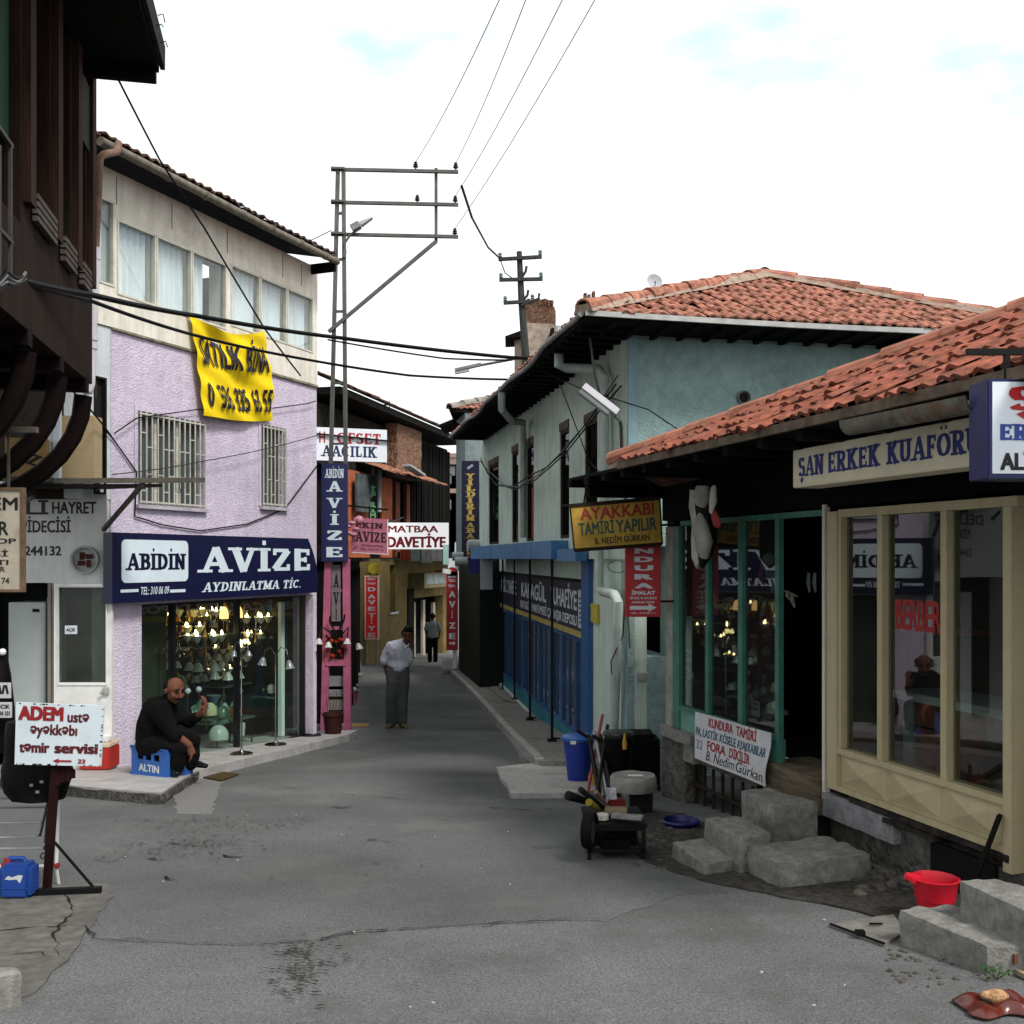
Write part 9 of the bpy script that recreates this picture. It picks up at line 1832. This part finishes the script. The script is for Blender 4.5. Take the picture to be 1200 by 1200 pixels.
limb(b, [hL, kL, aL], [.085, .06, .042]); limb(b, [hR, kR, aR], [.085, .06, .042]); limb(b, [aL, aL + Vector((-.02, -.15, -.05))], [.04, .03]); limb(b, [aR, aR + Vector((.08, -.13, -.05))], [.04, .03])
solid('body', b, SKIND, mn, .0075)
s_ = MB(); limb(s_, [px(467, 781, .0), px(467.5, 772, .0), px(467, 763, -.05), px(468.5, 758.5, -.08), px(471.5, 755.5, -.11)], [(.17, .135), (.168, .13), (.185, .13), (.175, .125), (.11, .1)]); limb(s_, [shL + Vector((.02, 0, 0)), px(452.8, 767, .03), px(451, 774, .04)], [.082, .078, .08]); limb(s_, [shR - Vector((.03, 0, .01)), px(479, 768, -.05), px(479.5, 773, -.03)], [.078, .07, .068]); s_.tube([px(470, 758, -.08), px(473.5, 755, -.13), px(475.8, 752.5, -.155)], [.11, .085, .07], 12)
SHIRT = mat('shirt_white', (.55, .58, .66), .9, var=.1, scale=8, bump=.5, bscale=9, bdist=.05)
sho = solid('shirt', s_, SHIRT, mn, .009, 4)
m_ = MB(); m_.tube([px(472.5, 754, -.22), px(475, 757, -.25), px(474, 760, -.25)], .012, 6); m_.tube([px(479.5, 754.5, -.22), px(477, 757.5, -.25), px(474.5, 760, -.25)], .012, 6); m_.build('collar', SHIRT, mn, smooth=True)
TRS = mat('trousers_grey', (.11, .125, .115), .9, var=.2, scale=6, bump=.6, bscale=7, bdist=.05)
t_ = MB(); limb(t_, [px(467, 780.5, .01), px(466.5, 789, .02)], [(.155, .125), (.17, .135)]); limb(t_, [hL, px(461, 800, -.02), kL, px(458.7, 834, .0), px(458.3, 846.5, .02)], [.12, .11, .096, .086, .084]); limb(t_, [hR, px(472, 800, .0), kR, px(471.3, 834, .02), px(471, 845.5, .02)], [.118, .106, .092, .082, .08])
solid('trousers', t_, TRS, mn, .01, 5)
for k, (a, dx) in enumerate(((aL, -.05), (aR, .1))):
    q = Vector((a.x, a.y, gz(a.y) + .005)); s2 = MB(); s2.tube([q + Vector((-dx * .3, .07, .045)), q + Vector((0, 0, .05)), q + Vector((dx * .6, -.1, .035)), q + Vector((dx, -.19, .025))], [(.035, .04), (.045, .05), (.045, .034), (.03, .022)], 12); solid('shoe', s2, mat('shoe_tan', (.16, .13, .07), .6, var=.2, scale=14), mn, .008, 3)
solid('hair', hair_cap(P_, .98), HAIRB, mn, .009, 4); face_bits(P_, .98, mn, HAIRB)

# ---------------------------------------------------------------- man sitting on the blue crate
Yq = (cc0.y + cr1.y) / 2 + .14; spx = lambda x, y, d_=0.0: pt(x, y, Yq + d_)
sm2 = thing('person', 'balding man in dark clothes sitting on the blue crate, holding one hand up', 'person', spx(188, 905)); sm2['group'] = 'people in the street'
seat = spx(181, 869, .02); b = MB(); sh_c = spx(193, 829, -.03); hc = spx(205, 809, -.1)
limb(b, [seat, spx(184, 852, 0), sh_c, spx(198, 822, -.05)], [(.14, .11), (.13, .11), (.12, .08), (.06, .06)]); limb(b, [spx(198, 822, -.05), hc - Vector((.01, -.02, .05))], [.06, .056]); P_ = head(b, hc, (.72, -.62, -.22), (.2, -.1, 1), 1.04)
hpN, hpF = spx(180, 872, -.08), spx(184, 872, .1); knN, knF = spx(211, 876, -.2), spx(225, 868, -.02); anN, anF = spx(205, 902, -.16), spx(222, 896, -.02)
limb(b, [hpN, knN, anN], [.09, .065, .045]); limb(b, [hpF, knF, anF], [.09, .065, .045])
shN, shF = spx(186, 832, -.14), spx(201, 828, .12); elN, wrN = spx(204, 860, -.22), spx(222, 873, -.22); elF, wrF = spx(222, 846, .0), spx(238, 834, -.08)
limb(b, [shN, elN, wrN], [.06, .047, .033]); limb(b, [shF, elF, wrF], [.06, .045, .031]); hand(b, wrN, (.3, -.1, -1), (-1, -.2, 0), 1.0, .6); hand(b, wrF, (.25, -.1, 1), (-.8, .1, .3), 1.0, .7)
solid('body', b, SKIN, sm2, .0075)
BLKC = mat('jumper_black', (.013, .013, .015), .95, var=.4, scale=10, bump=.4, bscale=12, bdist=.03)
s_ = MB(); limb(s_, [spx(181, 867, .02), spx(182, 852, 0), spx(190, 835, -.02), spx(193, 829, -.03), spx(197.5, 822, -.05)], [(.185, .165), (.185, .165), (.2, .15), (.18, .12), (.09, .085)]); limb(s_, [shN + Vector((.03, 0, 0)), shN, spx(196, 848, -.19), elN, spx(208, 864, -.22)], [.1, .095, .08, .066, .062]); limb(s_, [shF, spx(212, 839, .06), elF, spx(231, 840, -.04)], [.085, .076, .062, .052])
solid('jumper', s_, BLKC, sm2, .010, 4)
t_ = MB(); limb(t_, [spx(177, 872, .02), spx(184, 873, .0)], [(.17, .15), (.15, .15)]); limb(t_, [hpN, spx(197, 873, -.15), knN, spx(209, 890, -.19), spx(206, 899, -.17)], [.115, .105, .09, .08, .078]); limb(t_, [hpF, spx(205, 869, .04), knF, spx(225, 884, -.02), spx(223, 894, -.02)], [.115, .105, .088, .078, .074])
solid('trousers', t_, mat('trousers_black', (.016, .016, .018), .95, var=.3, scale=8, bump=.4, bscale=9, bdist=.03), sm2, .010, 4)
for a, dx, dy in ((spx(205, 906, -.17), .07, -.15), (spx(224, 899, -.03), .17, -.06)):
    a.z = max(a.z, gz(a.y) + .105); s2 = MB(); s2.tube([a + Vector((-dx * .4, -dy * .4, .03)), a + Vector((0, 0, .045)), a + Vector((dx * .6, dy * .6, .03)), a + Vector((dx, dy, .02))], [(.035, .036), (.042, .045), (.042, .03), (.026, .02)], 12); solid('shoe', s2, BLKM, sm2, .008, 3)
HG = mat('hair_dark', (.018, .015, .013), .8, var=.3); solid('hair', hair_cap(P_, 1.04, False), HG, sm2, .009, 4); face_bits(P_, 1.04, sm2, HG, True)

# ---------------------------------------------------------------- man walking away far down the street
g1 = gp(507, 768); Y1 = g1.y; Y1 = min(Y1, 29.0); fz = gz(Y1); x1 = pt(507, 0, Y1).x; k_ = 1.0
fm_ = thing('person', 'far man in grey green shirt seen from behind at the dark shop entrance', 'person', (x1, Y1, fz)); fm_['group'] = 'people in the street'
hd = pt(507, 724, Y1); H = hd.z - fz + .1; sc = max(.7, min(1.05, H / 1.72)); q = lambda a, b_, c_: Vector((x1 + a * sc, Y1 + b_ * sc, fz + c_ * sc))
b = MB(); limb(b, [q(0, 0, .95), q(0, 0, 1.15), q(0, .0, 1.38), q(0, .02, 1.48)], [(.12, .08), (.11, .07), (.12, .07), (.05, .05)]); limb(b, [q(0, .02, 1.45), q(0, .04, 1.58)], [.055, .05]); P_ = head(b, q(0, .06, 1.62), (.1, 1, -.2), (0, .1, 1), sc)
for k in (-1, 1): limb(b, [q(k * .2, 0, 1.4), q(k * .25, .0, 1.12), q(k * .22, .12, .92)], [.055 * sc, .042 * sc, .032 * sc]); hand(b, q(k * .22, .12, .92), (-k * .2, .4, -1), (-k, 0, 0), sc, .5); limb(b, [q(k * .09, 0, .92), q(k * .1, .03 * k, .5), q(k * .1, .0, .1)], [.085 * sc, .06 * sc, .045 * sc])
solid('body', b, SKIND, fm_, .012, 4)
s_ = MB(); limb(s_, [q(0, 0, .9), q(0, 0, 1.15), q(0, .0, 1.36), q(0, .02, 1.44)], [(.18 * sc, .135 * sc), (.18 * sc, .13 * sc), (.21 * sc, .125 * sc), (.1 * sc, .09 * sc)])
for k in (-1, 1): limb(s_, [q(k * .19, 0, 1.38), q(k * .25, 0, 1.18)], [.075 * sc, .065 * sc])
solid('shirt', s_, mat('shirt_greygreen', (.2, .25, .25), .9, var=.1), fm_, .012, 4)
t_ = MB(); limb(t_, [q(0, 0, .95), q(0, 0, .85)], [(.16 * sc, .12 * sc), (.17 * sc, .13 * sc)])
for k in (-1, 1): limb(t_, [q(k * .09, 0, .85), q(k * .1, .03 * k, .5), q(k * .1, 0, .07)], [.105 * sc, .09 * sc, .08 * sc])
solid('trousers', t_, mat('trousers_black', (.016, .016, .018)), fm_, .012, 4)
for k in (-1, 1): s2 = MB(); s2.tube([q(k * .1, -.06, .04), q(k * .1, .05, .05), q(k * .11, .17, .03)], [(.04, .04), (.045, .045), (.03, .025)], 10); solid('shoe', s2, BLKM, fm_, .012, 2)
solid('hair', hair_cap(P_, sc), HAIRB, fm_, .012, 3)

# ---------------------------------------------------------------- tidy up
for o in bpy.data.objects:
    if '_o' in o: del o['_o']
